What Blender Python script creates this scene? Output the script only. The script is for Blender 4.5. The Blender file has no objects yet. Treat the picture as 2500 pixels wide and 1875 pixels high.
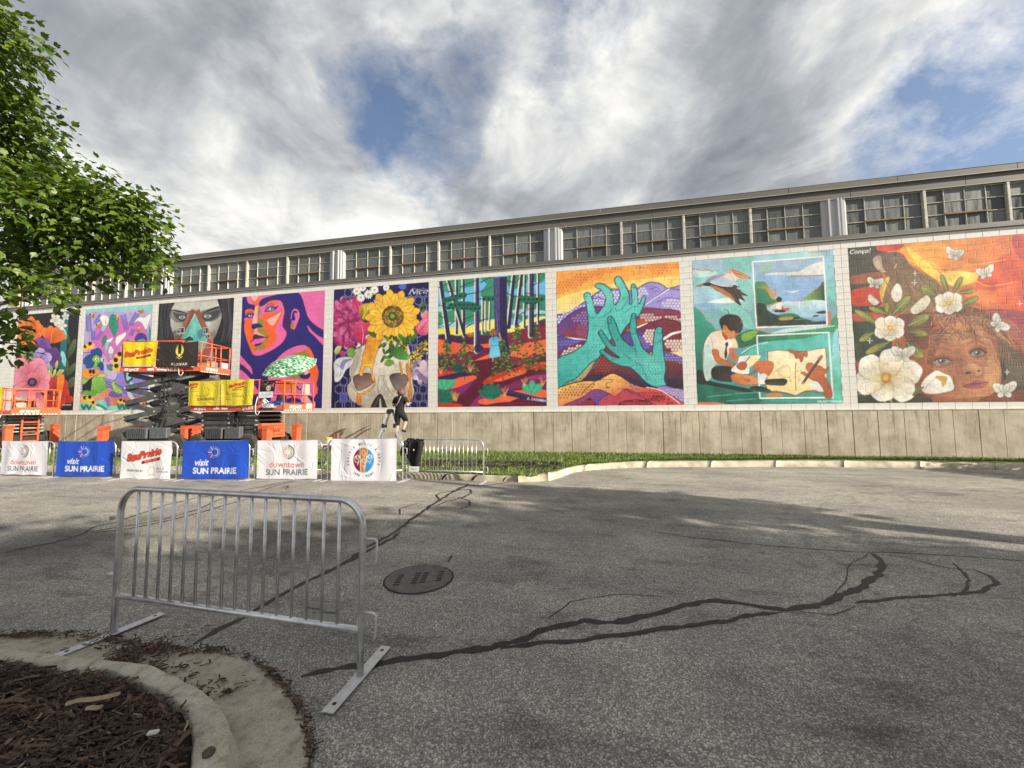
import bpy, bmesh, math, random
from mathutils import Vector, Matrix, noise as mnoise
random.seed(7)
R = math.radians
S = bpy.context.scene
COL = S.collection
# ---------------------------------------------------------------- camera
WALL = 13.951                                   # distance from the camera to the painted wall
cam_d = bpy.data.cameras.new('camera'); cam = bpy.data.objects.new('camera', cam_d); COL.objects.link(cam)
cam_d.sensor_fit = 'HORIZONTAL'; cam_d.sensor_width = 36; cam_d.lens = 13.7327; cam_d.clip_end = 4000; cam_d.clip_start = .05
cam.matrix_world = Matrix.Translation((0, 0, 1.62)) @ Matrix.Rotation(R(12.0928), 4, 'Z') @ Matrix.Rotation(R(90+3.9237), 4, 'X') @ Matrix.Rotation(R(-.3874), 4, 'Z')
S.camera = cam
# ---------------------------------------------------------------- light
SUN_EL, SUN_AZ = 25.0, 16.0                     # degrees up, degrees from the wall line towards the viewer
sdir = Vector((math.cos(R(SUN_AZ))*math.cos(R(SUN_EL)), -math.sin(R(SUN_AZ))*math.cos(R(SUN_EL)), math.sin(R(SUN_EL))))
sun_d = bpy.data.lights.new('sun', 'SUN'); sun = bpy.data.objects.new('sun', sun_d); COL.objects.link(sun)
sun_d.energy = 3.9; sun_d.angle = R(.6); sun_d.color = (1, .91, .77)
sun.rotation_euler = sdir.to_track_quat('Z', 'Y').to_euler(); sun.location = (20, -10, 30)
S.view_settings.view_transform = 'Standard'; S.view_settings.look = 'None'; S.view_settings.gamma = 1; S.view_settings.exposure = 1.08
S.view_settings.use_curve_mapping = False
W = bpy.data.worlds.new('World'); S.world = W; W.use_nodes = True
def world():
    nt = W.node_tree; N = nt.nodes; L = nt.links; N.clear()
    def n(t, **k):
        o = N.new(t)
        for a, v in k.items(): setattr(o, a, v)
        return o
    def m(op, a, b=None, clamp=False):
        o = n('ShaderNodeMath', operation=op, use_clamp=clamp)
        for i, v in enumerate((a, b)):
            if v is None: continue
            if isinstance(v, (int, float)): o.inputs[i].default_value = v
            else: L.new(v, o.inputs[i])
        return o.outputs[0]
    out = n('ShaderNodeOutputWorld'); bgn = n('ShaderNodeBackground'); L.new(bgn.outputs[0], out.inputs[0]); bgn.inputs[1].default_value = .1
    sky = n('ShaderNodeTexSky', sky_type='NISHITA', sun_disc=False, sun_elevation=R(SUN_EL), sun_rotation=math.atan2(sdir.x, sdir.y))
    sky.air_density = 1.0; sky.dust_density = .6; sky.ozone_density = 1.5
    tc = n('ShaderNodeTexCoord'); sx = n('ShaderNodeSeparateXYZ'); L.new(tc.outputs['Generated'], sx.inputs[0])
    zz = m('ADD', m('MAXIMUM', sx.outputs[2], 0.), .16)
    cx = n('ShaderNodeCombineXYZ'); L.new(m('DIVIDE', sx.outputs[0], zz), cx.inputs[0]); L.new(m('DIVIDE', sx.outputs[1], zz), cx.inputs[1])
    def noise(scale, detail, rough, off, dist=0., stretch=(1, 1, 1)):
        mp = n('ShaderNodeMapping'); mp.inputs['Location'].default_value = off; mp.inputs['Scale'].default_value = stretch; mp.inputs['Rotation'].default_value = (0, 0, R(-32)); L.new(cx.outputs[0], mp.inputs[0])
        t = n('ShaderNodeTexNoise', noise_dimensions='3D'); t.inputs['Scale'].default_value = scale; t.inputs['Detail'].default_value = detail; t.inputs['Roughness'].default_value = rough; t.inputs['Distortion'].default_value = dist
        L.new(mp.outputs[0], t.inputs[0]); return t.outputs['Fac']
    def ramp(f, pts):
        r = n('ShaderNodeValToRGB'); L.new(f, r.inputs[0]); e = r.color_ramp.elements
        while len(e) < len(pts): e.new(.5)
        for k, (p, c) in zip(e, pts): k.position = p; k.color = (*c, 1) if len(c) == 3 else c
        return r.outputs[0]
    wp = n('ShaderNodeTexNoise'); wp.inputs['Scale'].default_value = 3.2; wp.inputs['Detail'].default_value = 7; wp.inputs['Roughness'].default_value = .62; L.new(tc.outputs['Generated'], wp.inputs[0])
    ws = n('ShaderNodeVectorMath', operation='SUBTRACT'); L.new(wp.outputs['Color'], ws.inputs[0]); ws.inputs[1].default_value = (.5, .5, .5)
    wm = n('ShaderNodeVectorMath', operation='SCALE'); L.new(ws.outputs[0], wm.inputs[0]); wm.inputs['Scale'].default_value = .42
    wa = n('ShaderNodeVectorMath', operation='ADD'); L.new(wm.outputs[0], wa.inputs[0]); L.new(tc.outputs['Generated'], wa.inputs[1])
    wn = n('ShaderNodeVectorMath', operation='NORMALIZE'); L.new(wa.outputs[0], wn.inputs[0])
    def blob(d, c0, c1, w):                      # soft opening or brighter bank in the cloud deck around a direction
        d = Vector(d).normalized(); dp = n('ShaderNodeVectorMath', operation='DOT_PRODUCT'); L.new(wn.outputs[0], dp.inputs[0]); dp.inputs[1].default_value = d
        o = n('ShaderNodeMapRange', interpolation_type='SMOOTHSTEP'); L.new(dp.outputs['Value'], o.inputs[0]); o.inputs[1].default_value = math.cos(R(c1)); o.inputs[2].default_value = math.cos(R(c0)); o.inputs[3].default_value = 0; o.inputs[4].default_value = w
        return o.outputs[0]
    base = noise(1.25, 12, .66, (3.1, 1.7, .4), .35, (1, .75, 1))
    hole = None
    for b in HOLES:
        v = blob(*b); hole = v if hole is None else m('ADD', hole, v)
    cov = m('SUBTRACT', m('ADD', m('MULTIPLY', base, 1.5), .02), hole)
    mask = ramp(cov, [(.32, (.08, .08, .08)), (.46, (.55, .55, .55)), (.60, (1, 1, 1))])
    def puff(scale, detail, rough, off, st, dist=.3):       # billowing structure in view direction
        mp = n('ShaderNodeMapping'); mp.inputs['Location'].default_value = off; mp.inputs['Scale'].default_value = st; mp.inputs['Rotation'].default_value = (R(18), R(24), 0); L.new(tc.outputs['Generated'], mp.inputs[0]); t = n('ShaderNodeTexNoise'); t.inputs['Scale'].default_value = scale; t.inputs['Detail'].default_value = detail; t.inputs['Roughness'].default_value = rough; t.inputs['Distortion'].default_value = dist; L.new(mp.outputs[0], t.inputs[0]); return t.outputs['Fac']
    fine = puff(3.7, 12, .58, (1.7, 2.2, 1.1), (1, 1, 1.5), .35)
    mid = noise(.9, 9, .62, (4.4, 8.2, 3.3), .4, (1, .7, 1))
    big = noise(.42, 4, .5, (1.3, 9.2, 2.2), .3)
    lum = m('ADD', m('ADD', m('MULTIPLY', fine, .95), m('MULTIPLY', mid, .72)), m('MULTIPLY', big, .30))
    lum = m('SUBTRACT', lum, .52)
    for b in GLOWS:
        lum = m('ADD', lum, blob(*b))
    ccol = ramp(lum, [(.26, (1.3, 1.42, 1.62)), (.39, (1.95, 2.07, 2.25)), (.49, (2.8, 2.88, 2.98)), (.58, (3.8, 3.82, 3.75)), (.70, (5.3, 5.2, 4.95))])
    mx = n('ShaderNodeMix', data_type='RGBA'); L.new(mask, mx.inputs[0])
    sc = n('ShaderNodeMix', data_type='RGBA', blend_type='MULTIPLY'); sc.inputs[0].default_value = 1; L.new(sky.outputs[0], sc.inputs[6]); sc.inputs[7].default_value = (.70, .70, .74, 1)
    L.new(sc.outputs[2], mx.inputs[6]); L.new(ccol, mx.inputs[7]); L.new(mx.outputs[2], bgn.inputs[0])
# directions of the openings seen in the sky (x along the wall, y to the wall, z up), inner and outer angle, depth
HOLES = [((-.34, .71, .61), 0, 11, .28), ((-.43, .64, .65), 0, 9, .14), ((-.11, .67, .72), 0, 10, .20), ((.04, .70, .70), 0, 9, .12), ((.58, .71, .41), 1, 15, .44), ((-.05, .82, .57), 0, 6, .14), ((-.52, .50, .72), 0, 9, .12)]
GLOWS = [((-.50, .71, .50), 2, 16, .11), ((-.39, .77, .50), 1, 9, .08), ((.53, .68, .48), 3, 16, .16), ((-.02, .74, .66), 2, 16, .06), ((-.80, .50, .30), 4, 25, .10), ((.33, .74, .58), 3, 15, -.07), ((-.20, .85, .50), 3, 14, -.07), ((-.66, .52, .55), 4, 18, -.06)]
world()
def gz(x): return .009*max(-11, min(0, x+5))     # the yard falls slightly to the left
# ---------------------------------------------------------------- flat paint: a small vector painter for murals and printed cloth
import numpy as np
def lin(c):
    if isinstance(c, str):
        c = c.lstrip('#')
        if len(c) == 3: c = ''.join(k*2 for k in c)
        c = [int(c[i:i+2], 16)/255 for i in (0, 2, 4)]
    return np.array([v/12.92 if v <= .04045 else ((v+.055)/1.055)**2.4 for v in c[:3]])
def P_(s):
    if isinstance(s, str): return [tuple(float(v) for v in q.split(',')) for q in s.split()]
    return [tuple(q) for q in s]
def crom(pts, closed=True, n=5):
    m = len(pts)
    if m < 3: return pts
    out = []
    for i in range(m if closed else m-1):
        if closed: a, b, c, d = pts[i-1], pts[i], pts[(i+1) % m], pts[(i+2) % m]
        else: a, b, c, d = pts[max(i-1, 0)], pts[i], pts[i+1], pts[min(i+2, m-1)]
        for k in range(n):
            t = k/n
            out.append(tuple(.5*((2*b[j])+(-a[j]+c[j])*t+(2*a[j]-5*b[j]+4*c[j]-d[j])*t*t+(-a[j]+3*b[j]-3*c[j]+d[j])*t**3) for j in (0, 1)))
    if not closed: out.append(pts[-1])
    return out
class Art:
    """raster canvas over a rectangle u0..u1, v0..v1; drawing coordinates go through self.tf"""
    def __init__(s, u0, u1, v0, v1, pitch, tf=None, seed=1):
        s.u0, s.u1, s.v0, s.v1, s.d = u0, u1, v0, v1, pitch
        s.W = int(round((u1-u0)/pitch)); s.H = int(round((v1-v0)/pitch))
        s.im = np.ones((s.H, s.W, 3), np.float32)*.8
        s.tf = tf or (lambda x, y: (x, y)); s.rng = np.random.RandomState(seed); s.clip = None
    def T(s, pts):
        o = []
        for q in pts:
            u, v = s.tf(q[0], q[1]); o.append(((u-s.u0)/s.d, (s.v1-v)/s.d))
        return o
    def scale_at(s, x, y):
        a = s.T([(x, y), (x+1, y), (x, y+1)])
        return (abs(a[1][0]-a[0][0])+abs(a[2][1]-a[0][1]))*.5
    def _mask(s, q):
        x = np.array([k[0] for k in q]); y = np.array([k[1] for k in q])
        x0, x1 = max(0, int(x.min())-1), min(s.W, int(x.max())+2); y0, y1 = max(0, int(y.min())-1), min(s.H, int(y.max())+2)
        if x1 <= x0 or y1 <= y0: return None
        M = np.zeros((y1-y0, x1-x0), bool); gx = np.arange(x0, x1)+.5
        n = len(q)
        for i in range(n):
            ax, ay = q[i]; bx, by = q[(i+1) % n]
            if ay == by: continue
            if ay > by: ax, ay, bx, by = bx, by, ax, ay
            r0 = max(y0, int(np.ceil(ay-.5))); r1 = min(y1, int(np.ceil(by-.5)))
            if r1 <= r0: continue
            yy = np.arange(r0, r1)+.5
            xi = ax+(yy-ay)*(bx-ax)/(by-ay)
            M[r0-y0:r1-y0] ^= gx[None, :] < xi[:, None]
        return M, x0, x1, y0, y1
    def _put(s, M, x0, x1, y0, y1, col, a=1.):
        if s.clip is not None: M = M & s.clip[y0:y1, x0:x1]
        sub = s.im[y0:y1, x0:x1]
        if isinstance(col, np.ndarray) and col.ndim == 3: sub[M] = sub[M]*(1-a)+col[M]*a
        else: sub[M] = sub[M]*(1-a)+np.asarray(col)*a
    def noise(s, M, cell, seed=None):
        h, w = M; c = max(1., cell); r = np.random.RandomState(seed) if seed is not None else s.rng
        g = r.rand(int(h/c)+3, int(w/c)+3); yy = np.arange(h)/c; xx = np.arange(w)/c
        yi = yy.astype(int); xi = xx.astype(int); fy = (yy-yi)[:, None]; fx = (xx-xi)[None]
        fy = fy*fy*(3-2*fy); fx = fx*fx*(3-2*fx)
        return (g[yi][:, xi]*(1-fy)*(1-fx)+g[yi+1][:, xi]*fy*(1-fx)+g[yi][:, xi+1]*(1-fy)*fx+g[yi+1][:, xi+1]*fy*fx)
    def p(s, col, pts, sm=1, g=None, line=None, a=1., nz=0, cell=14):
        pts = P_(pts)
        if sm: pts = crom(pts)
        q = s.T(pts); r = s._mask(q)
        if r is None: return
        M, x0, x1, y0, y1 = r; c = lin(col)
        if g:
            (c2, p0, p1) = g; (a0, b0), (a1, b1) = s.T([p0, p1]); dx, dy = a1-a0, b1-b0
            X, Y = np.meshgrid(np.arange(x0, x1), np.arange(y0, y1))
            t = np.clip(((X-a0)*dx+(Y-b0)*dy)/(dx*dx+dy*dy+1e-9), 0, 1)[..., None]
            c = (c*(1-t)+lin(c2)*t)
        if nz:
            k = 1+nz*(s.noise(M.shape, cell)+.5*s.noise(M.shape, cell*.4)-.75)[..., None]
            c = np.clip(c*k if c.ndim == 3 else c[None, None]*k, 0, 1)
        s._put(M, x0, x1, y0, y1, c, a)
        if line: s.l(line[0], line[1], pts+[pts[0]], sm=0)
    def l(s, col, w, pts, w2=None, sm=1, a=1.):
        pts = P_(pts)
        if sm: pts = crom(pts, False, 4)
        k = s.scale_at(*pts[len(pts)//2]); q = s.T(pts); c = lin(col); n = len(q)-1
        w2 = w if w2 is None else w2
        for i in range(n):
            (ax, ay), (bx, by) = q[i], q[i+1]
            r0 = max(.55, .5*k*(w+(w2-w)*i/max(1, n))); r1 = max(.55, .5*k*(w+(w2-w)*(i+1)/max(1, n))); R = max(r0, r1)+1
            x0, x1 = max(0, int(min(ax, bx)-R)), min(s.W, int(max(ax, bx)+R)+1); y0, y1 = max(0, int(min(ay, by)-R)), min(s.H, int(max(ay, by)+R)+1)
            if x1 <= x0 or y1 <= y0: continue
            X, Y = np.meshgrid(np.arange(x0, x1)+.5, np.arange(y0, y1)+.5)
            dx, dy = bx-ax, by-ay; t = np.clip(((X-ax)*dx+(Y-ay)*dy)/(dx*dx+dy*dy+1e-9), 0, 1)
            D = np.hypot(X-ax-t*dx, Y-ay-t*dy)
            s._put(D < r0+(r1-r0)*t, x0, x1, y0, y1, c, a)
    def e(s, col, cx, cy, rx, ry=None, rot=0, line=None, a=1., g=None, nz=0):
        ry = rx if ry is None else ry; c, d = math.cos(rot), math.sin(rot)
        pts = [(cx+rx*math.cos(t)*c-ry*math.sin(t)*d, cy+rx*math.cos(t)*d+ry*math.sin(t)*c) for t in [k*math.pi/12 for k in range(24)]]
        s.p(col, pts, 0, g=g, line=line, a=a, nz=nz)
    def petal(s, col, x, y, ang, L, w, g=None, line=None, tip=.6):
        c, d = math.cos(ang), math.sin(ang)
        f = lambda t, n: (x+c*t*L-d*n*w, y+d*t*L+c*n*w)
        pts = [f(0, .12), f(.3, .42), f(tip, .5), f(.9, .3), f(1, 0), f(.9, -.3), f(tip, -.5), f(.3, -.42), f(0, -.12)]
        s.p(col, pts, 1, g=(g, (x, y), (x+c*L, y+d*L)) if g else None, line=line)
    def flower(s, col, x, y, R, n, w, g=None, line=None, rot=0, core=None, rc=0, jit=.1, sy=1.):
        for k in range(n):
            A = rot+2*math.pi*k/n; L = R*(1+jit*(s.rng.rand()-.5)*2)
            s.petal(col, x, y, math.atan2(math.sin(A)*sy, math.cos(A)), L*math.hypot(math.cos(A), math.sin(A)*sy), w, g, line)
        if core: s.e(core, x, y, rc, rc*sy)
    def dots(s, col, pts, sp, r, fade=None, a=1., sm=1, stag=1, jig=0):
        """halftone dots inside an outline; fade=(p0,p1) shrinks them from p0 to p1"""
        pts = P_(pts)
        if sm: pts = crom(pts)
        xs = [q[0] for q in pts]; ys = [q[1] for q in pts]; n = len(pts)
        j = 0; y = min(ys)
        while y < max(ys):
            x = min(xs)+(sp/2 if (j % 2 and stag) else 0)
            while x < max(xs):
                ins = False
                for i in range(n):
                    (ax, ay), (bx, by) = pts[i], pts[(i+1) % n]
                    if (ay > y) != (by > y) and x < ax+(y-ay)*(bx-ax)/(by-ay): ins = not ins
                if ins:
                    rr = r
                    if fade:
                        (fx, fy), (gx, gy) = fade; dx, dy = gx-fx, gy-fy
                        rr = r*(1-min(1, max(0, ((x-fx)*dx+(y-fy)*dy)/(dx*dx+dy*dy))))
                    if rr > r*.2: s.e(col, x, y, rr, a=a)
                x += sp
            j += 1; y += sp*(.86 if stag else 1)
    def setclip(s, pts=None, sm=1):
        s.clip = None
        if pts is None: return
        pts = P_(pts); pts = crom(pts) if sm else pts
        C = np.zeros((s.H, s.W), bool); r = s._mask(s.T(pts))
        if r: M, x0, x1, y0, y1 = r; C[y0:y1, x0:x1] = M
        s.clip = C
    def bg(s, c1, c2=None, nz=0, cell=20):
        t = np.linspace(0, 1, s.H)[:, None, None]; c = lin(c1)*(1-t)+lin(c2 or c1)*t
        s.im[:] = c
        if nz: s.im *= (1+nz*(s.noise((s.H, s.W), cell)+.5*s.noise((s.H, s.W), cell*.4)-.75))[..., None]
    def finish(s, k):
        """uneven rollered and sprayed coats"""
        sh = (s.H, s.W); f = 1+k*(s.noise(sh, 45)-.5)+k*.8*(s.noise(sh, 14)-.5)+k*.8*(s.noise(sh, 4)-.5)
        s.im = s.im*f[..., None]*(1+k*.25*(np.stack([s.noise(sh, 22) for _ in range(3)], -1)-.5))+.02*k
    def sample(s, U, V):
        """box-filtered colours at the points U, V"""
        k = np.pad(s.im, ((1, 1), (1, 1), (0, 0)), 'edge')
        b = sum(k[i:i+s.H, j:j+s.W]*(w1*w2) for i, w1 in enumerate((.25, .5, .25)) for j, w2 in enumerate((.25, .5, .25)))
        x = np.clip((np.asarray(U)-s.u0)/s.d-.5, 0, s.W-1.001); y = np.clip((s.v1-np.asarray(V))/s.d-.5, 0, s.H-1.001)
        xi = x.astype(int); yi = y.astype(int); fx = (x-xi)[..., None]; fy = (y-yi)[..., None]
        xj = np.minimum(xi+1, s.W-1); yj = np.minimum(yi+1, s.H-1)
        return np.clip(b[yi, xi]*(1-fx)*(1-fy)+b[yi, xj]*fx*(1-fy)+b[yj, xi]*(1-fx)*fy+b[yj, xj]*fx*fy, 0, 1)
HW = (0.022490509, -0.00048184131, -32.24648, 0.00040561781, -0.022774336, 24.830044, 0.0003461661, 0.00010798522)
def plan(ox, oy, sc):
    """drawing sheet of one mural -> metres along the wall and above the ground"""
    def f(x, y):
        x = x/sc+ox; y = y/sc+oy; w = HW[6]*x+HW[7]*y+1
        return (HW[0]*x+HW[1]*y+HW[2])/w, (HW[3]*x+HW[4]*y+HW[5])/w
    return f
ISL_IN = [(-3.662, 1.773), (-3.577, 1.774), (-3.392, 1.788), (-3.14, 1.784), (-2.969, 1.8), (-2.816, 1.831), (-2.646, 1.819), (-2.466, 1.786), (-2.265, 1.749), (-2.1, 1.699), (-1.959, 1.629), (-1.845, 1.553), (-1.772, 1.488), (-1.712, 1.422), (-1.67, 1.359)]
ISL_TOP = [(-3.859, 1.864), (-3.781, 1.87), (-3.486, 1.894), (-3.158, 1.901), (-2.874, 1.917), (-2.677, 1.933), (-2.475, 1.905), (-2.28, 1.865), (-2.079, 1.812), (-1.929, 1.757), (-1.805, 1.693), (-1.697, 1.613), (-1.614, 1.537), (-1.543, 1.457), (-1.505, 1.394)]
ISL_GUT = [(-4.319, 2.083), (-4.253, 2.101), (-4.031, 2.159), (-3.686, 2.222), (-3.432, 2.231), (-2.941, 2.213), (-2.707, 2.251), (-2.513, 2.262), (-2.256, 2.235), (-1.989, 2.143), (-1.769, 2.03), (-1.619, 1.946), (-1.506, 1.855), (-1.42, 1.77), (-1.327, 1.656), (-1.299, 1.585)]
FK_FOOT = [(-10.234, 9.314), (-6.951, 9.179), (-4.519, 8.863), (-3.528, 8.864), (-1.913, 8.859), (-1.245, 9.035), (-0.963, 9.394), (-0.529, 10.532), (0.448, 11.321), (1.477, 11.716), (3.892, 12.208), (6.491, 12.638), (10.766, 12.756)]
FK_BACK = [(-10.065, 9.155), (-6.897, 9.102), (-4.574, 8.966), (-2.984, 8.921), (-1.914, 8.864), (-1.392, 8.954), (-1.245, 9.677), (-0.651, 10.81), (0.334, 11.547), (1.553, 12.268), (4.234, 12.859), (6.89, 13.39), (11.391, 13.474)]
CRACKS = [(0.05, [(-2.767, 2.744), (-2.769, 3.039), (-2.719, 3.346), (-2.688, 3.824), (-2.717, 4.207), (-2.693, 4.567), (-2.713, 5.206), (-2.788, 6.054), (-2.817, 6.803), (-2.852, 7.608), (-2.79, 8.46)]), (0.045, [(-2.667, 3.796), (-2.643, 4.094), (-2.619, 4.443), (-2.575, 4.699), (-2.635, 4.962)]), (0.035, [(-2.817, 6.803), (-3.052, 7.197), (-3.07, 7.41), (-2.877, 7.673), (-2.587, 7.845), (-2.454, 7.588), (-2.477, 7.097), (-2.63, 6.782), (-2.739, 6.411)]), (0.03, [(-2.563, 7.081), (-2.259, 6.85), (-2.17, 6.517), (-2.227, 6.265)]), (0.03, [(-2.848, 7.34), (-2.755, 8.194), (-2.331, 8.349), (-1.967, 8.807)]), (0.035, [(-6.918, 3.362), (-6.847, 3.557), (-6.793, 3.736), (-6.825, 3.933), (-6.922, 4.157), (-7.163, 4.405), (-7.122, 4.603), (-7.314, 5.068), (-7.545, 5.584), (-7.605, 6.249), (-7.4, 6.802), (-7.26, 7.529), (-7.171, 8.252)]), (0.03, [(-6.922, 4.157), (-6.747, 4.448), (-6.533, 4.846), (-6.63, 5.458), (-7.016, 6.212), (-6.836, 6.698), (-7.035, 7.614), (-7.062, 8.201)]), (0.035, [(-6.794, 4.157), (-6.499, 4.397), (-6.386, 4.869), (-6.395, 5.462), (-6.465, 5.952), (-6.457, 6.331)]), (0.02, [(-6.591, 7.326), (-6.79, 7.645), (-6.448, 7.219)]), (0.025, [(-3.036, 5.747), (-3.233, 6.078), (-3.131, 6.51)]), (0.055, [(-1.802, 2.181), (-1.562, 2.341), (-1.197, 2.511), (-0.74, 2.697), (-0.542, 2.848), (-0.397, 3.01), (-0.13, 3.162), (0.113, 3.197), (0.444, 3.403), (0.691, 3.597), (0.933, 3.702), (1.219, 3.711), (1.473, 3.661), (1.722, 3.772), (2.041, 3.998), (2.382, 4.293), (2.758, 4.718), (2.951, 5.002), (2.973, 5.24)]), (0.04, [(-0.675, 2.699), (-0.467, 2.796), (-0.154, 2.903), (0.171, 3.051), (0.691, 3.281), (1.066, 3.457), (1.423, 3.621)]), (0.03, [(2.079, 3.882), (2.542, 4.098), (2.962, 4.225), (3.317, 4.385), (3.574, 4.559), (3.678, 4.754), (3.659, 4.918)]), (0.012, [(0.651, 5.643), (1.178, 5.414), (1.921, 5.298), (2.614, 5.244), (3.55, 5.324), (4.386, 5.283), (4.556, 5.265)]), (0.012, [(2.973, 5.24), (3.267, 5.157), (3.44, 4.935), (3.638, 4.891)]), (0.02, [(2.964, 4.182), (3.412, 4.597), (3.614, 5.093)]), (0.05, [(-2.789, 2.309), (-2.806, 2.512), (-2.74, 2.75)]), (0.008, [(-0.411, 3.125), (-0.255, 3.456), (0.135, 3.662), (0.603, 3.711)]), (0.008, [(1.466, 3.645), (1.785, 3.636), (2.054, 3.838)]), (0.008, [(2.973, 5.24), (2.603, 4.895), (2.206, 4.308), (1.84, 3.875)]), (0.03, [(-1.606, 4.071), (-1.611, 4.15), (-1.605, 4.285)]), (0.01, [(-1.658, 3.953), (-1.659, 4.029), (-1.635, 4.145)])]
BARR = {'A': ((-16.496, 7.918), (-14.579, 7.959)), 'B': ((-14.308, 7.923), (-12.635, 8.12)), 'C': ((-12.119, 7.925), (-10.478, 8.061)), 'D': ((-10.197, 8.034), (-8.47, 8.244)), 'E': ((-8.335, 8.289), (-6.562, 8.446)), 'F': ((-6.349, 8.386), (-4.471, 8.55)), 'G': ((-4.427, 8.651), (-2.533, 8.662)), 'Z': ((-18.237, 7.765), (-16.629, 7.895)), 'NEAR': ((-3.484, 2.295), (-1.438, 2.242))}
CLUMPS = [(-6.49, 2.51, 5.87, 0.38), (-6.45, 2.63, 5.85, 0.38), (-5.7, 2.46, 5.39, 0.38), (-5.72, 2.54, 5.34, 0.38), (-6.48, 2.72, 5.52, 0.38), (-6.51, 2.58, 5.35, 0.38), (-6.51, 2.68, 5.13, 0.38), (-6.14, 2.65, 5.04, 0.38), (-6.34, 2.88, 5.15, 0.38), (-6.55, 2.76, 4.86, 0.38), (-6.42, 2.92, 4.9, 0.38), (-6.01, 2.84, 4.78, 0.38), (-6.53, 2.63, 4.57, 0.38), (-6.42, 2.81, 4.54, 0.38), (-6.59, 3.09, 4.75, 0.38), (-6.74, 3.33, 4.87, 0.38), (-7.04, 2.98, 4.45, 0.38), (-6.59, 2.99, 4.37, 0.38), (-6.41, 3.14, 4.36, 0.38), (-6.15, 3.19, 4.41, 0.38), (-4.88, 2.16, 3.43, 0.34), (-4.8, 2.29, 3.45, 0.34), (-5.04, 2.59, 3.64, 0.34), (-4.84, 2.64, 3.69, 0.34), (-4.81, 2.76, 3.75, 0.34), (-5.55, 2.6, 3.47, 0.34), (-5.19, 2.62, 3.39, 0.34), (-5.1, 2.77, 3.5, 0.34), (-4.76, 2.73, 3.52, 0.34), (-4.51, 2.72, 3.59, 0.34), (-4.66, 2.94, 3.7, 0.34), (-4.49, 2.96, 3.57, 0.34), (-4.92, 2.96, 3.55, 0.34), (-5.21, 3.31, 3.64, 0.34), (-4.92, 3.28, 3.53, 0.34), (-4.8, 2.75, 3.25, 0.34), (-5.45, 2.92, 3.29, 0.34), (-5.49, 2.7, 3.21, 0.34), (-5.51, 2.53, 3.18, 0.34), (-5.23, 3.25, 3.43, 0.34), (-5.06, 3.3, 3.36, 0.34), (-5.24, 3.12, 3.26, 0.34), (-5.27, 2.34, 2.97, 0.34), (-5.08, 2.46, 2.9, 0.2), (-5.02, 2.57, 2.86, 0.2), (-4.59, 2.43, 2.67, 0.2), (-5.04, 2.3, 2.75, 0.2), (-4.46, 3.1, 3.08, 0.2), (-4.22, 1.91, 2.31, 0.12), (-4.23, 1.99, 2.28, 0.12), (-4.19, 2.02, 2.26, 0.12), (-4.46, 2.08, 2.17, 0.12), (-4.22, 2.02, 2.09, 0.12)]
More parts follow.
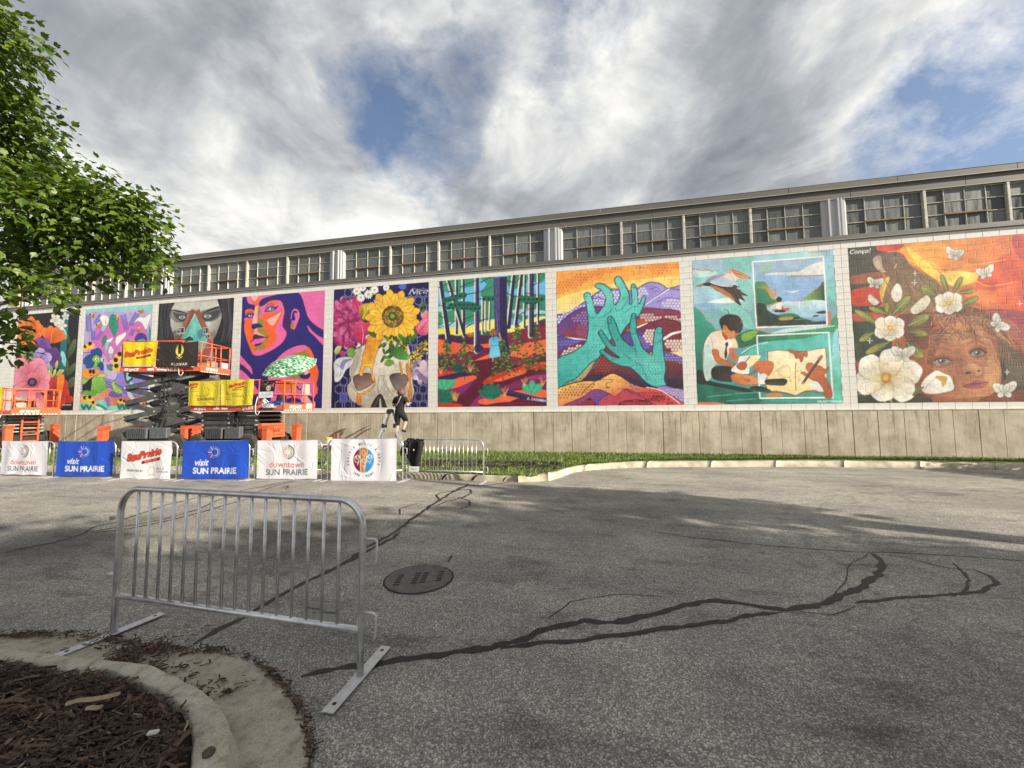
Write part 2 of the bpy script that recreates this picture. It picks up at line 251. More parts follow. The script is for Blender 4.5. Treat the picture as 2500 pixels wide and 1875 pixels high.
def m_purple_woman(A):
    N, K, O, V, L, D = '2a2178', 'ea6fae', 'f5692f', '9c8a2e', 'f9b6ae', '4d1a5c'
    A.bg(N, N, .12, 30)
    A.p(K, '830,60 1175,30 1165,580 1140,565 1080,530 1000,468 940,385 905,270 880,180 850,110', line=(D, 9))
    A.p(K, '933,503 962,522 1010,580 1085,640 1155,682 1150,765 1090,712 1030,645 980,602 952,560', line=(D, 6))
    A.p(D, '560,90 620,150 650,300 690,420 720,520 800,560 760,600 690,580 640,560 600,400', a=.7)
    A.p(O, '150,120 215,112 300,108 420,100 520,92 560,150 610,200 635,270 640,340 625,420 618,520 668,590 660,660 600,745 500,820 380,880 300,905 225,890 180,790 135,670 110,550 112,470 128,400 122,320 150,290 215,285 245,300 255,270 235,235 190,225 160,200', line=(D, 13))
    A.p(K, '520,180 590,190 630,270 638,340 622,420 616,520 665,590 655,660 598,742 500,815 380,876 300,900 235,880 245,832 350,832 440,790 520,720 548,640 515,590 540,510 600,380 612,300 560,230')
    A.p(K, '150,120 210,112 205,170 240,230 190,225 160,200')
    A.p(K, '330,108 520,92 480,120 400,140 340,165 310,200 320,130')
    A.p(L, '208,112 302,106 290,150 262,188 232,182 215,150')
    A.p(K, '300,270 400,235 500,235 600,250 560,330 470,345 390,350 350,380 345,420 300,420')
    A.p(V, '290,270 330,300 305,400 345,425 375,440 360,500 380,560 430,650 410,700 385,740 378,820 300,815 265,850 240,815 245,790 330,770 350,690 300,600 285,560 285,450')
    A.p(L, '258,262 296,250 292,330 285,430 283,560 300,600 395,655 330,640 245,640 250,570 235,500 222,470 232,380 250,300')
    A.p(L, '412,432 520,375 588,335 592,350 545,430 500,500 468,505 435,478')
    A.p(K, '112,440 130,410 230,415 225,440 180,425')
    A.p(N, '312,215 345,165 440,130 560,110 640,160 610,180 520,172 440,190 390,225 340,255 315,245', line=(D, 6))
    A.p(N, '95,270 120,245 190,228 240,250 252,290 240,310 200,290 140,295 110,310')
    A.p(N, '380,322 420,270 470,250 520,268 562,250 530,290 500,308 440,328 395,325', line=(D, 5))
    A.p(V, '402,312 430,285 500,280 510,300 450,318'); A.e('e8e0d0', 462, 286, 24, 22); A.e(N, 466, 286, 18); A.e('f5f0ff', 458, 290, 7)
    A.l(N, 7, '390,275 420,240 470,225 510,245')
    A.p(N, '130,405 150,365 190,345 240,352 228,395 190,412 150,398', line=(D, 4)); A.e('c9c4da', 195, 378, 26, 20); A.e(N, 196, 376, 16); A.e('fff', 188, 382, 6)
    A.l(N, 6, '140,365 170,335 215,325')
    A.p(N, '212,530 215,495 250,485 300,482 350,508 345,528 300,530 250,552 222,548', line=(D, 4))
    A.p(D, '192,712 225,690 230,640 265,618 300,632 345,640 395,656 425,655 420,668 390,665 320,672 250,690 205,722')
    A.p(K, '215,718 260,690 320,672 390,668 360,720 300,742 245,748')
    A.p(N, '248,775 255,752 310,738 352,728 330,760 290,775')
    A.l(D, 6, '195,712 240,688 330,672 420,660')
    # ear
    A.p(K, '720,420 730,340 762,290 800,290 835,330 838,400 810,480 775,560 745,555 720,520 735,470', line=(D, 7))
    A.p(N, '735,400 745,340 775,310 805,325 800,350 775,340 770,380 785,410 770,445 735,440 720,470')
    A.p(V, '722,500 735,470 770,480 760,530 740,552 722,540')
    A.p(K, '790,380 810,350 825,385 800,440 780,430')
    # shoulders
    A.p(K, '45,880 90,920 150,985 210,1060 225,1150 170,1095 110,1040 45,990', line=(D, 8))
    A.p(K, '45,1100 120,1120 170,1170 215,1230 260,1300 300,1400 45,1400', line=(D, 8))
    A.p(K, '520,965 600,880 700,810 800,770 900,758 960,800 1010,880 1075,1080 1083,1160 1060,1280 1075,1380 1050,1600 500,1600 480,1300 420,1200 440,1080', line=(D, 10))
    A.p(V, '760,880 850,850 930,820 945,870 1010,880 900,960 820,1000')
    A.p(O, '930,800 965,800 1012,880 1078,1080 1084,1160 1060,1270 1075,1330 1060,1400 1040,1400 1030,1240 980,1220 960,1100 1000,1000')
    A.p(V, '770,1130 890,1095 900,1200 830,1215 790,1200 700,1200')
    A.p(L, '905,1080 945,1060 950,1150 905,1150')
    A.p(N, '832,1155 870,1145 925,1150 960,1128 980,1140 970,1180 930,1205 880,1200 850,1185', line=(D, 4))
    A.p(L, '880,1420 930,1300 1000,1430 1040,1560 880,1560')
    A.p(N, '930,1410 990,1430 1030,1450 1060,1400 1140,1400 1140,1600 1050,1600 1040,1500 1000,1510 960,1460')
    A.p(N, '640,1480 740,1450 840,1470 860,1530 760,1500 680,1520')
    A.p(O, '560,1230 700,1210 720,1300 650,1380 560,1350')
    A.p(V, '720,1250 790,1240 800,1330 750,1420 720,1400')
def m_hands(A):
    T, TL, TD, N = '37a8a4', '5cc6be', '1d6f74', '2b1c4a'
    A.bg('fbb24a', 'f6d57a', .08, 40)
    A.p('f9a24e', '225,240 700,190 1420,150 1420,260 900,300 500,360 225,420', a=.6)
    A.p('fbe489', '225,520 700,380 1000,330 1430,300 1430,430 1000,480 600,520 225,680', a=.85)
    for k in range(26):
        x = A.rng.randint(240, 1380); y = A.rng.randint(200, 520)
        A.l('fdf0bd' if k % 2 else 'd98a3a', 4, [(x, y), (x+60, y-30+A.rng.randint(40)), (x+130, y-60+A.rng.randint(60))], a=.7)
    A.dots('d9773a', '230,380 480,260 800,200 860,230 600,300 420,410 240,470', 30, 12, a=.75)
    A.dots('d9773a', '1020,200 1410,160 1410,230 1300,240 1200,300 1130,240', 30, 12, a=.75)
    A.dots('fff3cf', '235,600 480,520 500,600 240,660', 30, 10, a=.5)
    # purple range
    A.p('7767c2', '200,690 340,645 480,555 560,500 640,440 760,415 950,435 1010,415 1080,370 1150,350 1240,370 1300,410 1360,402 1440,430 1440,900 200,900', line=(N, 9), g=('a79ae0', (300, 850), (1250, 380)))
    A.dots('ece6ff', '560,560 640,450 760,425 860,470 840,560 700,600', 30, 11, a=.8); A.dots('ece6ff', '980,470 1080,385 1110,470 1040,600 980,560', 30, 11, a=.8)
    A.dots('ece6ff', '235,690 480,560 520,600 420,700 240,740', 30, 11, a=.8); A.dots('f3eaff', '1230,560 1430,500 1440,640 1300,600', 32, 12, a=.8)
    A.l(N, 7, '1070,580 1180,500 1300,420 1440,430'); A.l('fff', 8, '1090,570 1180,505 1320,415'); A.l(N, 5, '1200,545 1300,500 1440,520'); A.l(N, 5, '1130,420 1200,400 1220,430 1180,440')
    A.l('4b3aa0', 9, '240,790 380,680 520,610'); A.l('4b3aa0', 10, '560,520 640,500 690,520'); 
    A.p('6d3f86', '225,800 420,620 640,580 860,640 1060,600 1240,610 1440,660 1440,1000 225,1000', line=(N, 7), g=('8a3a52', (600, 620), (900, 900)))
    A.dots('b89fd8', '380,700 520,620 540,740 420,740', 30, 10, a=.6)
    A.p('8c3a34', '280,850 420,770 520,760 560,860 520,910 380,890', g=('6d3a86', (300, 860), (520, 800))); A.dots('c05a2a', '420,780 540,750 540,880 420,860', 30, 11, a=.55)
    A.p('fff', '225,860 330,880 520,905 525,918 380,912 260,872', a=.9)
    A.p('7d2f3c', '840,860 930,760 1040,710 1120,730 1060,780 960,820', g=('b5502f', (850, 850), (1060, 720))); A.p('fff', '850,850 960,800 1110,745 1060,790 960,822 870,858', a=.85)
    A.dots('f2dcd4', '1030,640 1240,690 1200,740 1080,720', 30, 12, a=.75); A.dots('f2dcd4', '1280,660 1440,700 1440,770 1330,720', 30, 12, a=.75)
    A.p('6b2b52', '860,860 1010,800 1240,710 1440,760 1440,1000 1160,1000', line=(N, 7), g=('7a2d33', (950, 850), (1350, 760)))
    A.p('5a4a9c', '225,900 260,870 400,905 520,920 500,1010 225,1060', line=(N, 6)); A.dots('9a86cf', '240,900 500,930 480,960 240,950', 30, 10, a=.6)
    A.p('5b4596', '860,870 1010,820 1100,880 1180,990 1060,1010 900,960'); A.dots('a793d6', '1020,860 1150,960 1060,1000', 28, 10, a=.6)
    A.dots('fbe6df', '1070,830 1160,800 1180,960 1080,900', 30, 13, a=.85); A.dots('fbe6df', '1260,930 1450,900 1450,1080 1320,1000', 32, 14, a=.85)
    A.p('fff', '1250,900 1340,840 1440,820 1440,835 1350,860 1270,910', a=.85)
    A.p('7a2b4d', '225,1040 480,920 560,960 300,1090 225,1110', g=('6a2a50', (230, 1000), (500, 960))); A.dots('fbe6df', '250,1080 320,1000 500,940 500,980 260,1100', 30, 12, a=.8)
    A.p('5f5aa8', '1230,1010 1450,1080 1470,1180 1300,1110', g=('5a3a80', (1250, 1020), (1450, 1150))); A.dots('b7aee0', '1260,1030 1450,1090 1460,1170 1300,1110', 28, 9, a=.7)
    A.p('7a2f3a', '640,1060 760,960 900,1000 1000,1120 1260,1100 1470,1170 1470,1420 225,1420 225,1380 480,1290', g=('2f2340', (800, 1120), (800, 1330)), nz=.25)
    A.dots('b5552c', '560,1150 720,1050 860,1120 780,1200 600,1210', 30, 10, a=.5); A.dots('241a38', '300,1350 620,1230 1000,1290 1000,1340 400,1360', 30, 12, a=.7); A.dots('251a35', '1290,1300 1460,1280 1470,1390 1330,1380', 30, 12, a=.6)
    # far hand
    A.p(T, '225,1115 380,1030 480,965 520,910 530,860 540,780 528,640 512,540 495,490 500,462 530,450 560,470 590,560 615,650 640,640 690,570 705,500 660,430 615,405 605,380 630,362 690,372 760,430 780,510 790,570 830,530 845,440 800,370 790,330 810,298 850,305 905,400 935,480 935,560 960,545 950,400 965,372 985,375 1010,430 1025,560 1060,490 1088,485 1085,530 1060,610 1020,680 920,760 860,850 840,900 760,900 640,1080 560,1130 430,1270 330,1320 225,1390', line=('15404a', 10), g=(TL, (300, 1300), (560, 900)), nz=.1)
    A.l(TD, 6, '520,640 560,690 600,690 620,655'); A.l(TD, 6, '640,700 720,660 780,600'); A.l(TD, 6, '800,600 815,625 870,600 930,500'); A.l(TD, 6, '900,640 960,590 1020,590'); A.l(TD, 5, '580,770 660,780'); A.l(TD, 5, '520,560 560,545'); A.l(TD, 5, '740,455 770,440'); A.l(TD, 5, '870,510 930,490')
    A.p(TD, '235,1390 330,1320 430,1265 560,1130 640,1075 600,1160 480,1280 300,1385', a=.55)
    A.dots('8fe0d2', '500,480 560,470 600,600 540,620', 26, 7, a=.8); A.dots('8fe0d2', '620,380 760,430 790,540 720,500', 26, 7, a=.8); A.dots('8fe0d2', '800,330 850,320 930,480 860,470', 26, 7, a=.8); A.dots('8fe0d2', '955,400 1000,420 1020,540 970,520', 24, 7, a=.8)
    A.dots(TD, '540,720 720,700 920,720 800,790 560,800', 28, 9, a=.4); A.dots(TD, '470,1050 640,930 640,1000 560,1100', 28, 9, a=.4); A.dots(TL, '260,1110 420,1050 380,1180 250,1200', 30, 9, a=.6)
    A.l('15404a', 5, '505,470 520,495 530,470'); A.l('15404a', 5, '965,400 985,410 992,385')
    # near hand
    A.p(T, '1290,1340 1270,1280 1285,1180 1262,1020 1255,900 1250,800 1235,782 1205,785 1180,820 1165,920 1160,1000 1145,1050 1060,980 1030,900 1005,830 1000,680 985,655 960,660 950,700 935,800 945,860 975,960 930,950 850,870 800,740 770,690 740,682 725,705 735,800 760,870 800,960 760,950 700,860 665,815 640,825 638,850 680,920 740,1000 840,1080 760,1060 690,1010 660,1005 648,1025 690,1060 760,1120 860,1160 935,1170 1010,1230 1100,1320 1200,1365 1290,1360', line=('15404a', 10), g=(TL, (700, 900), (1200, 1330)), nz=.1)
    for q in ('1165,930 1200,935 1250,900', '945,840 970,855 1000,840', '800,910 830,900', '760,1010 800,990', '760,1100 800,1090', '880,1050 960,1100 1060,1180 1110,1300', '840,880 930,960 1000,1010', '985,960 1000,1040 1020,1080', '1120,1200 1180,1240 1240,1220', '940,1170 1010,1140 1080,1160'): A.l(TD, 6, q)
    for q in ('1210,795 1205,840 1240,845 1248,800', '640,830 660,860 685,850 680,825', '728,705 735,750 760,740 755,695', '652,1020 675,1050 690,1035', '960,665 965,700 990,700 992,670'): A.l('15404a', 5, q)
    A.dots('86dccf', '940,1040 1140,1060 1250,1180 1260,1300 1120,1260 980,1130', 30, 9, a=.5); A.dots(TD, '1000,1180 1240,1200 1270,1330 1160,1340', 28, 9, a=.35)
    # foreground hills
    A.p('f4c26a', '225,1400 340,1340 500,1305 620,1300 700,1260 770,1232 850,1260 960,1330 1080,1365 1200,1375 1260,1350 1360,1370 1475,1395 1475,1560 225,1560', line=('221a3c', 10), g=('d9484a', (800, 1260), (860, 1470)))
    A.dots('8f2a24', '240,1400 560,1310 560,1400 300,1480 240,1480', 30, 11, a=.7); A.dots('9c4a2a', '700,1270 770,1240 880,1290 880,1330', 28, 9, a=.5); A.dots('7a5a9c', '860,1300 1020,1350 1000,1400', 30, 10, a=.7); A.dots('8f2020', '960,1400 1240,1420 1240,1500 1050,1470', 30, 12, a=.7)
    A.p('9a86c8', '1200,1375 1270,1350 1360,1370 1475,1400 1475,1520 1350,1450', line=('221a3c', 7)); A.dots('e6c8e0', '1250,1370 1460,1400 1460,1500', 28, 9, a=.7)
    A.p('a03a5c', '480,1460 560,1400 640,1385 760,1440 860,1560 300,1560', line=('3a1e50', 6), g=('6a4a9c', (500, 1400), (600, 1520)))
    A.p('c0445a', '640,1500 740,1430 800,1450 900,1380 1000,1420 1080,1470 1180,1560 700,1560', line=('3a1e50', 6)); A.p('5c1a24', '420,1560 520,1480 560,1470 620,1560'); A.p('6a1620', '860,1500 1000,1480 1120,1500 1150,1560 840,1560')
    A.dots('d9484a', '880,1500 1120,1500 1100,1540 880,1540', 26, 9, a=.8); A.dots('d9484a', '440,1540 540,1480 600,1540', 24, 8, a=.7)
    A.l('221a3c', 6, '460,1450 520,1380 600,1310 680,1290 760,1290 765,1310 710,1330 720,1360 745,1370 700,1370'); A.l('fff', 7, '1100,1365 1250,1400 1420,1520', a=.9); A.l('221a3c', 6, '820,1380 900,1385 960,1420 1040,1450')
def m_boy(A):
    A.bg('9cc6d6', '2f8f86', .12, 60)
    A.p('8fb8dc', '140,170 1500,60 1530,520 1400,520 900,560 140,620', g=('a7d8d8', (300, 200), (1300, 300)), nz=.15, cell=50)
    A.p('7fc4b4', '430,170 720,120 700,300 600,260 480,240', a=.8); A.p('a9c3d6', '150,190 420,160 400,260 160,250', a=.9); A.p('8ecfc4', '160,330 380,260 700,360 720,640 620,620 400,560 200,440', nz=.15, a=.8)
    A.p('c9e6e2', '160,270 300,262 400,300 300,330 180,330', a=.9); A.l('c4674a', 9, '160,252 230,268 300,265 350,285'); A.p('dfeee8', '290,572 400,540 500,528 560,545 640,560 480,580')
    A.p('b5dcec', '170,440 420,400 420,520 300,560 170,580', a=.6); A.p('8fd6c6', '400,640 560,600 680,680 740,820 640,800 520,680', a=.8)
    A.p('9cc0da', '1390,100 1530,90 1560,500 1420,520', g=('7cc7c2', (1450, 120), (1500, 450)), nz=.2); A.l('c4674a', 8, '1250,105 1330,98 1420,92')
    # green land at left and across
    A.p('36a08a', '160,640 200,632 260,690 290,740 340,780 380,840 400,900 360,1000 260,1000 250,1250 160,1540 160,900', g=('1e6b56', (200, 680), (240, 1200)), nz=.2, line=('c4674a', 4))
    A.p('1f6b50', '560,900 640,850 720,825 800,840 900,870 1000,860 1200,830 1400,790 1470,730 1540,690 1540,930 1200,930 900,940 700,980 600,1000', g=('3f9a6a', (700, 860), (1300, 900)), nz=.3)
    A.p('8fc040', '620,880 720,838 770,850 720,910 640,940', a=.7); A.l('c4674a', 6, '720,825 800,838 900,862'); A.p('c3dfe6', '900,860 1040,820 1260,800 1500,790 1400,810 1200,835 1000,860')
    A.p('57bfb5', '600,1060 680,1000 800,950 1000,930 1200,915 1560,900 1590,1540 160,1540 250,1400 300,1300 500,1200', g=('2f8f84', (900, 960), (800, 1500)), nz=.2, cell=40)
    A.p('9fd8e6', '1480,900 1560,895 1590,1530 1480,1530', g=('5fbfa8', (1500, 950), (1540, 1300)), nz=.25)
    A.l('b9e6e4', 14, '620,1050 720,990 860,950', a=.8); A.l('2c7f86', 10, '600,1080 700,1010 800,970', a=.7)
    A.p('1d6a5a', '200,1300 330,1320 520,1360 700,1400 780,1440 760,1540 205,1540', nz=.4, cell=24); A.p('142c28', '200,1210 270,1230 320,1310 520,1350 700,1390 690,1420 500,1390 300,1350 200,1330')
    for q in ('560,1430 800,1420', '300,1460 520,1440', '480,1500 760,1480', '900,1500 1200,1500'): A.l('4fb49c', 12, q, a=.6)
    A.p('d9784a', '205,1515 330,1512 460,1525 440,1545 205,1545')
    # upper framed picture
    fr = '722,190 1390,140 1425,785 760,810'
    A.p('93bfe2', fr, 0, g=('8fb0dc', (900, 200), (1100, 600)), nz=.15, cell=40)
    A.setclip(fr, 0)
    A.p('a9b8cc', '720,190 1390,140 1390,240 1240,260 900,300 730,280', a=.6, nz=.2); A.p('9fcf9f', '780,250 930,200 900,260 800,300', a=.6)
    A.p('dfe2de', '825,318 880,295 1000,290 1150,282 1230,240 1320,200 1400,195 1400,310 1250,318 1100,322 1000,312 880,312', nz=.15); A.l('c4674a', 9, '1080,322 1250,322 1390,315')
    A.p('e8f4f4', '1020,460 1090,468 1165,455 1100,480')
    A.p('3d8f5a', '740,400 800,375 850,390 900,470 950,540 1000,560 900,600 750,620', g=('d0a040', (780, 420), (900, 470)), nz=.2); A.p('2f7f5f', '745,450 800,432 860,460 900,530 960,560 860,600 750,600'); A.p('c99a3a', '925,450 945,445 945,505 928,505')
    A.l('c4674a', 6, '760,440 800,435 850,460 885,510')
    A.p('1f3a30', '1200,540 1260,490 1330,440 1395,380 1410,560 1300,562', g=('7aa84a', (1400, 500), (1230, 510))); A.l('c4674a', 6, '1270,480 1330,440 1390,390')
    A.p('9fcbe0', '860,640 940,580 1100,560 1420,560 1430,700 1000,700', g=('c9e2ea', (1200, 660), (1200, 570)), nz=.2); A.l('c4674a', 6, '870,620 940,580 1020,562'); A.l('c08a7a', 6, '1080,560 1220,556')
    A.p('24382f', '755,600 840,590 870,650 960,690 1100,680 1200,720 1300,745 1430,750 1430,810 760,810', nz=.5, cell=18); A.p('3f7f4a', '960,690 1090,672 1160,700 1040,720', a=.8); A.p('b09a50', '980,715 1095,708 1090,735 985,740'); A.p('1c4038', '1285,700 1330,690 1345,703 1300,710'); A.p('1a2e28', '1320,665 1380,650 1420,652 1420,675 1350,680')
    A.l('5f9aa8', 8, '1120,735 1300,722', a=.8); A.l('5f9aa8', 8, '1280,752 1400,745', a=.8)
    A.p('f1ece2', '955,580 990,565 1010,600 1000,640 950,645 945,610'); A.e('1c1a1a', 972, 545, 27, 26); A.p('c9704a', '910,640 960,632 960,660 915,655'); A.p('c9704a', '1000,600 1020,625 1070,625 1060,650 1000,660'); A.p('1c2a26', '940,645 1010,640 1030,662 935,665')
    A.setclip()
    A.l('f4f6f4', 13, '722,190 1390,140 1425,785 760,810 722,190', sm=0); A.p('cf6a48', '1432,660 1458,658 1458,785 1438,785', 0); A.l('d98a5a', 7, '770,800 950,795')
    # lower framed picture with the sketchbook
    A.l('f4f6f4', 13, '790,1470 765,885 1440,855 1478,1468 795,1475', sm=0)
    A.p('7fb6d8', '840,1040 870,1030 880,1330 850,1300', 0, a=.8)
    A.p('f6ecc9', '862,1035 960,1022 1060,1030 1130,1040 1240,1030 1330,1010 1410,1003 1420,1140 1425,1420 1330,1400 1220,1405 1130,1450 1030,1420 930,1405 860,1420 850,1340 870,1200', sm=0, g=('f3dc9a', (1100, 1050), (1050, 1400)), line=('9a4a3a', 7))
    A.p('b58a5a', '850,1440 930,1420 1000,1440 990,1462 850,1462'); A.l('8a4a3a', 9, '900,1420 1000,1422 1120,1452 1220,1418 1390,1420'); A.l('5a6a7a', 6, '940,1408 1050,1425 1125,1448 1230,1408 1400,1445')
    A.l('7a6a4a', 8, '1130,1140 1125,1260 1132,1400'); A.l('9a8a6a', 4, '920,1240 990,1180 1060,1170 1070,1280 960,1240 1000,1190 1040,1180'); A.l('9a8a6a', 4, '1160,1180 1140,1230 1180,1210 1150,1300 1175,1290 1150,1330'); A.l('9a8a6a', 4, '1070,1290 1090,1310 1070,1320')
    A.p('b5683f', '1060,1015 1140,1030 1230,1035 1240,1070 1225,1090 1205,1075 1195,1120 1175,1135 1160,1100 1130,1100 1110,1060 1075,1045', line=('7a3a24', 4))
    for q in ('1130,1060 1140,1100', '1165,1060 1172,1105', '1200,1050 1205,1085'): A.l('8a4428', 4, q)
    A.p('c46f42', '1470,1468 1410,1470 1380,1400 1330,1330 1260,1290 1180,1240 1200,1225 1250,1240 1225,1190 1235,1150 1270,1140 1310,1160 1360,1170 1410,1200 1440,1170 1425,1230 1400,1260 1440,1330 1470,1400', g=('a6522f', (1250, 1180), (1440, 1400)), line=('7a3a24', 4), nz=.2)
    A.p('dfe6e2', '1260,1330 1330,1320 1390,1410 1300,1390'); A.l('5a3f52', 26, '1195,1335 1270,1225 1370,1085', sm=0); A.l('b06a52', 24, '1345,1110 1372,1078', sm=0); A.l('d9b08a', 10, '1190,1345 1202,1325', sm=0)
    # pelican
    A.p('e8ddd0', '425,320 470,285 520,262 555,260 600,320 575,365 520,375 470,350'); A.p('d98a6a', '470,285 520,258 560,262 520,300 490,300', a=.7)
    A.p('e0863a', '535,262 600,285 660,315 708,345 640,345 580,328 545,295', g=('f0a85a', (540, 270), (660, 330)), line=('9a4a2a', 4)); A.l('9a4a2a', 5, '540,285 620,315 700,345')
    A.p('8d7f9a', '280,375 330,335 430,300 480,300 440,345 560,380 540,420 400,420 300,400', g=('c9cdd8', (300, 360), (480, 400)))
    A.p('b7cfe2', '330,370 450,335 520,370 560,390 520,430 430,420 350,395'); A.p('33261f', '190,420 240,400 300,385 360,400 430,420 520,415 560,410 590,430 600,420 570,440 635,465 600,462 680,512 620,505 650,560 590,535 615,600 560,570 500,520 440,490 380,460 320,420 240,420', line=('241a16', 3)); A.p('c47f4a', '320,410 430,440 520,500 560,560 480,515 400,470', a=.8); A.p('c4783a', '195,420 240,404 270,410 230,428')
    for q in ('540,420 600,460', '540,440 640,510', '530,450 620,540', '510,450 590,570', '480,430 520,500', '430,415 470,470'): A.l('6a5242', 5, q)
    A.l('e6ecf0', 7, '330,385 400,410 470,420 530,420')
    # the boy
    A.p('e9e3d6', '330,860 400,835 450,835 520,890 565,920 585,1000 520,1010 500,1060 470,1120 380,1140 360,1180 340,1230 320,1300 280,1300 255,1180 270,1100 260,1020 280,930', g=('f0d9b8', (300, 1000), (520, 900)), line=('8a5a4a', 5))
    A.p('a9cfcf', '270,1000 300,960 330,1010 340,1100 400,1140 360,1180 330,1290 285,1290 258,1180', a=.8); A.l('9aa0a0', 5, '330,900 350,1000 345,1030')
    A.p('c9703f', '340,1020 400,1025 420,1090 560,1150 640,1140 670,1160 640,1205 580,1190 420,1150 370,1120', line=('8a3f24', 4)); A.p('c9703f', '500,1010 545,1010 560,1060 600,1090 590,1110 520,1110'); 
    A.p('d98a52', '445,800 520,800 570,850 560,890 520,915 490,910 440,880', line=('8a3f24', 4)); A.p('a8562f', '440,850 490,905 470,930 445,890'); A.p('b5613a', '560,850 590,850 585,875 560,890')
    A.p('211a1a', '408,750 430,710 480,685 540,685 600,705 628,760 630,810 605,862 560,850 530,835 525,850 490,820 480,800 450,790 440,830 420,800', g=('3a2f2c', (450, 700), (600, 820))); A.e('c47444', 458, 810, 14, 26); A.l('211a1a', 7, '500,680 490,650 455,640'); A.l('b0706a', 5, '590,700 615,730 612,770'); A.l('211a1a', 5, '550,862 575,858')
    A.p('f7eadc', '430,890 470,930 500,915 540,960 500,1000 470,960 450,930'); A.p('2b2b2e', '462,960 490,945 495,975 480,1000 485,1060 470,1110 455,1060 468,990')
    A.p('1d1a1c', '335,1200 400,1170 520,1180 560,1230 530,1300 520,1325 400,1310 340,1280', g=('3a3030', (360, 1200), (520, 1300)))
    A.p('c9703f', '520,1260 600,1240 720,1260 790,1310 780,1340 640,1350 540,1310', line=('8a3f24', 4), g=('d98a52', (560, 1330), (640, 1250))); A.p('c9703f', '730,1150 800,1120 900,1130 920,1170 900,1230 850,1270 790,1230 700,1250 740,1200', line=('8a3f24', 4)); A.p('a5522f', '640,1300 700,1290 690,1330', a=.7)
    A.p('f4f0e6', '600,1080 690,1070 800,1072 760,1130 700,1150 690,1240 640,1250 520,1215 580,1140', line=('6a5a5a', 4)); A.p('f2e2b0', '690,1085 795,1078 740,1150 690,1180'); A.l('6a3a2a', 9, '650,1140 698,1080', sm=0); A.p('b86238', '570,1170 620,1130 670,1150 650,1205 600,1205', line=('8a3f24', 4)); A.p('6a6a7a', '640,1245 700,1240 790,1180 780,1200 700,1260')
    A.p('f2ece4', '775,1270 820,1240 860,1260 840,1290 780,1300'); A.p('f4efe8', '780,1300 850,1295 850,1335 785,1340'); A.p('23201f', '845,1300 960,1290 1030,1290 1050,1320 1020,1355 940,1355 850,1345', g=('4a4440', (900, 1300), (900, 1350))); A.p('1f1c1c', '700,1370 760,1358 830,1370 895,1400 890,1425 780,1415 695,1400', g=('3a4a48', (780, 1370), (780, 1410)))
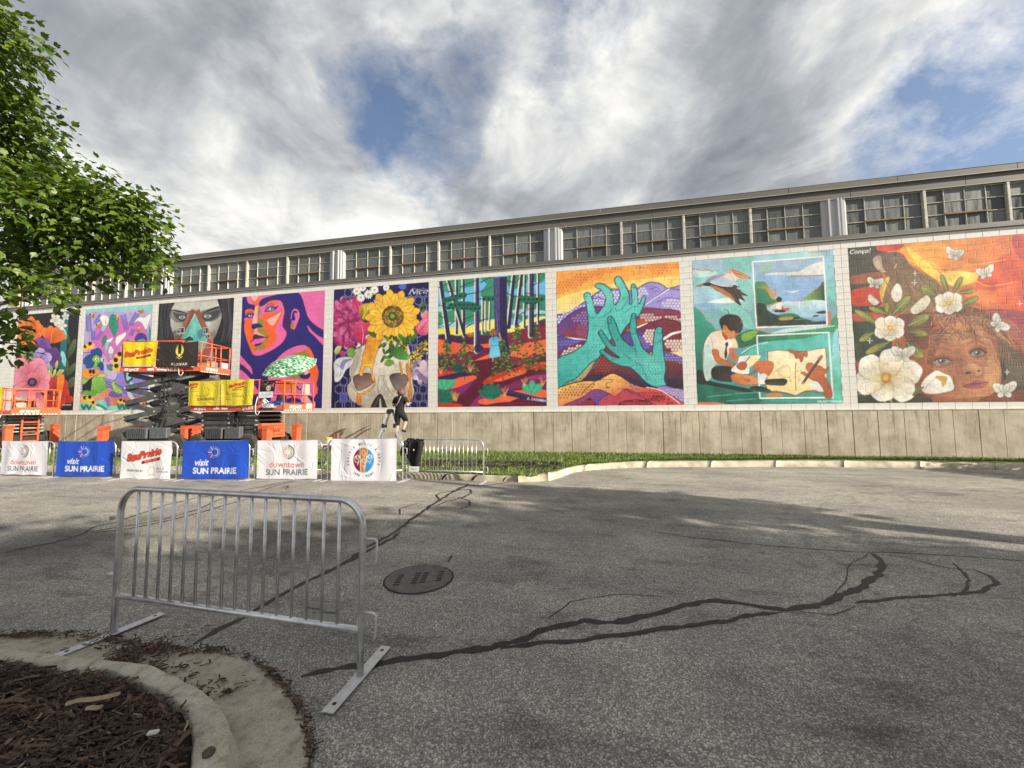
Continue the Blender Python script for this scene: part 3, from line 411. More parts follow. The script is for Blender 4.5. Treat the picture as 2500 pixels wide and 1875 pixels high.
def m_skull(A):
    A.bg('161350', '120f46', .25, 30)
    for j in range(0, 18):
        for i in range(0, 14):
            x = 110+i*92+(46 if j % 2 else 0); y = 300+j*79
            if 330 < x < 760 and y < 1250 or A.rng.rand() < .12: continue
            h = [(x+40*math.cos(math.pi/6+k*math.pi/3), y+46*math.sin(math.pi/6+k*math.pi/3)) for k in range(7)]
            if (i*7+j*3) % 13 == 0: A.p('4a52b8', h[:6], 0)
            A.l('8f90cf', 5, h, sm=0)
    A.p('5566cc', '690,240 720,215 770,215 770,260 730,275', 0)
    # skull
    B = 'ddd6ca'
    A.p(B, '330,760 430,700 600,690 760,770 810,900 820,1050 830,1180 850,1270 830,1330 780,1400 700,1440 350,1440 340,1410 240,1360 200,1290 195,1220 230,1160 215,1080 240,960 270,860', g=('bdb3a4', (500, 850), (420, 1420)), nz=.22, cell=22)
    A.p('9a8f80', '240,960 300,850 340,840 300,1000 260,1120 225,1130', a=.6); A.p('ded6c8', '480,860 560,840 640,900 650,1050 560,1110 480,1090', a=.8, nz=.15)
    A.p('5a4a44', '255,1130 330,1092 430,1100 450,1170 400,1220 300,1260 265,1200', g=('a07a72', (300, 1110), (330, 1250)), line=('2a2220', 6), nz=.2); A.p('4d4440', '610,1120 680,1090 770,1110 785,1170 740,1250 690,1265 640,1210', g=('8f8480', (650, 1100), (720, 1250)), line=('2a2220', 6), nz=.2)
    A.p('2a2420', '430,1440 440,1380 470,1330 515,1290 550,1330 575,1400 580,1440'); A.p('cfc6b6', '508,1440 515,1330 530,1440'); A.l('6a5a4a', 6, '450,1430 480,1380 500,1320')
    for q in ('500,1140 490,1220 500,1290', '545,1140 570,1220 640,1300', '460,1160 470,1200 440,1250', '560,1150 600,1240 690,1290', '520,1110 560,1120', '230,1200 300,1290 400,1300', '260,1340 330,1390'): A.l('8a7f72', 7, q, a=.8)
    for q in ('520,1150 510,1260', '590,1180 620,1260 690,1310', '250,1250 290,1320'): A.l('efe8dc', 7, q, a=.8)
    # gilded drips
    G, GD = 'd98a1e', '8a4a0e'
    A.p(G, '390,740 450,715 545,730 520,800 500,860 470,930 450,1010 440,1090 465,1150 445,1170 430,1120 420,1040 380,1030 350,1060 345,1110 320,1115 310,1080 335,1000 340,930 365,850', g=('f2b23a', (400, 760), (480, 960)), line=(GD, 5), nz=.25)
    A.p('e0a040', '700,770 760,800 790,900 760,980 770,900 720,840', g=(G, (720, 780), (780, 960)))
    A.p(G, '290,1290 330,1290 430,1230 455,1170 460,1200 420,1260 330,1320 330,1400 290,1390', line=(GD, 4), g=('f0b84a', (300, 1300), (440, 1220))); A.p(G, '770,1000 815,1040 815,1180 830,1280 800,1390 790,1330 800,1200 780,1110', line=(GD, 4)); A.p(G, '700,990 720,990 735,1100 720,1100', line=(GD, 3)); A.p(G, '690,1265 740,1240 765,1190 750,1290 710,1295', line=(GD, 4))
    A.l('fbe2a0', 5, '430,760 470,750 510,760'); A.l('fbe2a0', 4, '370,1020 400,1010 420,1020')
    # flowers
    A.p('3d5a2a', '300,480 420,560 560,640 700,660 820,620 880,700 780,760 640,740 500,760 380,700 280,720 200,560')
    A.p('8f1455', '60,560 100,420 200,370 330,420 360,560 340,700 260,800 120,840 60,760')
    for k in range(110):
        a = A.rng.rand()*6.283; r = 160*A.rng.rand()**.6; x = 200+r*.95*math.cos(a); y = 590+r*1.25*math.sin(a)
        A.petal(['b01e6a', 'c93a86', '8f1455', 'd9559a'][k % 4], x, y, a+.5*(A.rng.rand()-.5), 75, 42, g='6d0f45' if k % 2 else 'e07ab0')
    A.p('c92a6a', '240,420 250,350 290,335 340,380 335,450 290,480 250,460', g=('e0508a', (250, 360), (320, 460))); A.l('7a1040', 5, '265,350 280,420 300,470'); A.l('7a1040', 5, '300,345 315,420'); A.p('d8406f', '270,640 320,600 370,600 410,590 410,680 370,720 380,790 340,820 300,780 260,720', g=('b01e5a', (300, 620), (350, 780)), line=('8a1446', 4)); A.l('f09ac0', 5, '330,620 350,700 340,790')
    A.p('c9a21e', '320,430 400,405 440,450 420,500 390,590 340,580 315,520', g=('3a3010', (350, 430), (360, 580))); 
    for k in range(14): A.l('e6c43a', 6, [(345+A.rng.randint(70), 420+A.rng.randint(60)), (330+A.rng.randint(80), 500+A.rng.randint(70))])
    for (x, y, r) in ((285, 285, 42), (400, 315, 46), (460, 272, 44), (325, 348, 42), (430, 435, 46), (500, 395, 48), (345, 255, 34), (575, 250, 34)):
        A.flower('f1f2ea', x, y, r, 13, 13, g='ffffff', rot=r); A.e('b09a2a', x, y, r*.26); A.e('d8c24a', x-2, y-2, r*.15)
    for k in range(13):
        a = -1.9+k*6.283/13; A.petal('e8961e', 640, 540, a+.2, 275, 105, g='f9c63a', line=('a85a10', 4))
    for k in range(13):
        a = -1.65+k*6.283/13; A.petal('e8a024', 640, 540, a+.2, 235, 88, g='fbd04a', line=('b0660f', 4)); c, d = math.cos(a+.2), math.sin(a+.2); A.l('b8690f', 4, [(640+110*c, 540+110*d), (640+215*c, 540+215*d)])
    A.e('6b5516', 640, 535, 108, 112, nz=.4); A.e('8a7020', 640, 535, 84, 86, nz=.5); A.e('4a4a1a', 640, 535, 46, 46, nz=.3); A.e('7a9a3a', 636, 530, 22)
    for k in range(70):
        a = A.rng.rand()*6.283; r = 48+A.rng.rand()*58; A.e('c9a23a' if k % 2 else '3a2c0e', 640+r*math.cos(a), 535+r*math.sin(a), 6)
    A.p('d94f78', '865,640 900,590 950,545 990,555 990,690 940,720 890,700', g=('f07f9f', (880, 680), (970, 580)), line=('8f2a4a', 4)); A.l('a83058', 5, '900,690 950,620 985,570'); A.l('f7b0c4', 6, '880,660 930,600 970,570'); A.p('f0a0b8', '915,520 940,470 990,490 990,550 940,560', g=('d96a90', (930, 490), (980, 540)))
    for q in ((900, 440, -.6, 90), (880, 700, 2.4, 80), (840, 720, 1.6, 70), (930, 500, -1.2, 60)): A.petal('4d7a2e', q[0], q[1], q[2], q[3], 34, g='2c4a1c')
    for k in range(34):
        x = 560+A.rng.randint(260); y = 740+A.rng.randint(220); A.petal(['4f7f2e', '6a9a3a', '2f5a22'][k % 3], x, y, A.rng.rand()*6.28, 60+A.rng.randint(40), 30, g='24481a')
    A.p('2f6a26', '620,860 700,840 780,890 800,950 720,960 650,930', g=('5a9a3a', (640, 860), (780, 940))); A.p('4f8a34', '690,720 720,705 770,760 780,830 740,800', g=('2a5a20', (700, 720), (760, 810))); A.p('6a9a3a', '555,1000 600,950 660,990 600,1025')
    for k in range(150):
        t = A.rng.rand(); x = 800+t*185+A.rng.randint(-20, 20); y = 1000-t*190+A.rng.randint(-70, 70)
        if k % 3: A.e(['d8b02a', 'e8c83a', 'b08a1a'][k % 3], x, y, 9)
        else: A.l('2f4a1e', 7, [(x, y), (x+36, y-14)])
    for k in range(26):
        x = 840+A.rng.randint(140); y = 1000+A.rng.randint(200); A.petal(['b9a2c4', 'dccbe0', '8d7aa0', 'f0e2ee'][k % 4], x, y, A.rng.rand()*6.28, 80, 48, g='7a668f')
    A.p('f0dbe6', '905,1010 940,960 975,1000 970,1080 930,1100 905,1060', g=('c9a2bc', (910, 1000), (960, 1080)))
    A.p('c9cfd8', '65,1080 60,990 110,940 200,930 255,950 240,1010 180,1060 150,1120 110,1170 70,1170', g=('e6ecf0', (80, 1000), (140, 1140)), line=('5a5a80', 4)); A.p('8f82b8', '120,1010 160,960 240,950 180,990 150,1060'); A.l('5a6a7a', 5, '80,1000 130,1040 120,1120'); A.p('d9d8a0', '65,880 90,830 135,825 120,880 90,910', g=('9a9a5a', (80, 840), (110, 890)))
    A.e('5a8a34', 232, 888, 44, 48); 
    for k in range(5): A.l('a8c86a', 4, [(205+k*13, 850), (200+k*16, 890), (210+k*11, 928)])
    A.l('3d6a2a', 14, '260,860 320,830 350,800'); A.p('b02a6a', '120,880 160,870 170,920 130,920')
def m_forest(A):
    S = '2b1f4f'
    A.bg('5aa8dc', '5aa8dc', .08)
    A.p('6fc0ee', '1080,200 2150,110 2150,420 1080,480', a=.8)
    for q in ('1080,180 1300,170 1280,260 1180,300 1080,250', '1240,170 1480,150 1440,230 1330,260 1270,330', '1500,150 1650,150 1640,330 1560,420 1500,300 1560,220', '1760,140 1960,130 1930,230 1800,260', '1980,110 2140,100 2140,160 2040,200', '1080,420 1300,400 1480,470 1460,560 1300,620 1080,640', '1350,500 1660,380 1650,620 1480,600', '1750,360 1900,320 2150,330 2150,520 1950,480 1820,560', '1090,520 1250,560 1380,640 1200,700 1080,690', '1840,520 2000,500 2150,560 2000,620'): A.p('3f9a78', q, g=('2f8a6a', (1100, 300), (2000, 400)))
    for q in ('1100,620 1250,590 1420,640 1400,660 1180,660', '1500,600 1640,560 1640,640', '1800,480 1950,460 2140,480 2140,510 1900,520', '1080,440 1200,420 1240,460 1100,490'): A.p('9ad4e4', q)
    A.p('f2dc5a', '1080,660 1250,640 1400,620 1640,570 1830,620 1960,560 2150,540 2150,660 1900,740 1080,740', g=('f7ea7a', (1300, 640), (1350, 720)))
    A.p('24604a', '1080,715 1200,708 1290,720 1420,690 1520,670 1700,690 1860,680 1960,620 2060,580 2150,570 2150,800 1080,800')
    A.p('3a1d4a', '1080,735 1300,730 1500,720 1800,720 1960,650 2150,590 2150,1000 1080,1000', g=('5a1d42', (1200, 760), (1900, 900)))
    A.p('8a1f3c', '1080,1000 1400,860 2150,640 2150,1430 1080,1430', a=.8)
    A.p('d8402a', '1080,760 1200,780 1400,810 1640,800 1800,820 2150,760 2150,830 2020,900 1900,940 1600,880 1400,880 1240,900 1080,900', g=('ee6a42', (1100, 800), (1300, 900)))
    A.p('ee6a42', '1080,770 1160,790 1150,870 1080,890'); A.p('6a1a4a', '1500,850 1760,830 1800,900 1660,950 1480,960 1350,980 1480,900'); A.p('ee6a42', '1440,970 1600,900 1700,900 1560,950'); A.p('ef7048', '2040,900 2150,800 2150,880')
    A.p('5c0f2c', '1300,1000 1600,950 1900,1010 2150,940 2150,1430 1080,1430 1080,1010')
    A.p('7f1648', '1080,1060 1250,1010 1420,1010 1450,1080 1300,1110')
    A.p('d8402a', '1080,1080 1180,1070 1330,1090 1445,1120 1380,1170 1240,1200 1080,1180'); A.p('ee6a42', '1080,1160 1240,1140 1445,1115 1440,1170 1320,1230 1180,1240 1080,1230'); A.p('8f2468', '1080,1230 1240,1240 1440,1160 1420,1220 1300,1300 1200,1320 1080,1300'); A.p('6a1650', '1200,1320 1340,1270 1445,1150 1450,1190 1330,1300 1230,1350')
    A.p('c9301f', '1520,1190 1620,1100 1780,1060 1940,1010 2150,980 2150,1040 1950,1060 1760,1120 1640,1180'); A.p('ee6a42', '1640,1160 1780,1100 1880,1060 1945,1060 1940,1090 1820,1130 1700,1170'); 
    A.p('8f2468', '1400,1420 1500,1300 1680,1240 1850,1170 1980,1130 2150,1100 2150,1300 1900,1240 1720,1290 1560,1330 1480,1420', g=('7a1a58', (1500, 1350), (2000, 1150))); A.p('b03a7a', '1900,1150 2040,1110 2150,1110 2150,1140 2000,1150', a=.7)
    A.p('ee6a42', '1480,1360 1600,1320 1800,1270 2000,1250 2150,1260 2150,1330 1900,1330 1760,1380 1600,1400 1500,1390'); A.p('6a1038', '1560,1400 1800,1370 2150,1400 2150,1430 1500,1430'); A.p('c9301f', '1080,1380 1200,1380 1320,1400 1280,1430 1080,1430')
    # trunks
    def tr(a, w0, w1, hl='e8e6c8'):
        (x0, y0), (x1, y1) = P_(a); n = 1 if x1 >= x0 else 1
        A.l(hl, w0+9, [(x0-7, y0), (x1-7, y1)], w1+9, 0); A.l(S, w0, [(x0, y0), (x1, y1)], w1, 0)
    for a, w0, w1 in (('1270,160 1270,700', 20, 24), ('1335,160 1340,690', 20, 26), ('1180,160 1345,720', 24, 30), ('1525,350 1525,700', 10, 12), ('1555,380 1555,680', 8, 10), ('1600,380 1590,660', 10, 12), ('1940,130 1935,640', 16, 18), ('2070,110 2070,600', 14, 18), ('1905,130 1850,620', 26, 30), ('1830,140 1780,640', 30, 36), ('1108,175 1195,790', 34, 44), ('1470,150 1470,870', 34, 46), ('2003,110 2003,720', 46, 50)): tr(a, w0, w1)
    A.p(S, '1630,150 1760,140 1765,700 1790,900 1620,900 1640,700', 0); A.p('4d4780', '1634,150 1690,148 1690,640 1700,860 1640,880 1650,660', 0, nz=.4, cell=6)
    for k in range(26): y = 170+k*26; A.l('6f6aa0' if k % 2 else '383068', 4, [(1640+A.rng.randint(40), y), (1645+A.rng.randint(40), y+60)])
    A.p('4d4780', '1450,160 1466,160 1466,840 1448,850', 0); A.p('4a4478', '1985,110 2003,110 2003,700 1983,700', 0)
    A.p(S, '1440,860 1460,800 1490,800 1540,860'); A.p('4f8a7a', '1410,865 1440,840 1450,870')
    for q in ('1090,250 1200,200 1260,160', '1190,290 1300,280', '1340,320 1500,290 1640,230', '1480,360 1560,360 1640,330', '1300,250 1400,200 1480,170', '1760,300 1830,340 1900,330', '1760,180 1840,200 1890,150', '2000,230 2080,200 2140,180', '1120,430 1250,470 1300,480', '1090,520 1160,560', '1340,560 1440,520', '1480,580 1620,540', '1850,540 1960,470 2003,450', '2010,520 2140,510', '1080,600 1150,640', '1360,640 1440,590', '1940,300 2060,330', '2003,380 2100,420', '1190,620 1260,570', '1500,200 1600,150 1640,140'): A.l(S, 11, q, 4)
    for q in ('1115,385 1150,350 1220,330 1320,298 1370,310 1350,350 1270,370 1180,395', '1155,470 1180,420 1280,385 1400,390 1500,420 1500,460 1440,490 1360,465 1260,455', '1870,340 1960,330 2060,345 2130,330 2135,370 2060,400 1990,415 1920,400', '1520,340 1600,330 1640,360 1600,385 1540,380'):
        A.p('1f6a52', q); A.dots('0f3a38', q, 42, 13)
    A.p('b5521f', '1370,710 1400,690 1430,710 1420,735 1380,735'); A.e('d8803a', 1400, 705, 26, 12)
    # spruces
    for (x, y0, y1, w) in ((1165, 760, 1060, 130), (1345, 730, 1090, 160), (1865, 590, 1020, 150), (2045, 590, 1060, 150), (1720, 760, 1110, 150)):
        A.l('5a3a2a', 8, [(x, y0), (x, y1+60)], sm=0)
        for k in range(150):
            t = A.rng.rand()**.7; y = y0+(y1-y0)*t; d = (A.rng.rand()*2-1)*w*(t*.95+.05)
            A.e(['2f5a26', '4d7a34', '1c3d20', '6a9a44', '274d24', '36602a'][k % 6], x+d, y+abs(d)*.25, 13, 6, rot=.4 if d > 0 else -.4)
    # ferns and leaves
    def fern(x, y, L, c, v): 
        for a in (-2.5, -1.95, -1.5, -1.05, -.6):
            A.petal(c, x, y, a, L*(1 if abs(a+1.55) < .6 else .9), L*.36, line=None); cx, cy = math.cos(a), math.sin(a)
            for k in range(2, 9):
                t = k/9*L; A.l(v, 5, [(x+cx*t-cy*L*.13, y+cy*t+cx*L*.13), (x+cx*(t-8), y+cy*(t-8)), (x+cx*t+cy*L*.13, y+cy*t-cx*L*.13)], sm=0)
    fern(1600, 1345, 165, '1f7a5e', '0c3340'); fern(1150, 1385, 150, '1f7a5e', '0c3340'); fern(1280, 1080, 80, '1f6a4e', '0c3340')
    for (x, y, L) in ((1150, 1250, 135), (2010, 1290, 130)):
        for a in (-2.4, -1.6, -.8): A.petal('3fb08a', x, y, a, L, 70, line=('2a8a6c', 4)); A.l('7ad4ae', 4, [(x, y), (x+L*.9*math.cos(a), y+L*.9*math.sin(a))])
    A.p(S, '1080,1130 1200,1100 1330,1080 1420,1110 1300,1130 1240,1150 1080,1150'); A.p(S, '1720,1260 1840,1270 2000,1310 2150,1350 2150,1400 2000,1360 1850,1330 1730,1300'); A.l('4a4478', 5, '1740,1270 1900,1300 2140,1360')
    for (x, y) in ((1110, 1100), (1400, 1080), (1930, 1220), (2110, 1220), (1240, 1360), (1740, 1320), (1260, 1370)):
        for k in range(5): A.l('e8b05a', 4, [(x, y), (x-30+k*16, y-60-5*A.rng.randint(8))])
    # the child
    A.p('4fb4dc', '1585,760 1620,735 1665,735 1680,760 1680,820 1695,920 1670,930 1600,940 1585,910 1600,830', g=('7fd2ee', (1600, 760), (1660, 920)), line=('2a7fa8', 3)); A.l('2a7fa8', 5, '1600,822 1680,818'); A.e('9a6a3a', 1625, 690, 34, 36, nz=.4); A.l('6a4422', 10, '1625,700 1632,760'); A.l('d89a72', 14, '1680,762 1700,765 1690,720 1685,698'); A.l('d89a72', 12, '1590,770 1590,840'); A.l('d89a72', 12, '1622,938 1622,972')
def m_girl(A):
    A.bg('e07a34', '7a3a2a', .2, 60)
    for q, c in (('130,230 480,200 420,420 440,700 300,760 170,800', '3a3a2c'), ('170,780 420,740 500,800 520,1100 480,1300 210,1200', '2c3828'), ('170,600 420,560 460,640 380,720 180,720', 'c93a1e'), ('160,480 420,440 400,520 170,540', '8a4a34'), ('180,800 420,790 440,850 200,860', 'b5482a')): A.p(c, q, nz=.4, cell=24)
    A.p('e8a03a', '620,170 1200,120 1720,90 1720,600 1200,560 800,420 650,330', g=('d9602a', (700, 300), (1650, 300)), nz=.25, cell=50); A.p('f4c84a', '640,220 760,300 900,420 1000,470 1240,440 1300,480 1120,560 940,520 760,400', nz=.15); A.p('f7dc6a', '940,450 1080,430 1220,450 1200,520 1040,560', a=.8)
    A.p('c9381e', '400,210 620,200 560,250 420,260', nz=.4); A.p('d84a22', '1300,420 1500,300 1720,220 1720,700 1500,640 1250,600', nz=.4, cell=30); A.p('b8302a', '1560,130 1720,110 1720,330 1600,300', nz=.3)
    for q in ('700,260 900,250 1100,270 1300,230 1500,180', '760,330 900,310 1000,330 1200,330', '820,400 960,420 1120,400', '1000,300 1160,350 1400,340 1500,280', '1250,550 1400,520 1600,430', '1300,610 1500,590 1700,560', '1100,210 1300,200 1500,150'): A.l('c2562a', 9, q, a=.6)
    for q in ('720,230 900,220 1100,240', '700,380 860,360 960,450', '1150,380 1350,360 1500,330', '1200,480 1350,560 1600,520'): A.l('f6c050', 8, q, a=.7)
    A.p('e8853a', '1130,600 1400,590 1720,540 1720,760 1450,760 1250,700', nz=.35, cell=30, g=('d9452a', (1200, 620), (1650, 700))); A.p('8a3038', '1000,780 1200,760 1500,760 1720,800 1720,1020 1560,1000 1300,880 1000,860', nz=.35, g=('a03a4a', (1100, 800), (1650, 900)))
    # animal with flowing mane
    A.p('6a5242', '360,320 390,285 480,270 560,262 630,300 680,380 760,430 860,480 940,560 980,640 900,760 700,800 560,780 440,700 420,600 470,490 430,430 370,370', g=('8a6a48', (420, 320), (700, 640)), nz=.5, cell=10)
    A.p('b5a088', '360,320 420,300 440,400 470,440 400,420 365,370', nz=.3); A.e('2a2018', 548, 290, 12); A.l('4a3628', 8, '440,330 540,380 640,360'); A.l('d8c0a0', 6, '560,370 540,410')
    A.p('d8b858', '420,560 480,480 500,500 460,600 440,700 420,650', nz=.5, cell=8)
    for k in range(40):
        x = 440+A.rng.randint(430); y = 420+A.rng.randint(300); A.l(['8f7250', '4a3628', 'a88a5a', '5d4632'][k % 4], 6, [(x, y), (x+25, y+45), (x+40, y+100)], a=.8)
    A.l('f2d060', 6, '680,330 780,400 880,470 960,570')
    # hair
    A.p('6d3a2c', '560,830 700,790 860,780 1000,760 1160,730 1300,770 1420,850 1500,960 1560,1080 1640,1130 1720,1160 1720,1560 1480,1500 1460,1300 1400,1000 1200,900 1000,860 900,900 840,1000 830,1100 760,1100 640,1020', nz=.4, cell=14)
    for k in range(60):
        t = k/60; x0 = 850+t*520; A.l(['a06a4a', 'c89a6a', '5a2f24', '8a4f38'][k % 4], 6, [(x0, 900-40*math.sin(t*3)), (x0+60, 800+A.rng.randint(60)), (x0+220, 860+A.rng.randint(120)), (x0+320, 1000+A.rng.randint(160))], a=.7)
    for q in ('1400,1000 1500,1060 1530,1160 1480,1240 1420,1200', '1430,960 1540,1060 1560,1200 1640,1260', '1480,1300 1580,1350 1640,1280 1600,1200'): A.l('c9ad6a', 8, q, a=.8)
    for q in ('700,860 780,800 880,820 920,900 860,1000 800,940', '860,780 940,850 930,950 870,1020', '1200,780 1260,700 1330,720 1340,800', '1000,1000 900,1040 860,1100', '720,1050 800,1120 860,1060'): A.l('b07a52', 7, q, a=.7)
    A.p('2f2a26', '1460,1180 1560,1200 1680,1230 1680,1430 1540,1440 1470,1340', nz=.4)
    for k in range(14): A.l('8a7a5a', 5, [(1470+k*14, 1200), (1520+k*12, 1300), (1480+k*16, 1420)], a=.7)
    # face
    F = 'a4694a'
    A.p(F, '840,1100 880,980 960,900 1080,860 1240,880 1330,960 1380,1080 1440,1200 1465,1320 1440,1430 1380,1490 1300,1520 1200,1570 900,1570 880,1500 1000,1480 1060,1400 1000,1330 900,1290 830,1260 810,1180', g=('b87c56', (880, 1150), (1380, 1350)), nz=.22, cell=30)
    A.p('8a4a34', '840,1100 900,1000 960,900 1000,900 940,1050 880,1180 870,1280 820,1230', a=.7); A.p('d89a6a', '980,920 1120,880 1240,920 1200,1020 1040,1060', a=.45); A.p('8f4f38', '1060,1180 1130,1190 1120,1290 1090,1330 1060,1260', a=.5); A.p('d9a06e', '1340,1200 1430,1240 1450,1340 1390,1420 1320,1380', a=.6); A.p('7a3f2c', '880,1500 1100,1530 1300,1510 1350,1560 880,1570', a=.6)
    A.p('7a4430', '850,1200 920,1150 1010,1160 1060,1190 1040,1240 940,1250 870,1240', a=.75); A.p('948c80', '872,1226 920,1192 980,1190 1022,1206 980,1228 920,1244'); A.setclip('872,1226 920,1192 980,1190 1022,1206 980,1228 920,1244'); A.e('6a625a', 948, 1204, 36, 34); A.e('4a4a48', 948, 1200, 36, 20); A.e('14110f', 948, 1204, 16); A.setclip(); A.e('f4f4f0', 938, 1200, 7); A.l('2a140e', 13, '860,1226 910,1184 980,1180 1032,1204'); A.l('8a4a34', 8, '864,1196 915,1158 990,1156 1040,1184'); A.l('8a5540', 7, '880,1250 940,1262 1010,1238')
    A.p('7a4430', '1180,1130 1220,1090 1290,1080 1340,1120 1310,1170 1230,1185', a=.75); A.p('948c80', '1200,1142 1240,1118 1288,1118 1315,1140 1280,1160 1225,1163'); A.setclip('1200,1142 1240,1118 1288,1118 1315,1140 1280,1160 1225,1163'); A.e('6a625a', 1256, 1136, 33, 32); A.e('4a4a48', 1256, 1130, 34, 18); A.e('14110f', 1256, 1136, 15); A.setclip(); A.e('f4f4f0', 1247, 1131, 7); A.l('2a140e', 13, '1192,1144 1228,1108 1290,1106 1326,1134'); A.l('8a4a34', 8, '1190,1112 1235,1080 1295,1080 1335,1108'); A.l('8a5540', 7, '1215,1176 1265,1182 1312,1160')
    A.l('8a4f34', 14, '860,1120 940,1095 1020,1110', a=.8); A.l('8a4f34', 14, '1170,1060 1240,1030 1300,1050', a=.8)
    A.p('a05c3e', '1100,1290 1150,1240 1220,1230 1280,1260 1300,1300 1260,1330 1200,1320 1140,1330', g=('d09a72', (1130, 1320), (1240, 1250))); A.e('4a2418', 1175, 1308, 24, 11, rot=-.2); A.e('4a2418', 1268, 1290, 15, 9); A.p('d8a27a', '1190,1240 1240,1240 1250,1280 1200,1280', a=.7)
    A.p('8f4a44', '1130,1420 1200,1390 1240,1370 1290,1375 1355,1385 1320,1430 1240,1450 1170,1445', g=('a85f58', (1200, 1400), (1250, 1445))); A.l('4f2020', 6, '1135,1420 1220,1405 1300,1395 1350,1388'); A.l('d8a27a', 6, '1180,1455 1260,1460 1330,1430', a=.7)
    for q, c in (('1340,1080 1400,1180 1440,1320 1400,1430 1330,1440 1380,1300', 'd8955f'), ('870,1260 960,1290 1060,1330 1100,1420 1080,1520 940,1540 900,1400', 'a4613f'), ('1030,900 1150,880 1200,960 1120,1060 1040,1120 1000,1020', 'c98a5c'), ('1150,1130 1180,1230 1160,1250 1120,1200', '9a5638'), ('1100,1340 1180,1350 1160,1400 1110,1400', '9a5638')): A.p(c, q, a=.35)
    for k in range(46):
        t = k/46; x0 = 900+t*470; A.l(['5a3226', '8a5238', 'b98458', '452319'][k % 4], 7, [(x0-40, 830+30*math.sin(t*5)), (x0+A.rng.randint(-60, 40), 900+A.rng.randint(50)), (x0+A.rng.randint(-120, 80), 940+A.rng.randint(70)), (x0+A.rng.randint(-60, 140), 960+A.rng.randint(110))], a=.6)
    for k in range(30):
        a = k*.21; A.l(['6a3c2a', 'a8714c', '4a281c'][k % 3], 7, [(850+20*math.cos(a), 1000+k*9), (820+A.rng.randint(60), 1040+k*7), (870+A.rng.randint(30), 1090+k*5)], a=.6)
        A.l(['4f3a2c', '9a8058', '2f241c'][k % 3], 8, [(1380+k*8, 960+k*6), (1450+k*7, 1060+k*5), (1440+k*9, 1180+k*4)], a=.6)
    # leaves
    for (x, y, a, L, w) in ((660, 900, -.45, 200, 80), (660, 950, .15, 170, 60), (420, 900, -2.6, 260, 60), (360, 960, 2.6, 140, 60), (520, 810, -.8, 230, 80), (480, 810, -1.6, 110, 50), (480, 800, -2.8, 170, 50), (640, 1040, .8, 200, 80), (500, 1040, 2.7, 230, 60), (900, 640, -2.6, 150, 90), (1000, 620, -1.9, 170, 50), (1050, 610, -1.05, 150, 50), (1130, 720, -.45, 150, 60), (1090, 620, -.15, 160, 40), (560, 1050, 1.3, 90, 60), (720, 1080, 1.0, 120, 70)):
        A.petal('3f4f26', x, y, a, L, w, g='9a9a44', line=('2a341c', 4)); A.l('c0b860', 4, [(x, y), (x+L*.9*math.cos(a), y+L*.9*math.sin(a))])
    A.p('24321c', '225,1500 300,1490 390,1500 420,1570 225,1570', line=('8a9a4a', 4)); A.p('3a3020', '420,1500 640,1520 760,1480 860,1570 430,1570', nz=.4); A.l('9a9a5a', 12, '500,1500 520,1570'); A.l('b0a060', 10, '430,1530 470,1570')
    # white blossoms
    def bl(x, y, R, n, w, r0, sy=.8):
        for k in range(n):
            a = r0+k*6.283/n; L = R*(.9+.25*A.rng.rand()); cx, cy = math.cos(a), math.sin(a)*sy; an = math.atan2(cy, cx); Lk = L*math.hypot(cx, cy)
            A.petal('c9b47a', x, y, an, Lk, w, g='f4f2ea', line=('9a9488', 4), tip=.72)
            for j in (-.2, 0, .2): A.l('bdb8ae', 3, [(x+.35*Lk*math.cos(an+j*.6), y+.35*Lk*math.sin(an+j*.6)), (x+.9*Lk*math.cos(an+j), y+.9*Lk*math.sin(an+j))])
        A.e('c98a3a', x, y, R*.16, nz=.4); A.e('e8c060', x, y, R*.08)
    bl(505, 920, 145, 6, 105, -.5); bl(1010, 705, 130, 6, 95, -.6); bl(470, 1350, 300, 6, 210, -.3, .75)
    A.p('e4dcd4', '770,1420 800,1360 860,1310 910,1285 960,1310 1020,1335 1050,1400 1050,1450 960,1480 850,1490 790,1470', g=('f6f2ea', (800, 1440), (980, 1340)), line=('9a9080', 5)); A.l('b0a698', 5, '800,1450 870,1370 930,1340'); A.p('c9a03a', '890,1340 950,1330 1000,1350 960,1430 940,1380'); A.l('6a5a34', 14, '700,1500 740,1460 790,1430'); A.p('6a6a34', '700,1500 730,1440 760,1420 760,1470')
    A.p('e2dece', '510,630 540,560 570,535 600,570 610,640 580,690 540,690', line=('8a8474', 4), g=('f4f0e0', (520, 640), (590, 580))); A.p('ddd4c4', '315,680 325,630 370,660 410,700 370,725', line=('8a8474', 4)); A.p('d8d0b8', '680,760 760,680 820,640 850,690 800,760 720,800', nz=.4, cell=8)
    # butterflies
    for (x, y, k, r) in ((1050, 300, 1.0, .3), (1330, 460, 1.0, -.2), (370, 550, .9, .2), (1420, 900, 1.15, .9), (610, 1170, 1.3, .1), (1490, 1480, 1.3, .0)):
        for a, L, w in ((-2.5, 95, 60), (-.75, 105, 60), (-2.0, 60, 40), (-1.2, 66, 40), (2.7, 50, 36), (.4, 50, 36)):
            A.petal('a8a89c', x, y, a+r, L*k, w*k, g='e9e9e0', line=('6a6a60', 4)); A.l('6a6a60', 3, [(x, y), (x+L*k*.8*math.cos(a+r), y+L*k*.8*math.sin(a+r))])
    for (x, y) in ((720, 450), (715, 530), (330, 1030), (1510, 1300), (1620, 710)): A.l('fff', 4, [(x-22, y), (x+22, y)], sm=0); A.l('fff', 4, [(x, y-22), (x, y+22)], sm=0)
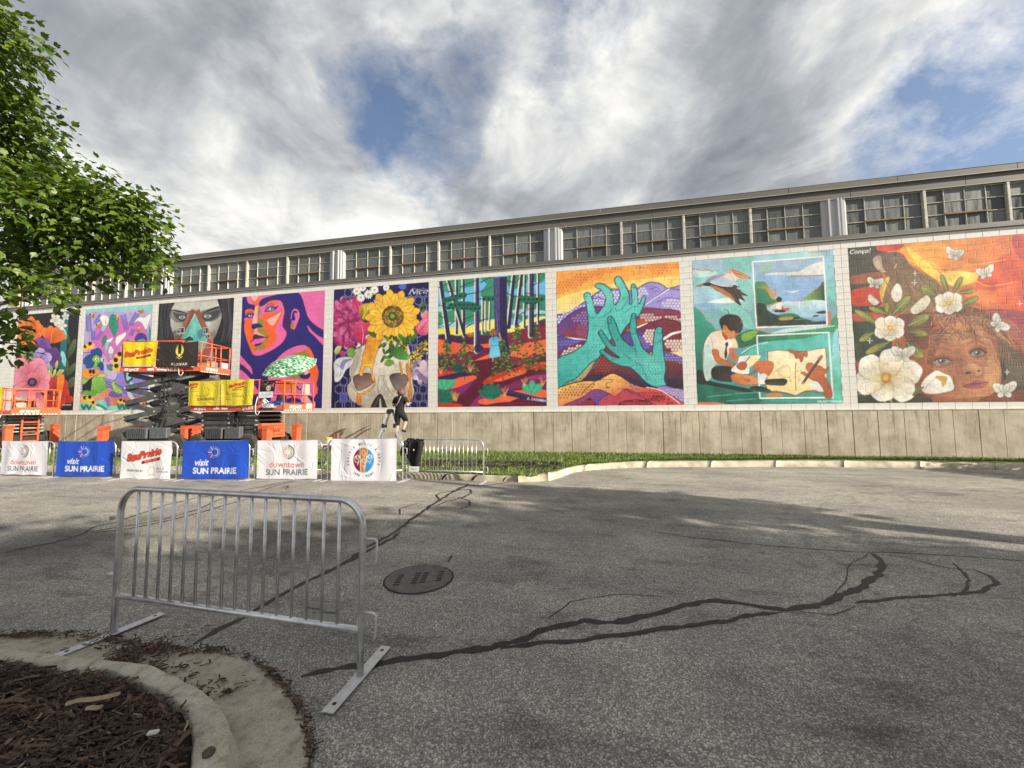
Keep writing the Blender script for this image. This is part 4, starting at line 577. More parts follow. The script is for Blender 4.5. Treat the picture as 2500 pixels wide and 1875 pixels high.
def m_flowers(A):
    A.bg('1e1a1c', '120d0e', .3, 40)
    A.p('1f7f80', '795,100 885,100 815,1100 720,1100', 0, g=('15666a', (840, 120), (760, 1050))); A.p('2a3350', '880,100 900,100 845,700 825,1080 815,1080', 0, a=.8)
    for (x, y, a, L, w) in ((870, 790, -1.2, 290, 90), (890, 600, -1.9, 200, 60), (850, 1050, -.95, 220, 80), (860, 1050, -1.7, 280, 70), (870, 1230, -1.0, 190, 110)): A.petal('34462c', x, y, a, L, w, g='5a6f4a', line=('222e1e', 4))
    A.petal('5fc4c8', 830, 520, -2.0, 180, 110, g='9fe6e4'); A.petal('6fd0d0', 820, 910, -1.75, 220, 70, g='a8ecea'); A.l('3a9a9c', 4, '790,720 815,800 822,900')
    for (x, y, r, a) in ((690, 235, 95, .3), (830, 195, 60, .8), (770, 320, 80, .1)): A.flower('c9c6bc', x, y, r, 5, r*.62, g='f2f0ea', rot=a, line=('8a867c', 3)); A.e('d8d090', x, y, r*.12)
    A.p('8a1a14', '740,470 790,455 820,490 780,525')
    O = 'e8601e'
    for (x, y, a, L, w) in ((330, 440, -2.35, 260, 130), (330, 440, -1.55, 250, 130), (330, 430, -1.0, 210, 120), (340, 430, -.55, 190, 150), (350, 460, -.05, 140, 110), (340, 470, .6, 170, 130), (320, 480, 1.4, 160, 130), (300, 460, 2.2, 170, 130), (290, 450, 3.0, 160, 120), (330, 440, -.8, 200, 130)): A.petal('c94a18', x, y, a, L, w, g='f58a34', line=('a8380f', 4), tip=.7)
    A.e('4a4a1a', 325, 455, 48, 44, nz=.5); 
    for k in range(12): A.l('c9b040', 6, [(325, 460), (325+85*math.cos(k*.52), 460+75*math.sin(k*.52))])
    for a, w in ((-2.05, 120), (-1.6, 130), (-1.15, 130), (-.75, 110), (-.45, 90)): A.petal('d9501a', 620, 570, a, 245, w, g='f4803a', line=('a8380f', 4), tip=.75)
    A.l('f9b050', 10, '620,570 630,450 650,370'); A.l('8f9a80', 12, '610,580 580,660 560,720')
    def pan(x, y, R, c, g, r): A.flower(c, x, y, R, 5, R*.95, g=g, rot=r, line=('3a1f5a', 4)); A.e('e0d080', x, y, 9); [A.l('4a2a6a', 5, [(x, y), (x+R*.45*math.cos(r+k*1.2566), y+R*.45*math.sin(r+k*1.2566))]) for k in range(5)]
    pan(500, 620, 135, '6a3a8a', '8a58ac', .4); pan(620, 790, 165, '4d2668', '6d3f88', .2); pan(470, 820, 165, '8a70c0', 'c3b0e6', .9)
    A.p('5f8a6a', '300,720 360,700 370,780 320,800', nz=.2); A.p('7aa884', '560,930 620,900 650,960 610,1005 540,980', nz=.2)
    for (x, y, a) in ((650, 1080, -1.3), (690, 1060, -.9), (690, 960, -1.4), (640, 1090, -2.0), (700, 1040, -.6)): A.petal('8a9a3a', x, y, a, 130, 44, g='e0dc90')
    for k in range(12): A.petal('3a4a22', 150+A.rng.randint(160), 640+A.rng.randint(300), A.rng.rand()*6, 120, 50, g='c9c96a' if k % 3 == 0 else '2a3a1c')
    R_ = 'b0241a'
    for (x, y, a, L, w) in ((690, 1310, -1.5, 250, 230), (690, 1320, -1.0, 260, 190), (690, 1320, -2.0, 250, 190), (700, 1340, -.4, 200, 180), (680, 1350, 2.6, 220, 190), (690, 1360, 1.6, 190, 200), (800, 1420, -.3, 150, 110), (690, 1360, .6, 170, 150)): A.petal('7f120c', x, y, a, L, w, g='cf3a24', line=('5a0a08', 4), tip=.7)
    A.p('ee8a24', '720,1050 810,1050 790,1250 730,1560 690,1560 700,1300', g=('d95a1a', (760, 1080), (710, 1500))); A.e('6a5a2a', 685, 1320, 42, 34, nz=.5); A.e('1a1414', 690, 1325, 14)
    K = 'd8637f'
    for (x, y, a, L, w) in ((310, 1080, -2.2, 340, 230), (350, 1080, -1.15, 310, 260), (300, 1120, 3.3, 260, 220), (330, 1150, 2.5, 300, 200), (360, 1140, -.35, 270, 190), (380, 1150, .35, 230, 190), (350, 1180, 1.5, 220, 230), (420, 1300, 1.2, 220, 150), (300, 1180, 2.0, 280, 180), (370, 1090, -.75, 250, 180)): A.petal('c9506f', x, y, a, L, w, g='f5a3b4', line=('a03a58', 4), tip=.72)
    A.p('e07a92', '280,1060 340,1000 420,1020 470,1090 440,1190 380,1210 300,1190 270,1130', g=('b04a68', (350, 1030), (360, 1190))); A.e('3a2038', 350, 1145, 72, 66, nz=.5); A.e('6a4a74', 345, 1140, 34, nz=.4)
    A.p('0e0a0a', '180,1480 260,1420 330,1430 400,1500 450,1560 180,1560'); A.petal('e88aa0', 420, 1380, 1.2, 170, 110, g='f4b0bc', line=('a03a58', 4))
def m_bees(A):
    A.bg('c3b6e0', 'b5a6dc', .08, 40)
    A.p('8fd8d4', '80,90 1220,10 1220,600 1160,420 1170,180 1040,100 560,130 230,150 190,420', nz=.1); A.p('b9aade', '205,160 420,130 700,130 880,150 1000,200 900,420 600,420 160,620 170,400')
    A.p('d873c4', '260,560 330,380 430,320 540,300 720,240 860,300 1020,280 1100,420 1080,560 720,640 700,760 540,880 500,860 420,720 300,620', nz=.12)
    A.p('e08aca', '140,640 260,600 420,740 500,900 400,900 240,760')
    def lav(x, y, L, a, k=1.):
        c, d = math.cos(a), math.sin(a); A.l('5a4a9a', 7*k, [(x, y), (x+c*L, y+d*L)], sm=0)
        for i in range(9):
            t = L*(.12+.1*i)
            for sg in (-1, 1): A.e('8d7fd0', x+c*t-d*sg*26*k, y+d*t+c*sg*26*k, 20*k, 12*k, rot=a+sg*.7, line=('5a4aa6', 4*k))
    for q in ((235, 440, 280, -1.65), (320, 320, 170, -1.0, .8), (290, 560, 150, -1.55, .8), (340, 560, 160, -1.05, .7), (800, 420, 260, -1.8), (850, 340, 220, -1.05, .9), (850, 490, 110, -1.1, .7)): lav(*q)
    A.l('8d8d9a', 6, '235,440 230,560'); A.l('8d8d9a', 6, '800,420 830,540')
    A.p('2f9a76', '530,330 545,210 580,170 640,200 670,290 660,390 640,440 620,500 590,470 550,400', line=('1f6a54', 6)); A.l('1f6a54', 6, '575,130 590,240 600,470')
    A.p('f4f4f0', '390,230 430,180 500,190 530,230 520,300 480,350 440,340 420,280', line=('8a8aa0', 6)); A.p('8fd8d4', '425,345 490,350 470,400 440,425 420,400', line=('8a8aa0', 5)); A.p('d8c060', '470,280 480,255 490,300 475,320')
    A.p('f4f4f0', '905,305 940,240 1000,200 1060,215 1140,160 1160,190 1130,290 1100,380 1070,390 1030,310 960,270', line=('8a8aa0', 6)); A.l('6a7a9a', 8, '1090,390 1120,480 1140,560')
    A.p('f4f4f0', '625,560 650,500 720,465 785,435 775,500 720,560 650,640 630,630', line=('8a8aa0', 6)); A.p('f4f4f0', '465,570 520,545 590,515 560,580 500,610', line=('8a8aa0', 5)); A.p('8fd8d4', '470,600 530,590 500,700 475,705', line=('8a8aa0', 5)); A.p('f4f4f0', '520,720 555,640 600,710 580,760 540,770', line=('8a8aa0', 5)); A.p('8fd8d4', '535,770 580,765 560,835', line=('8a8aa0', 5)); A.l('c9b040', 7, '558,690 560,745')
    A.p('3a8a70', '440,520 480,480 500,540 450,640 425,630', line=('1f6a54', 5)); A.l('6a6a9a', 7, '440,430 420,560 440,700 480,820'); A.l('6a6a9a', 7, '600,500 640,680 600,800'); A.p('3f9a8a', '1130,350 1160,400 1155,560 1120,560')
    for (x, y, r) in ((282, 188, .6), (660, 228, -.3), (1012, 125, 0), (378, 335, .1), (985, 402, -.2)):
        A.e('f0b030', x, y, 42, 28, rot=r, line=('3a2a10', 4)); [A.l('1a1210', 10, [(x+i*math.cos(r)-18*math.sin(-r), y+i*math.sin(r)-26), (x+i*math.cos(r), y+i*math.sin(r)+26)], sm=0) for i in (-8, 14)]; A.e('f0f0f6', x-4, y-30, 16, 10, line=('8a8aa0', 3)); A.e('1a1210', x-34*math.cos(r), y-34*math.sin(r), 10)
    def sus(x, y, r=34):
        for k in range(9): A.petal('f0c832', x, y+8, .1+k*.37, r*2.4, r*.8, g='f7dc50', line=('c99a1a', 3))
        A.e('2a1210', x, y, r, r)
    A.p('a79ae0', '60,800 140,760 260,760 300,900 460,900 520,980 660,1060 820,1000 1300,1040 1300,1400 80,1400', g=('8f82d6', (300, 900), (700, 1350)))
    for q in ('140,745 260,740 300,760', '460,1170 640,1220 900,1340 1250,1340', '480,1200 700,1290 1000,1370', '500,1250 680,1310 940,1400 1250,1390', '660,1090 600,1190'): A.l('3f3590', 10, q)
    A.p('c9bce8', '430,860 460,800 490,830 500,920 620,1000 650,1090 600,1150 470,1100 460,980'); A.e('f4f0fa', 440, 850, 38, 26, line=('3a2a6a', 5)); A.e('5a2a6a', 448, 852, 16)
    for q in ((690, 765), (632, 852), (640, 942)): sus(*q)
    A.e('7a6ac0', 555, 945, 32, line=('3a2a6a', 5)); A.e('5a4a9a', 555, 945, 14); A.p('4f8a50', '500,900 540,960 590,990 560,1020 500,980'); A.p('e6c030', '1090,560 1120,590 1100,620')
    sus(170, 652, 26); sus(245, 608, 30); sus(805, 590, 32)
    A.p('4a3aa0', '920,530 960,460 1020,450 1080,480 1105,560 1080,600 940,600', line=('2a1f6a', 5)); A.p('3fb8a8', '960,560 1060,545 1060,640 960,640'); A.p('e8dc50', '870,560 910,560 900,600')
    # seated figure
    A.p('1b4f8f', '260,760 260,710 320,690 350,670 400,690 430,740 420,800 380,830 400,880 440,900 450,960 440,1010 400,1000 380,960 330,960 290,960 240,980 190,970 180,930 145,900 150,840 200,790', line=('123a70', 5))
    A.p('8ac83a', '280,840 320,790 370,790 390,830 400,880 360,900 350,950 300,960 300,900', line=('4a7a20', 5)); A.e('f4f4f0', 345, 840, 26, 20); A.e('2a1a3a', 350, 842, 12); A.p('1b4f8f', '280,890 310,870 310,930 280,940')
    A.p('f4a020', '130,1110 140,1010 180,985 260,1000 340,985 390,1000 385,1060 300,1090 220,1140 170,1120', line=('b06a10', 6)); A.e('2a1a14', 250, 1025, 24, 34); A.e('2a1a14', 298, 1030, 24, 36); A.e('2a1a14', 262, 1085, 10)
    A.p('1c1a1e', '130,1230 200,1170 290,1110 300,1120 270,1330 140,1340'); A.p('8fc860', '290,1120 400,1090 450,1130 490,1220 490,1310 420,1370 320,1380 260,1340 270,1230', g=('6aa83a', (350, 1130), (380, 1350)), line=('3f7a2a', 6)); A.p('8fc860', '120,1140 180,1130 220,1160 150,1220 125,1200', line=('3f7a2a', 5)); A.p('a8d860', '330,1110 420,1060 500,1070 490,1100 400,1115', line=('3f7a2a', 5)); A.p('e8c040', '380,1075 440,1060 490,1075 440,1095')
    A.p('6aa83a', '110,1350 180,1310 240,1320 340,1310 330,1400 260,1440 150,1390', line=('3f7a2a', 6)); A.p('8fc860', '340,1360 380,1350 390,1430 410,1480 370,1470 330,1410', line=('3f7a2a', 5))
    for y in (1240, 1275, 1310): A.l('e6e6f4', 8, [(95, y), (130, y)], sm=0)
    # ground
    A.p('e8a48a', '80,1380 300,1400 480,1300 560,1290 560,1390 700,1410 940,1400 1300,1420 1300,1660 80,1660', g=('c9705a', (300, 1350), (700, 1480)))
    A.p('6d5fb8', '530,1370 560,1330 640,1340 720,1370 700,1400 600,1410 560,1400', line=('3a2a7a', 6)); A.p('a8d050', '565,1210 590,1180 640,1190 640,1240 720,1310 730,1350 640,1350 600,1300 580,1250', line=('4f8a2a', 6)); A.e('1a2a10', 625, 1212, 13); A.l('4f8a2a', 6, '650,1260 680,1330 640,1340')
    A.p('8fe0dc', '770,1040 860,1040 870,1080 830,1180 800,1160 770,1120', line=('3a7a8a', 5)); A.p('4a4a5a', '745,1040 790,1040 800,1160 880,1110 880,1160 810,1210 780,1180'); A.p('8fe0dc', '840,1190 880,1180 940,1290 910,1330 880,1300', line=('3a7a8a', 5)); A.p('c9d0d8', '810,1290 870,1360 920,1440 930,1480 860,1440 810,1380', line=('7a8090', 4))
    A.p('7fd8cc', '80,1520 300,1480 420,1450 500,1500 560,1540 880,1530 1000,1560 1300,1540 1300,1660 80,1660', nz=.1); A.p('2f8f7a', '300,1500 440,1540 520,1610 420,1610 300,1560'); A.p('d9f4f0', '300,1540 400,1560 460,1610 380,1610')
    for q in ((172, 1420, 30), (242, 1410, 28), (290, 1490, 24), (705, 1455, 22), (758, 1470, 22), (820, 1485, 20)): sus(*q)
    for (x, y) in ((150, 1610), (230, 1610), (690, 1600), (760, 1600), (820, 1600), (910, 1610)): A.petal('1f7a62', x, y, -1.9, 100, 36); A.petal('1f7a62', x, y, -1.2, 100, 36)
    lav(530, 1560, 150, -1.8, .7)
def m_grey_face(A):
    A.bg('a9a9a2', '8c8c88', .06, 60)
    A.p('b9b9b2', '330,130 1280,60 1300,300 1180,420 900,320 700,300 340,300', nz=.08, cell=60); A.p('d2d1c8', '400,170 800,150 1240,120 1240,220 900,320 700,300 420,280', a=.7, nz=.06, cell=60)
    A.p('8f8f8a', '330,300 420,290 600,330 650,420 560,520 400,520 320,430', g=('6a6a68', (380, 340), (600, 480))); A.p('85857f', '900,330 1100,260 1290,220 1290,380 1200,480 1040,520 940,480', g=('60605e', (950, 480), (1250, 300)))
    A.p('c6c5bc', '320,440 420,520 540,560 560,640 450,680 420,780 360,720 330,560', a=.9, g=('9a9a94', (350, 480), (540, 700))); A.p('cfcec6', '1000,520 1150,520 1290,440 1280,560 1200,700 1120,740 1050,620', g=('8a8a86', (1050, 560), (1250, 700)))
    A.p('5c5c5a', '360,740 450,690 500,860 420,1100 500,1500 380,1500 340,1000', a=.8); A.p('777773', '1080,740 1200,700 1180,1000 1200,1300 1120,1300 1140,900', a=.7)
    A.p('3c3c40', '600,380 700,300 860,300 940,400 1010,560 900,900 600,900 560,560', a=.5)
    # brows and eyes
    A.p('1a1a1e', '335,300 420,285 520,310 640,350 655,370 600,352 500,335 400,310'); A.p('1a1a1e', '925,370 1000,320 1120,265 1260,215 1260,240 1120,300 1000,345 930,385')
    A.p('2c2c30', '370,330 450,350 640,400 620,480 540,520 450,460 390,390', a=.75); A.p('2c2c30', '930,400 1100,330 1270,300 1220,420 1120,490 1000,510 950,450', a=.7)
    for (x, y, w) in ((548, 428, 70), (1042, 408, 80)):
        A.p('d8d8d4', [(x-w, y+5), (x-w*.4, y-38), (x+w*.3, y-42), (x+w, y), (x+w*.4, y+40), (x-w*.3, y+42)], line=('141416', 8)); A.e('8e8e90', x, y-2, 38, 40); A.e('4a4a50', x, y-2, 34, 36); A.e('b4b4b6', x, y, 24); A.e('0e0e10', x, y-2, 15); A.e('fff', x-9, y-14, 7)
        A.l('101012', 12, [(x-w, y+4), (x-w*.4, y-40), (x+w*.3, y-46), (x+w*1.05, y-4)]); A.l('3a3a3e', 7, [(x-w*.8, y+42), (x, y+62), (x+w, y+34)])
    # lower face: lips and chin behind the platform
    A.p('3a3a3c', '560,1480 760,1420 980,1440 1240,1500 1200,1600 900,1640 640,1600', nz=.2); A.p('a8a8a4', '960,1540 1100,1500 1290,1530 1240,1590 1050,1590', nz=.4, cell=8); A.p('9a9a94', '560,1600 640,1560 800,1540 760,1600 640,1650'); A.p('6a6a68', '400,1650 1250,1650 1150,2100 500,2100', g=('3a3a3c', (800, 1650), (800, 2100)))
    # teal nose panel with red edge
    A.p('8a4a40', '580,560 640,420 700,320 750,270 790,300 820,320 880,270 905,330 940,430 985,550 1040,620 1100,800 1140,920 1060,1200 900,1400 560,1400 400,900 520,760', g=('a05a48', (620, 420), (960, 500)), nz=.25); A.p('b8705a', '580,560 640,420 720,310 690,420 620,600 560,640', a=.7); A.p('e0824a', '1050,700 1090,760 1140,900 1110,880', a=.9)
    A.p('4aa8a0', '800,355 840,450 900,580 940,660 1010,760 1040,860 1000,1000 900,1100 640,1000 540,860 600,720 690,560 760,420', g=('7accbe', (560, 840), (780, 500)), nz=.1); A.p('2f7f86', '850,720 940,660 1010,760 960,800 870,850', a=.8, g=('3a7aa0', (860, 800), (980, 720))); A.p('8ad8ca', '760,560 800,500 820,640 800,800 700,860 600,850 680,740', a=.55); A.e('58b4aa', 800, 810, 50, 60, a=.8); A.l('bfe8e0', 8, '800,380 740,480 690,580')
    A.p('1a1214', '560,880 620,840 690,800 750,830 770,870 700,880', a=.95)
    # hair
    A.p('26262a', '70,900 110,100 390,140 350,260 310,380 320,520 350,660 400,850 420,1000 360,1500 60,1700 50,1200', nz=.3, cell=12); A.p('232327', '1260,60 1560,40 1500,1000 1500,1700 1330,1700 1180,1300 1150,900 1200,780 1280,560 1310,420 1290,260 1250,160', nz=.3, cell=12)
    for k in range(40):
        x = 90+A.rng.randint(230); A.l(['4a4a50', '161618', '5a5a60', '34343a'][k % 4], 7, [(x+60, 130), (x+20, 400), (x-10+A.rng.randint(60), 700), (x+A.rng.randint(90), 1000)], a=.7)
        x = 1280+A.rng.randint(230); A.l(['4a4a50', '141416', '64646a', '34343a'][k % 4], 7, [(x, 70), (x+10, 320), (x+40, 560), (x-60+A.rng.randint(120), 900)], a=.7)
# ---------------------------------------------------------------- mesh helpers
class MB:
    """collects vertices and faces, builds ONE mesh object"""
    def __init__(s): s.v = []; s.f = []; s.mi = []; s.m = 0
    def add(s, vs, fs):
        o = len(s.v); s.v += [tuple(q) for q in vs]; s.f += [tuple(i+o for i in f) for f in fs]; s.mi += [s.m]*len(fs); return s
    def box(s, x0, x1, y0, y1, z0, z1, M=None):
        v = [Vector((x, y, z)) for x in (x0, x1) for y in (y0, y1) for z in (z0, z1)]
        if M is not None: v = [M @ q for q in v]
        return s.add(v, [(0, 1, 3, 2), (4, 6, 7, 5), (0, 4, 5, 1), (2, 3, 7, 6), (0, 2, 6, 4), (1, 5, 7, 3)])
    def bbox(s, x0, x1, y0, y1, z0, z1, b=.01, M=None):
        """box with chamfered edges"""
        vs = []; idx = {}
        for ix, x in enumerate((x0, x1)):
            for iy, y in enumerate((y0, y1)):
                for iz, z in enumerate((z0, z1)):
                    sx, sy, sz = (1-2*ix)*b, (1-2*iy)*b, (1-2*iz)*b
                    for ax, q in enumerate(((x, y+sy, z+sz), (x+sx, y, z+sz), (x+sx, y+sy, z))):
                        idx[ix, iy, iz, ax] = len(vs); vs.append(Vector(q))
        F = []
        for ax in range(3):
            for side in (0, 1):
                q = []
                for a, c in ((0, 0), (1, 0), (1, 1), (0, 1)):
                    k = [0, 0, 0]; k[ax] = side; k[(ax+1) % 3] = a; k[(ax+2) % 3] = c; q.append(idx[(*k, ax)])
                F.append(tuple(q if side else q[::-1]))
        for ax in range(3):
            b1, b2 = (ax+1) % 3, (ax+2) % 3
            for a in (0, 1):
                for c in (0, 1):
                    k0 = [0]*3; k1 = [0]*3; k0[b1] = k1[b1] = a; k0[b2] = k1[b2] = c; k1[ax] = 1
                    F.append((idx[(*k0, b1)], idx[(*k1, b1)], idx[(*k1, b2)], idx[(*k0, b2)]))
        for k in [(a, c, d) for a in (0, 1) for c in (0, 1) for d in (0, 1)]: F.append(tuple(idx[(*k, ax)] for ax in range(3)))
        if M is not None: vs = [M @ q for q in vs]
        return s.add(vs, F)
    def tube(s, pts, r, n=8, cap=True, r2=None):
        P = [Vector(q) for q in pts]; vs = []; fs = []; up = None; m = len(P)
        for i, q in enumerate(P):
            d = ((P[min(i+1, m-1)]-q).normalized()+(q-P[max(i-1, 0)]).normalized())
            if d.length < 1e-6: d = P[min(i+1, m-1)]-P[max(i-1, 0)]
            d.normalize()
            if up is None: up = d.orthogonal().normalized()
            up = (up-d*up.dot(d)); up = up.normalized() if up.length > 1e-5 else d.orthogonal().normalized()
            sd = d.cross(up); rr = r if r2 is None else r+(r2-r)*i/max(1, m-1)
            if isinstance(r, (list, tuple)): rr = r[i]
            for k in range(n): a = 2*math.pi*k/n; vs.append(q+(up*math.cos(a)+sd*math.sin(a))*rr)
        for i in range(m-1):
            for k in range(n): fs.append((i*n+k, i*n+(k+1) % n, (i+1)*n+(k+1) % n, (i+1)*n+k))
        if cap: fs += [tuple(range(n))[::-1], tuple((m-1)*n+k for k in range(n))]
        return s.add(vs, fs)
    def bar(s, a, b, w, h, up=(0, 0, 1)):
        """square-section bar from a to b"""
        a, b = Vector(a), Vector(b); d = (b-a).normalized(); u = Vector(up); u = (u-d*u.dot(d)).normalized(); t = d.cross(u)
        v = [p+t*sx*w/2+u*sz*h/2 for p in (a, b) for sx, sz in ((-1, -1), (1, -1), (1, 1), (-1, 1))]
        return s.add(v, [(0, 1, 2, 3), (7, 6, 5, 4), (0, 4, 5, 1), (1, 5, 6, 2), (2, 6, 7, 3), (3, 7, 4, 0)])
    def lathe(s, prof, n=20, M=None):
        vs = [Vector((r*math.cos(2*math.pi*k/n), r*math.sin(2*math.pi*k/n), z)) for r, z in prof for k in range(n)]
        if M is not None: vs = [M @ q for q in vs]
        fs = [(i*n+k, i*n+(k+1) % n, (i+1)*n+(k+1) % n, (i+1)*n+k) for i in range(len(prof)-1) for k in range(n)]
        return s.add(vs, fs+[tuple(range(n))[::-1], tuple((len(prof)-1)*n+k for k in range(n))])
    def prism(s, pts, h0, h1, M=None):
        """outline in x,y from h0 to h1"""
        n = len(pts); vs = [Vector((x, y, h0)) for x, y in pts]+[Vector((x, y, h1)) for x, y in pts]
        if M is not None: vs = [M @ q for q in vs]
        return s.add(vs, [tuple(range(n))[::-1], tuple(range(n, 2*n))]+[(i, (i+1) % n, n+(i+1) % n, n+i) for i in range(n)])
    def mesh(s, name):
        me = bpy.data.meshes.new(name); me.from_pydata(s.v, [], s.f); return me
    def build(s, name, mats, parent=None, smooth=False, M=None):
        me = s.mesh(name); mats = mats if isinstance(mats, (list, tuple)) else [mats]
        for q in mats: me.materials.append(q)
        if len(mats) > 1: me.polygons.foreach_set('material_index', s.mi)
        if smooth: me.polygons.foreach_set('use_smooth', [True]*len(me.polygons))
        if smooth == 'auto': me.set_sharp_from_angle(angle=R(40))
        return link(name, me, parent, M)
def link(name, me, parent=None, M=None):
    o = bpy.data.objects.new(name, me); COL.objects.link(o)
    if parent is not None: o.parent = parent
    if M is not None: o.matrix_local = M
    return o
def tag(o, label=None, cat=None, group=None, kind=None):
    for k, v in (('label', label), ('category', cat), ('group', group), ('kind', kind)):
        if v: o[k] = v
    return o
def thing(name, label, cat, loc=(0, 0, 0), rz=0, group=None):
    o = bpy.data.objects.new(name, None); COL.objects.link(o); o.empty_display_size = .2
    o.location = loc; o.rotation_euler = (0, 0, rz); return tag(o, label, cat, group)
def part(name, mats, parent, fn, smooth=False):
    b = MB(); fn(b); return b.build(name, mats, parent, smooth)
# ---------------------------------------------------------------- materials
MATS = {}
def mat(name, col=(.5, .5, .5), rough=.6, metal=0., var=0., vscale=6., bump=0., bscale=60., spec=.5, stretch=None, col2=None, coat=0., trans=0., coords='Object'):
    m = bpy.data.materials.new(name); m.use_nodes = True; nt = m.node_tree; p = nt.nodes['Principled BSDF']; L = nt.links
    col = tuple(lin(col)) if isinstance(col, str) else col
    p.inputs['Base Color'].default_value = (*col, 1); p.inputs['Roughness'].default_value = rough; p.inputs['Metallic'].default_value = metal
    p.inputs['Specular IOR Level'].default_value = spec; p.inputs['Coat Weight'].default_value = coat
    if trans: p.inputs['Transmission Weight'].default_value = trans
    if var or bump or col2:
        tc = nt.nodes.new('ShaderNodeTexCoord'); mp = nt.nodes.new('ShaderNodeMapping'); L.new(tc.outputs[coords], mp.inputs[0])
        if stretch: mp.inputs['Scale'].default_value = stretch
    if var or col2:
        t = nt.nodes.new('ShaderNodeTexNoise'); t.inputs['Scale'].default_value = vscale; t.inputs['Detail'].default_value = 7; t.inputs['Roughness'].default_value = .6; L.new(mp.outputs[0], t.inputs[0])
        r = nt.nodes.new('ShaderNodeValToRGB'); L.new(t.outputs['Fac'], r.inputs[0])
        c2 = (tuple(lin(col2)) if isinstance(col2, str) else col2) if col2 else tuple(min(1, c*(1+var)) for c in col)
        r.color_ramp.elements[0].position = .33; r.color_ramp.elements[1].position = .68
        r.color_ramp.elements[0].color = (*[c*(1-var) for c in col], 1); r.color_ramp.elements[1].color = (*c2, 1)
        L.new(r.outputs[0], p.inputs['Base Color'])
    if bump:
        t = nt.nodes.new('ShaderNodeTexNoise'); t.inputs['Scale'].default_value = bscale; t.inputs['Detail'].default_value = 5; L.new(mp.outputs[0], t.inputs[0])
        b = nt.nodes.new('ShaderNodeBump'); b.inputs['Strength'].default_value = bump; b.inputs['Distance'].default_value = .02; L.new(t.outputs['Fac'], b.inputs['Height']); L.new(b.outputs[0], p.inputs['Normal'])
    MATS[name] = m; return m
def paint_mat(name, rough=.65, trans=0., bump=0.):
    m = mat(name, (.8, .8, .8), rough, bump=bump, bscale=90); nt = m.node_tree; a = nt.nodes.new('ShaderNodeAttribute'); a.attribute_name = 'Col'
    nt.links.new(a.outputs['Color'], nt.nodes['Principled BSDF'].inputs['Base Color']); return m
def setcol(me, cols):
    at = me.color_attributes.new('Col', 'FLOAT_COLOR', 'POINT'); c = np.ones((len(me.vertices), 4), np.float32); c[:, :3] = cols; at.data.foreach_set('color', c.ravel())
def art_text(A, s, x, y, size, col, align='CENTER', shear=0., bold=0., rot=0., space=1., sx=1.):
    """print words on a painter canvas (canvas units, y up)"""
    cu = bpy.data.curves.new('t', 'FONT'); cu.body = s; cu.size = size; cu.align_x = align; cu.align_y = 'CENTER'; cu.shear = shear; cu.offset = bold; cu.space_character = space; cu.resolution_u = 3
    o = bpy.data.objects.new('t', cu); me = bpy.data.meshes.new_from_object(o)
    c, d = math.cos(rot), math.sin(rot); q = [(x+(v.co.x*sx*c-v.co.y*d), y+(v.co.x*sx*d+v.co.y*c)) for v in me.vertices]
    tf, A.tf = A.tf, (lambda a, b: (a, b))
    for f in me.polygons: A.p(col, [q[i] for i in f.vertices], 0)
    A.tf = tf
    bpy.data.objects.remove(o); bpy.data.curves.remove(cu); bpy.data.meshes.remove(me)
def text_mesh(name, s, size, mat_, parent, M, align='CENTER', shear=0., bold=0., depth=.002, space=1.):
    cu = bpy.data.curves.new('t', 'FONT'); cu.body = s; cu.size = size; cu.align_x = align; cu.align_y = 'CENTER'; cu.shear = shear; cu.offset = bold; cu.extrude = depth; cu.resolution_u = 2; cu.space_character = space
    o = bpy.data.objects.new('t', cu); me = bpy.data.meshes.new_from_object(o); bpy.data.objects.remove(o); bpy.data.curves.remove(cu)
    me.name = name; me.materials.clear(); me.materials.append(mat_); return link(name, me, parent, M)
FRONT = Matrix.Rotation(R(90), 4, 'X')          # lettering that faces the viewer (-y)
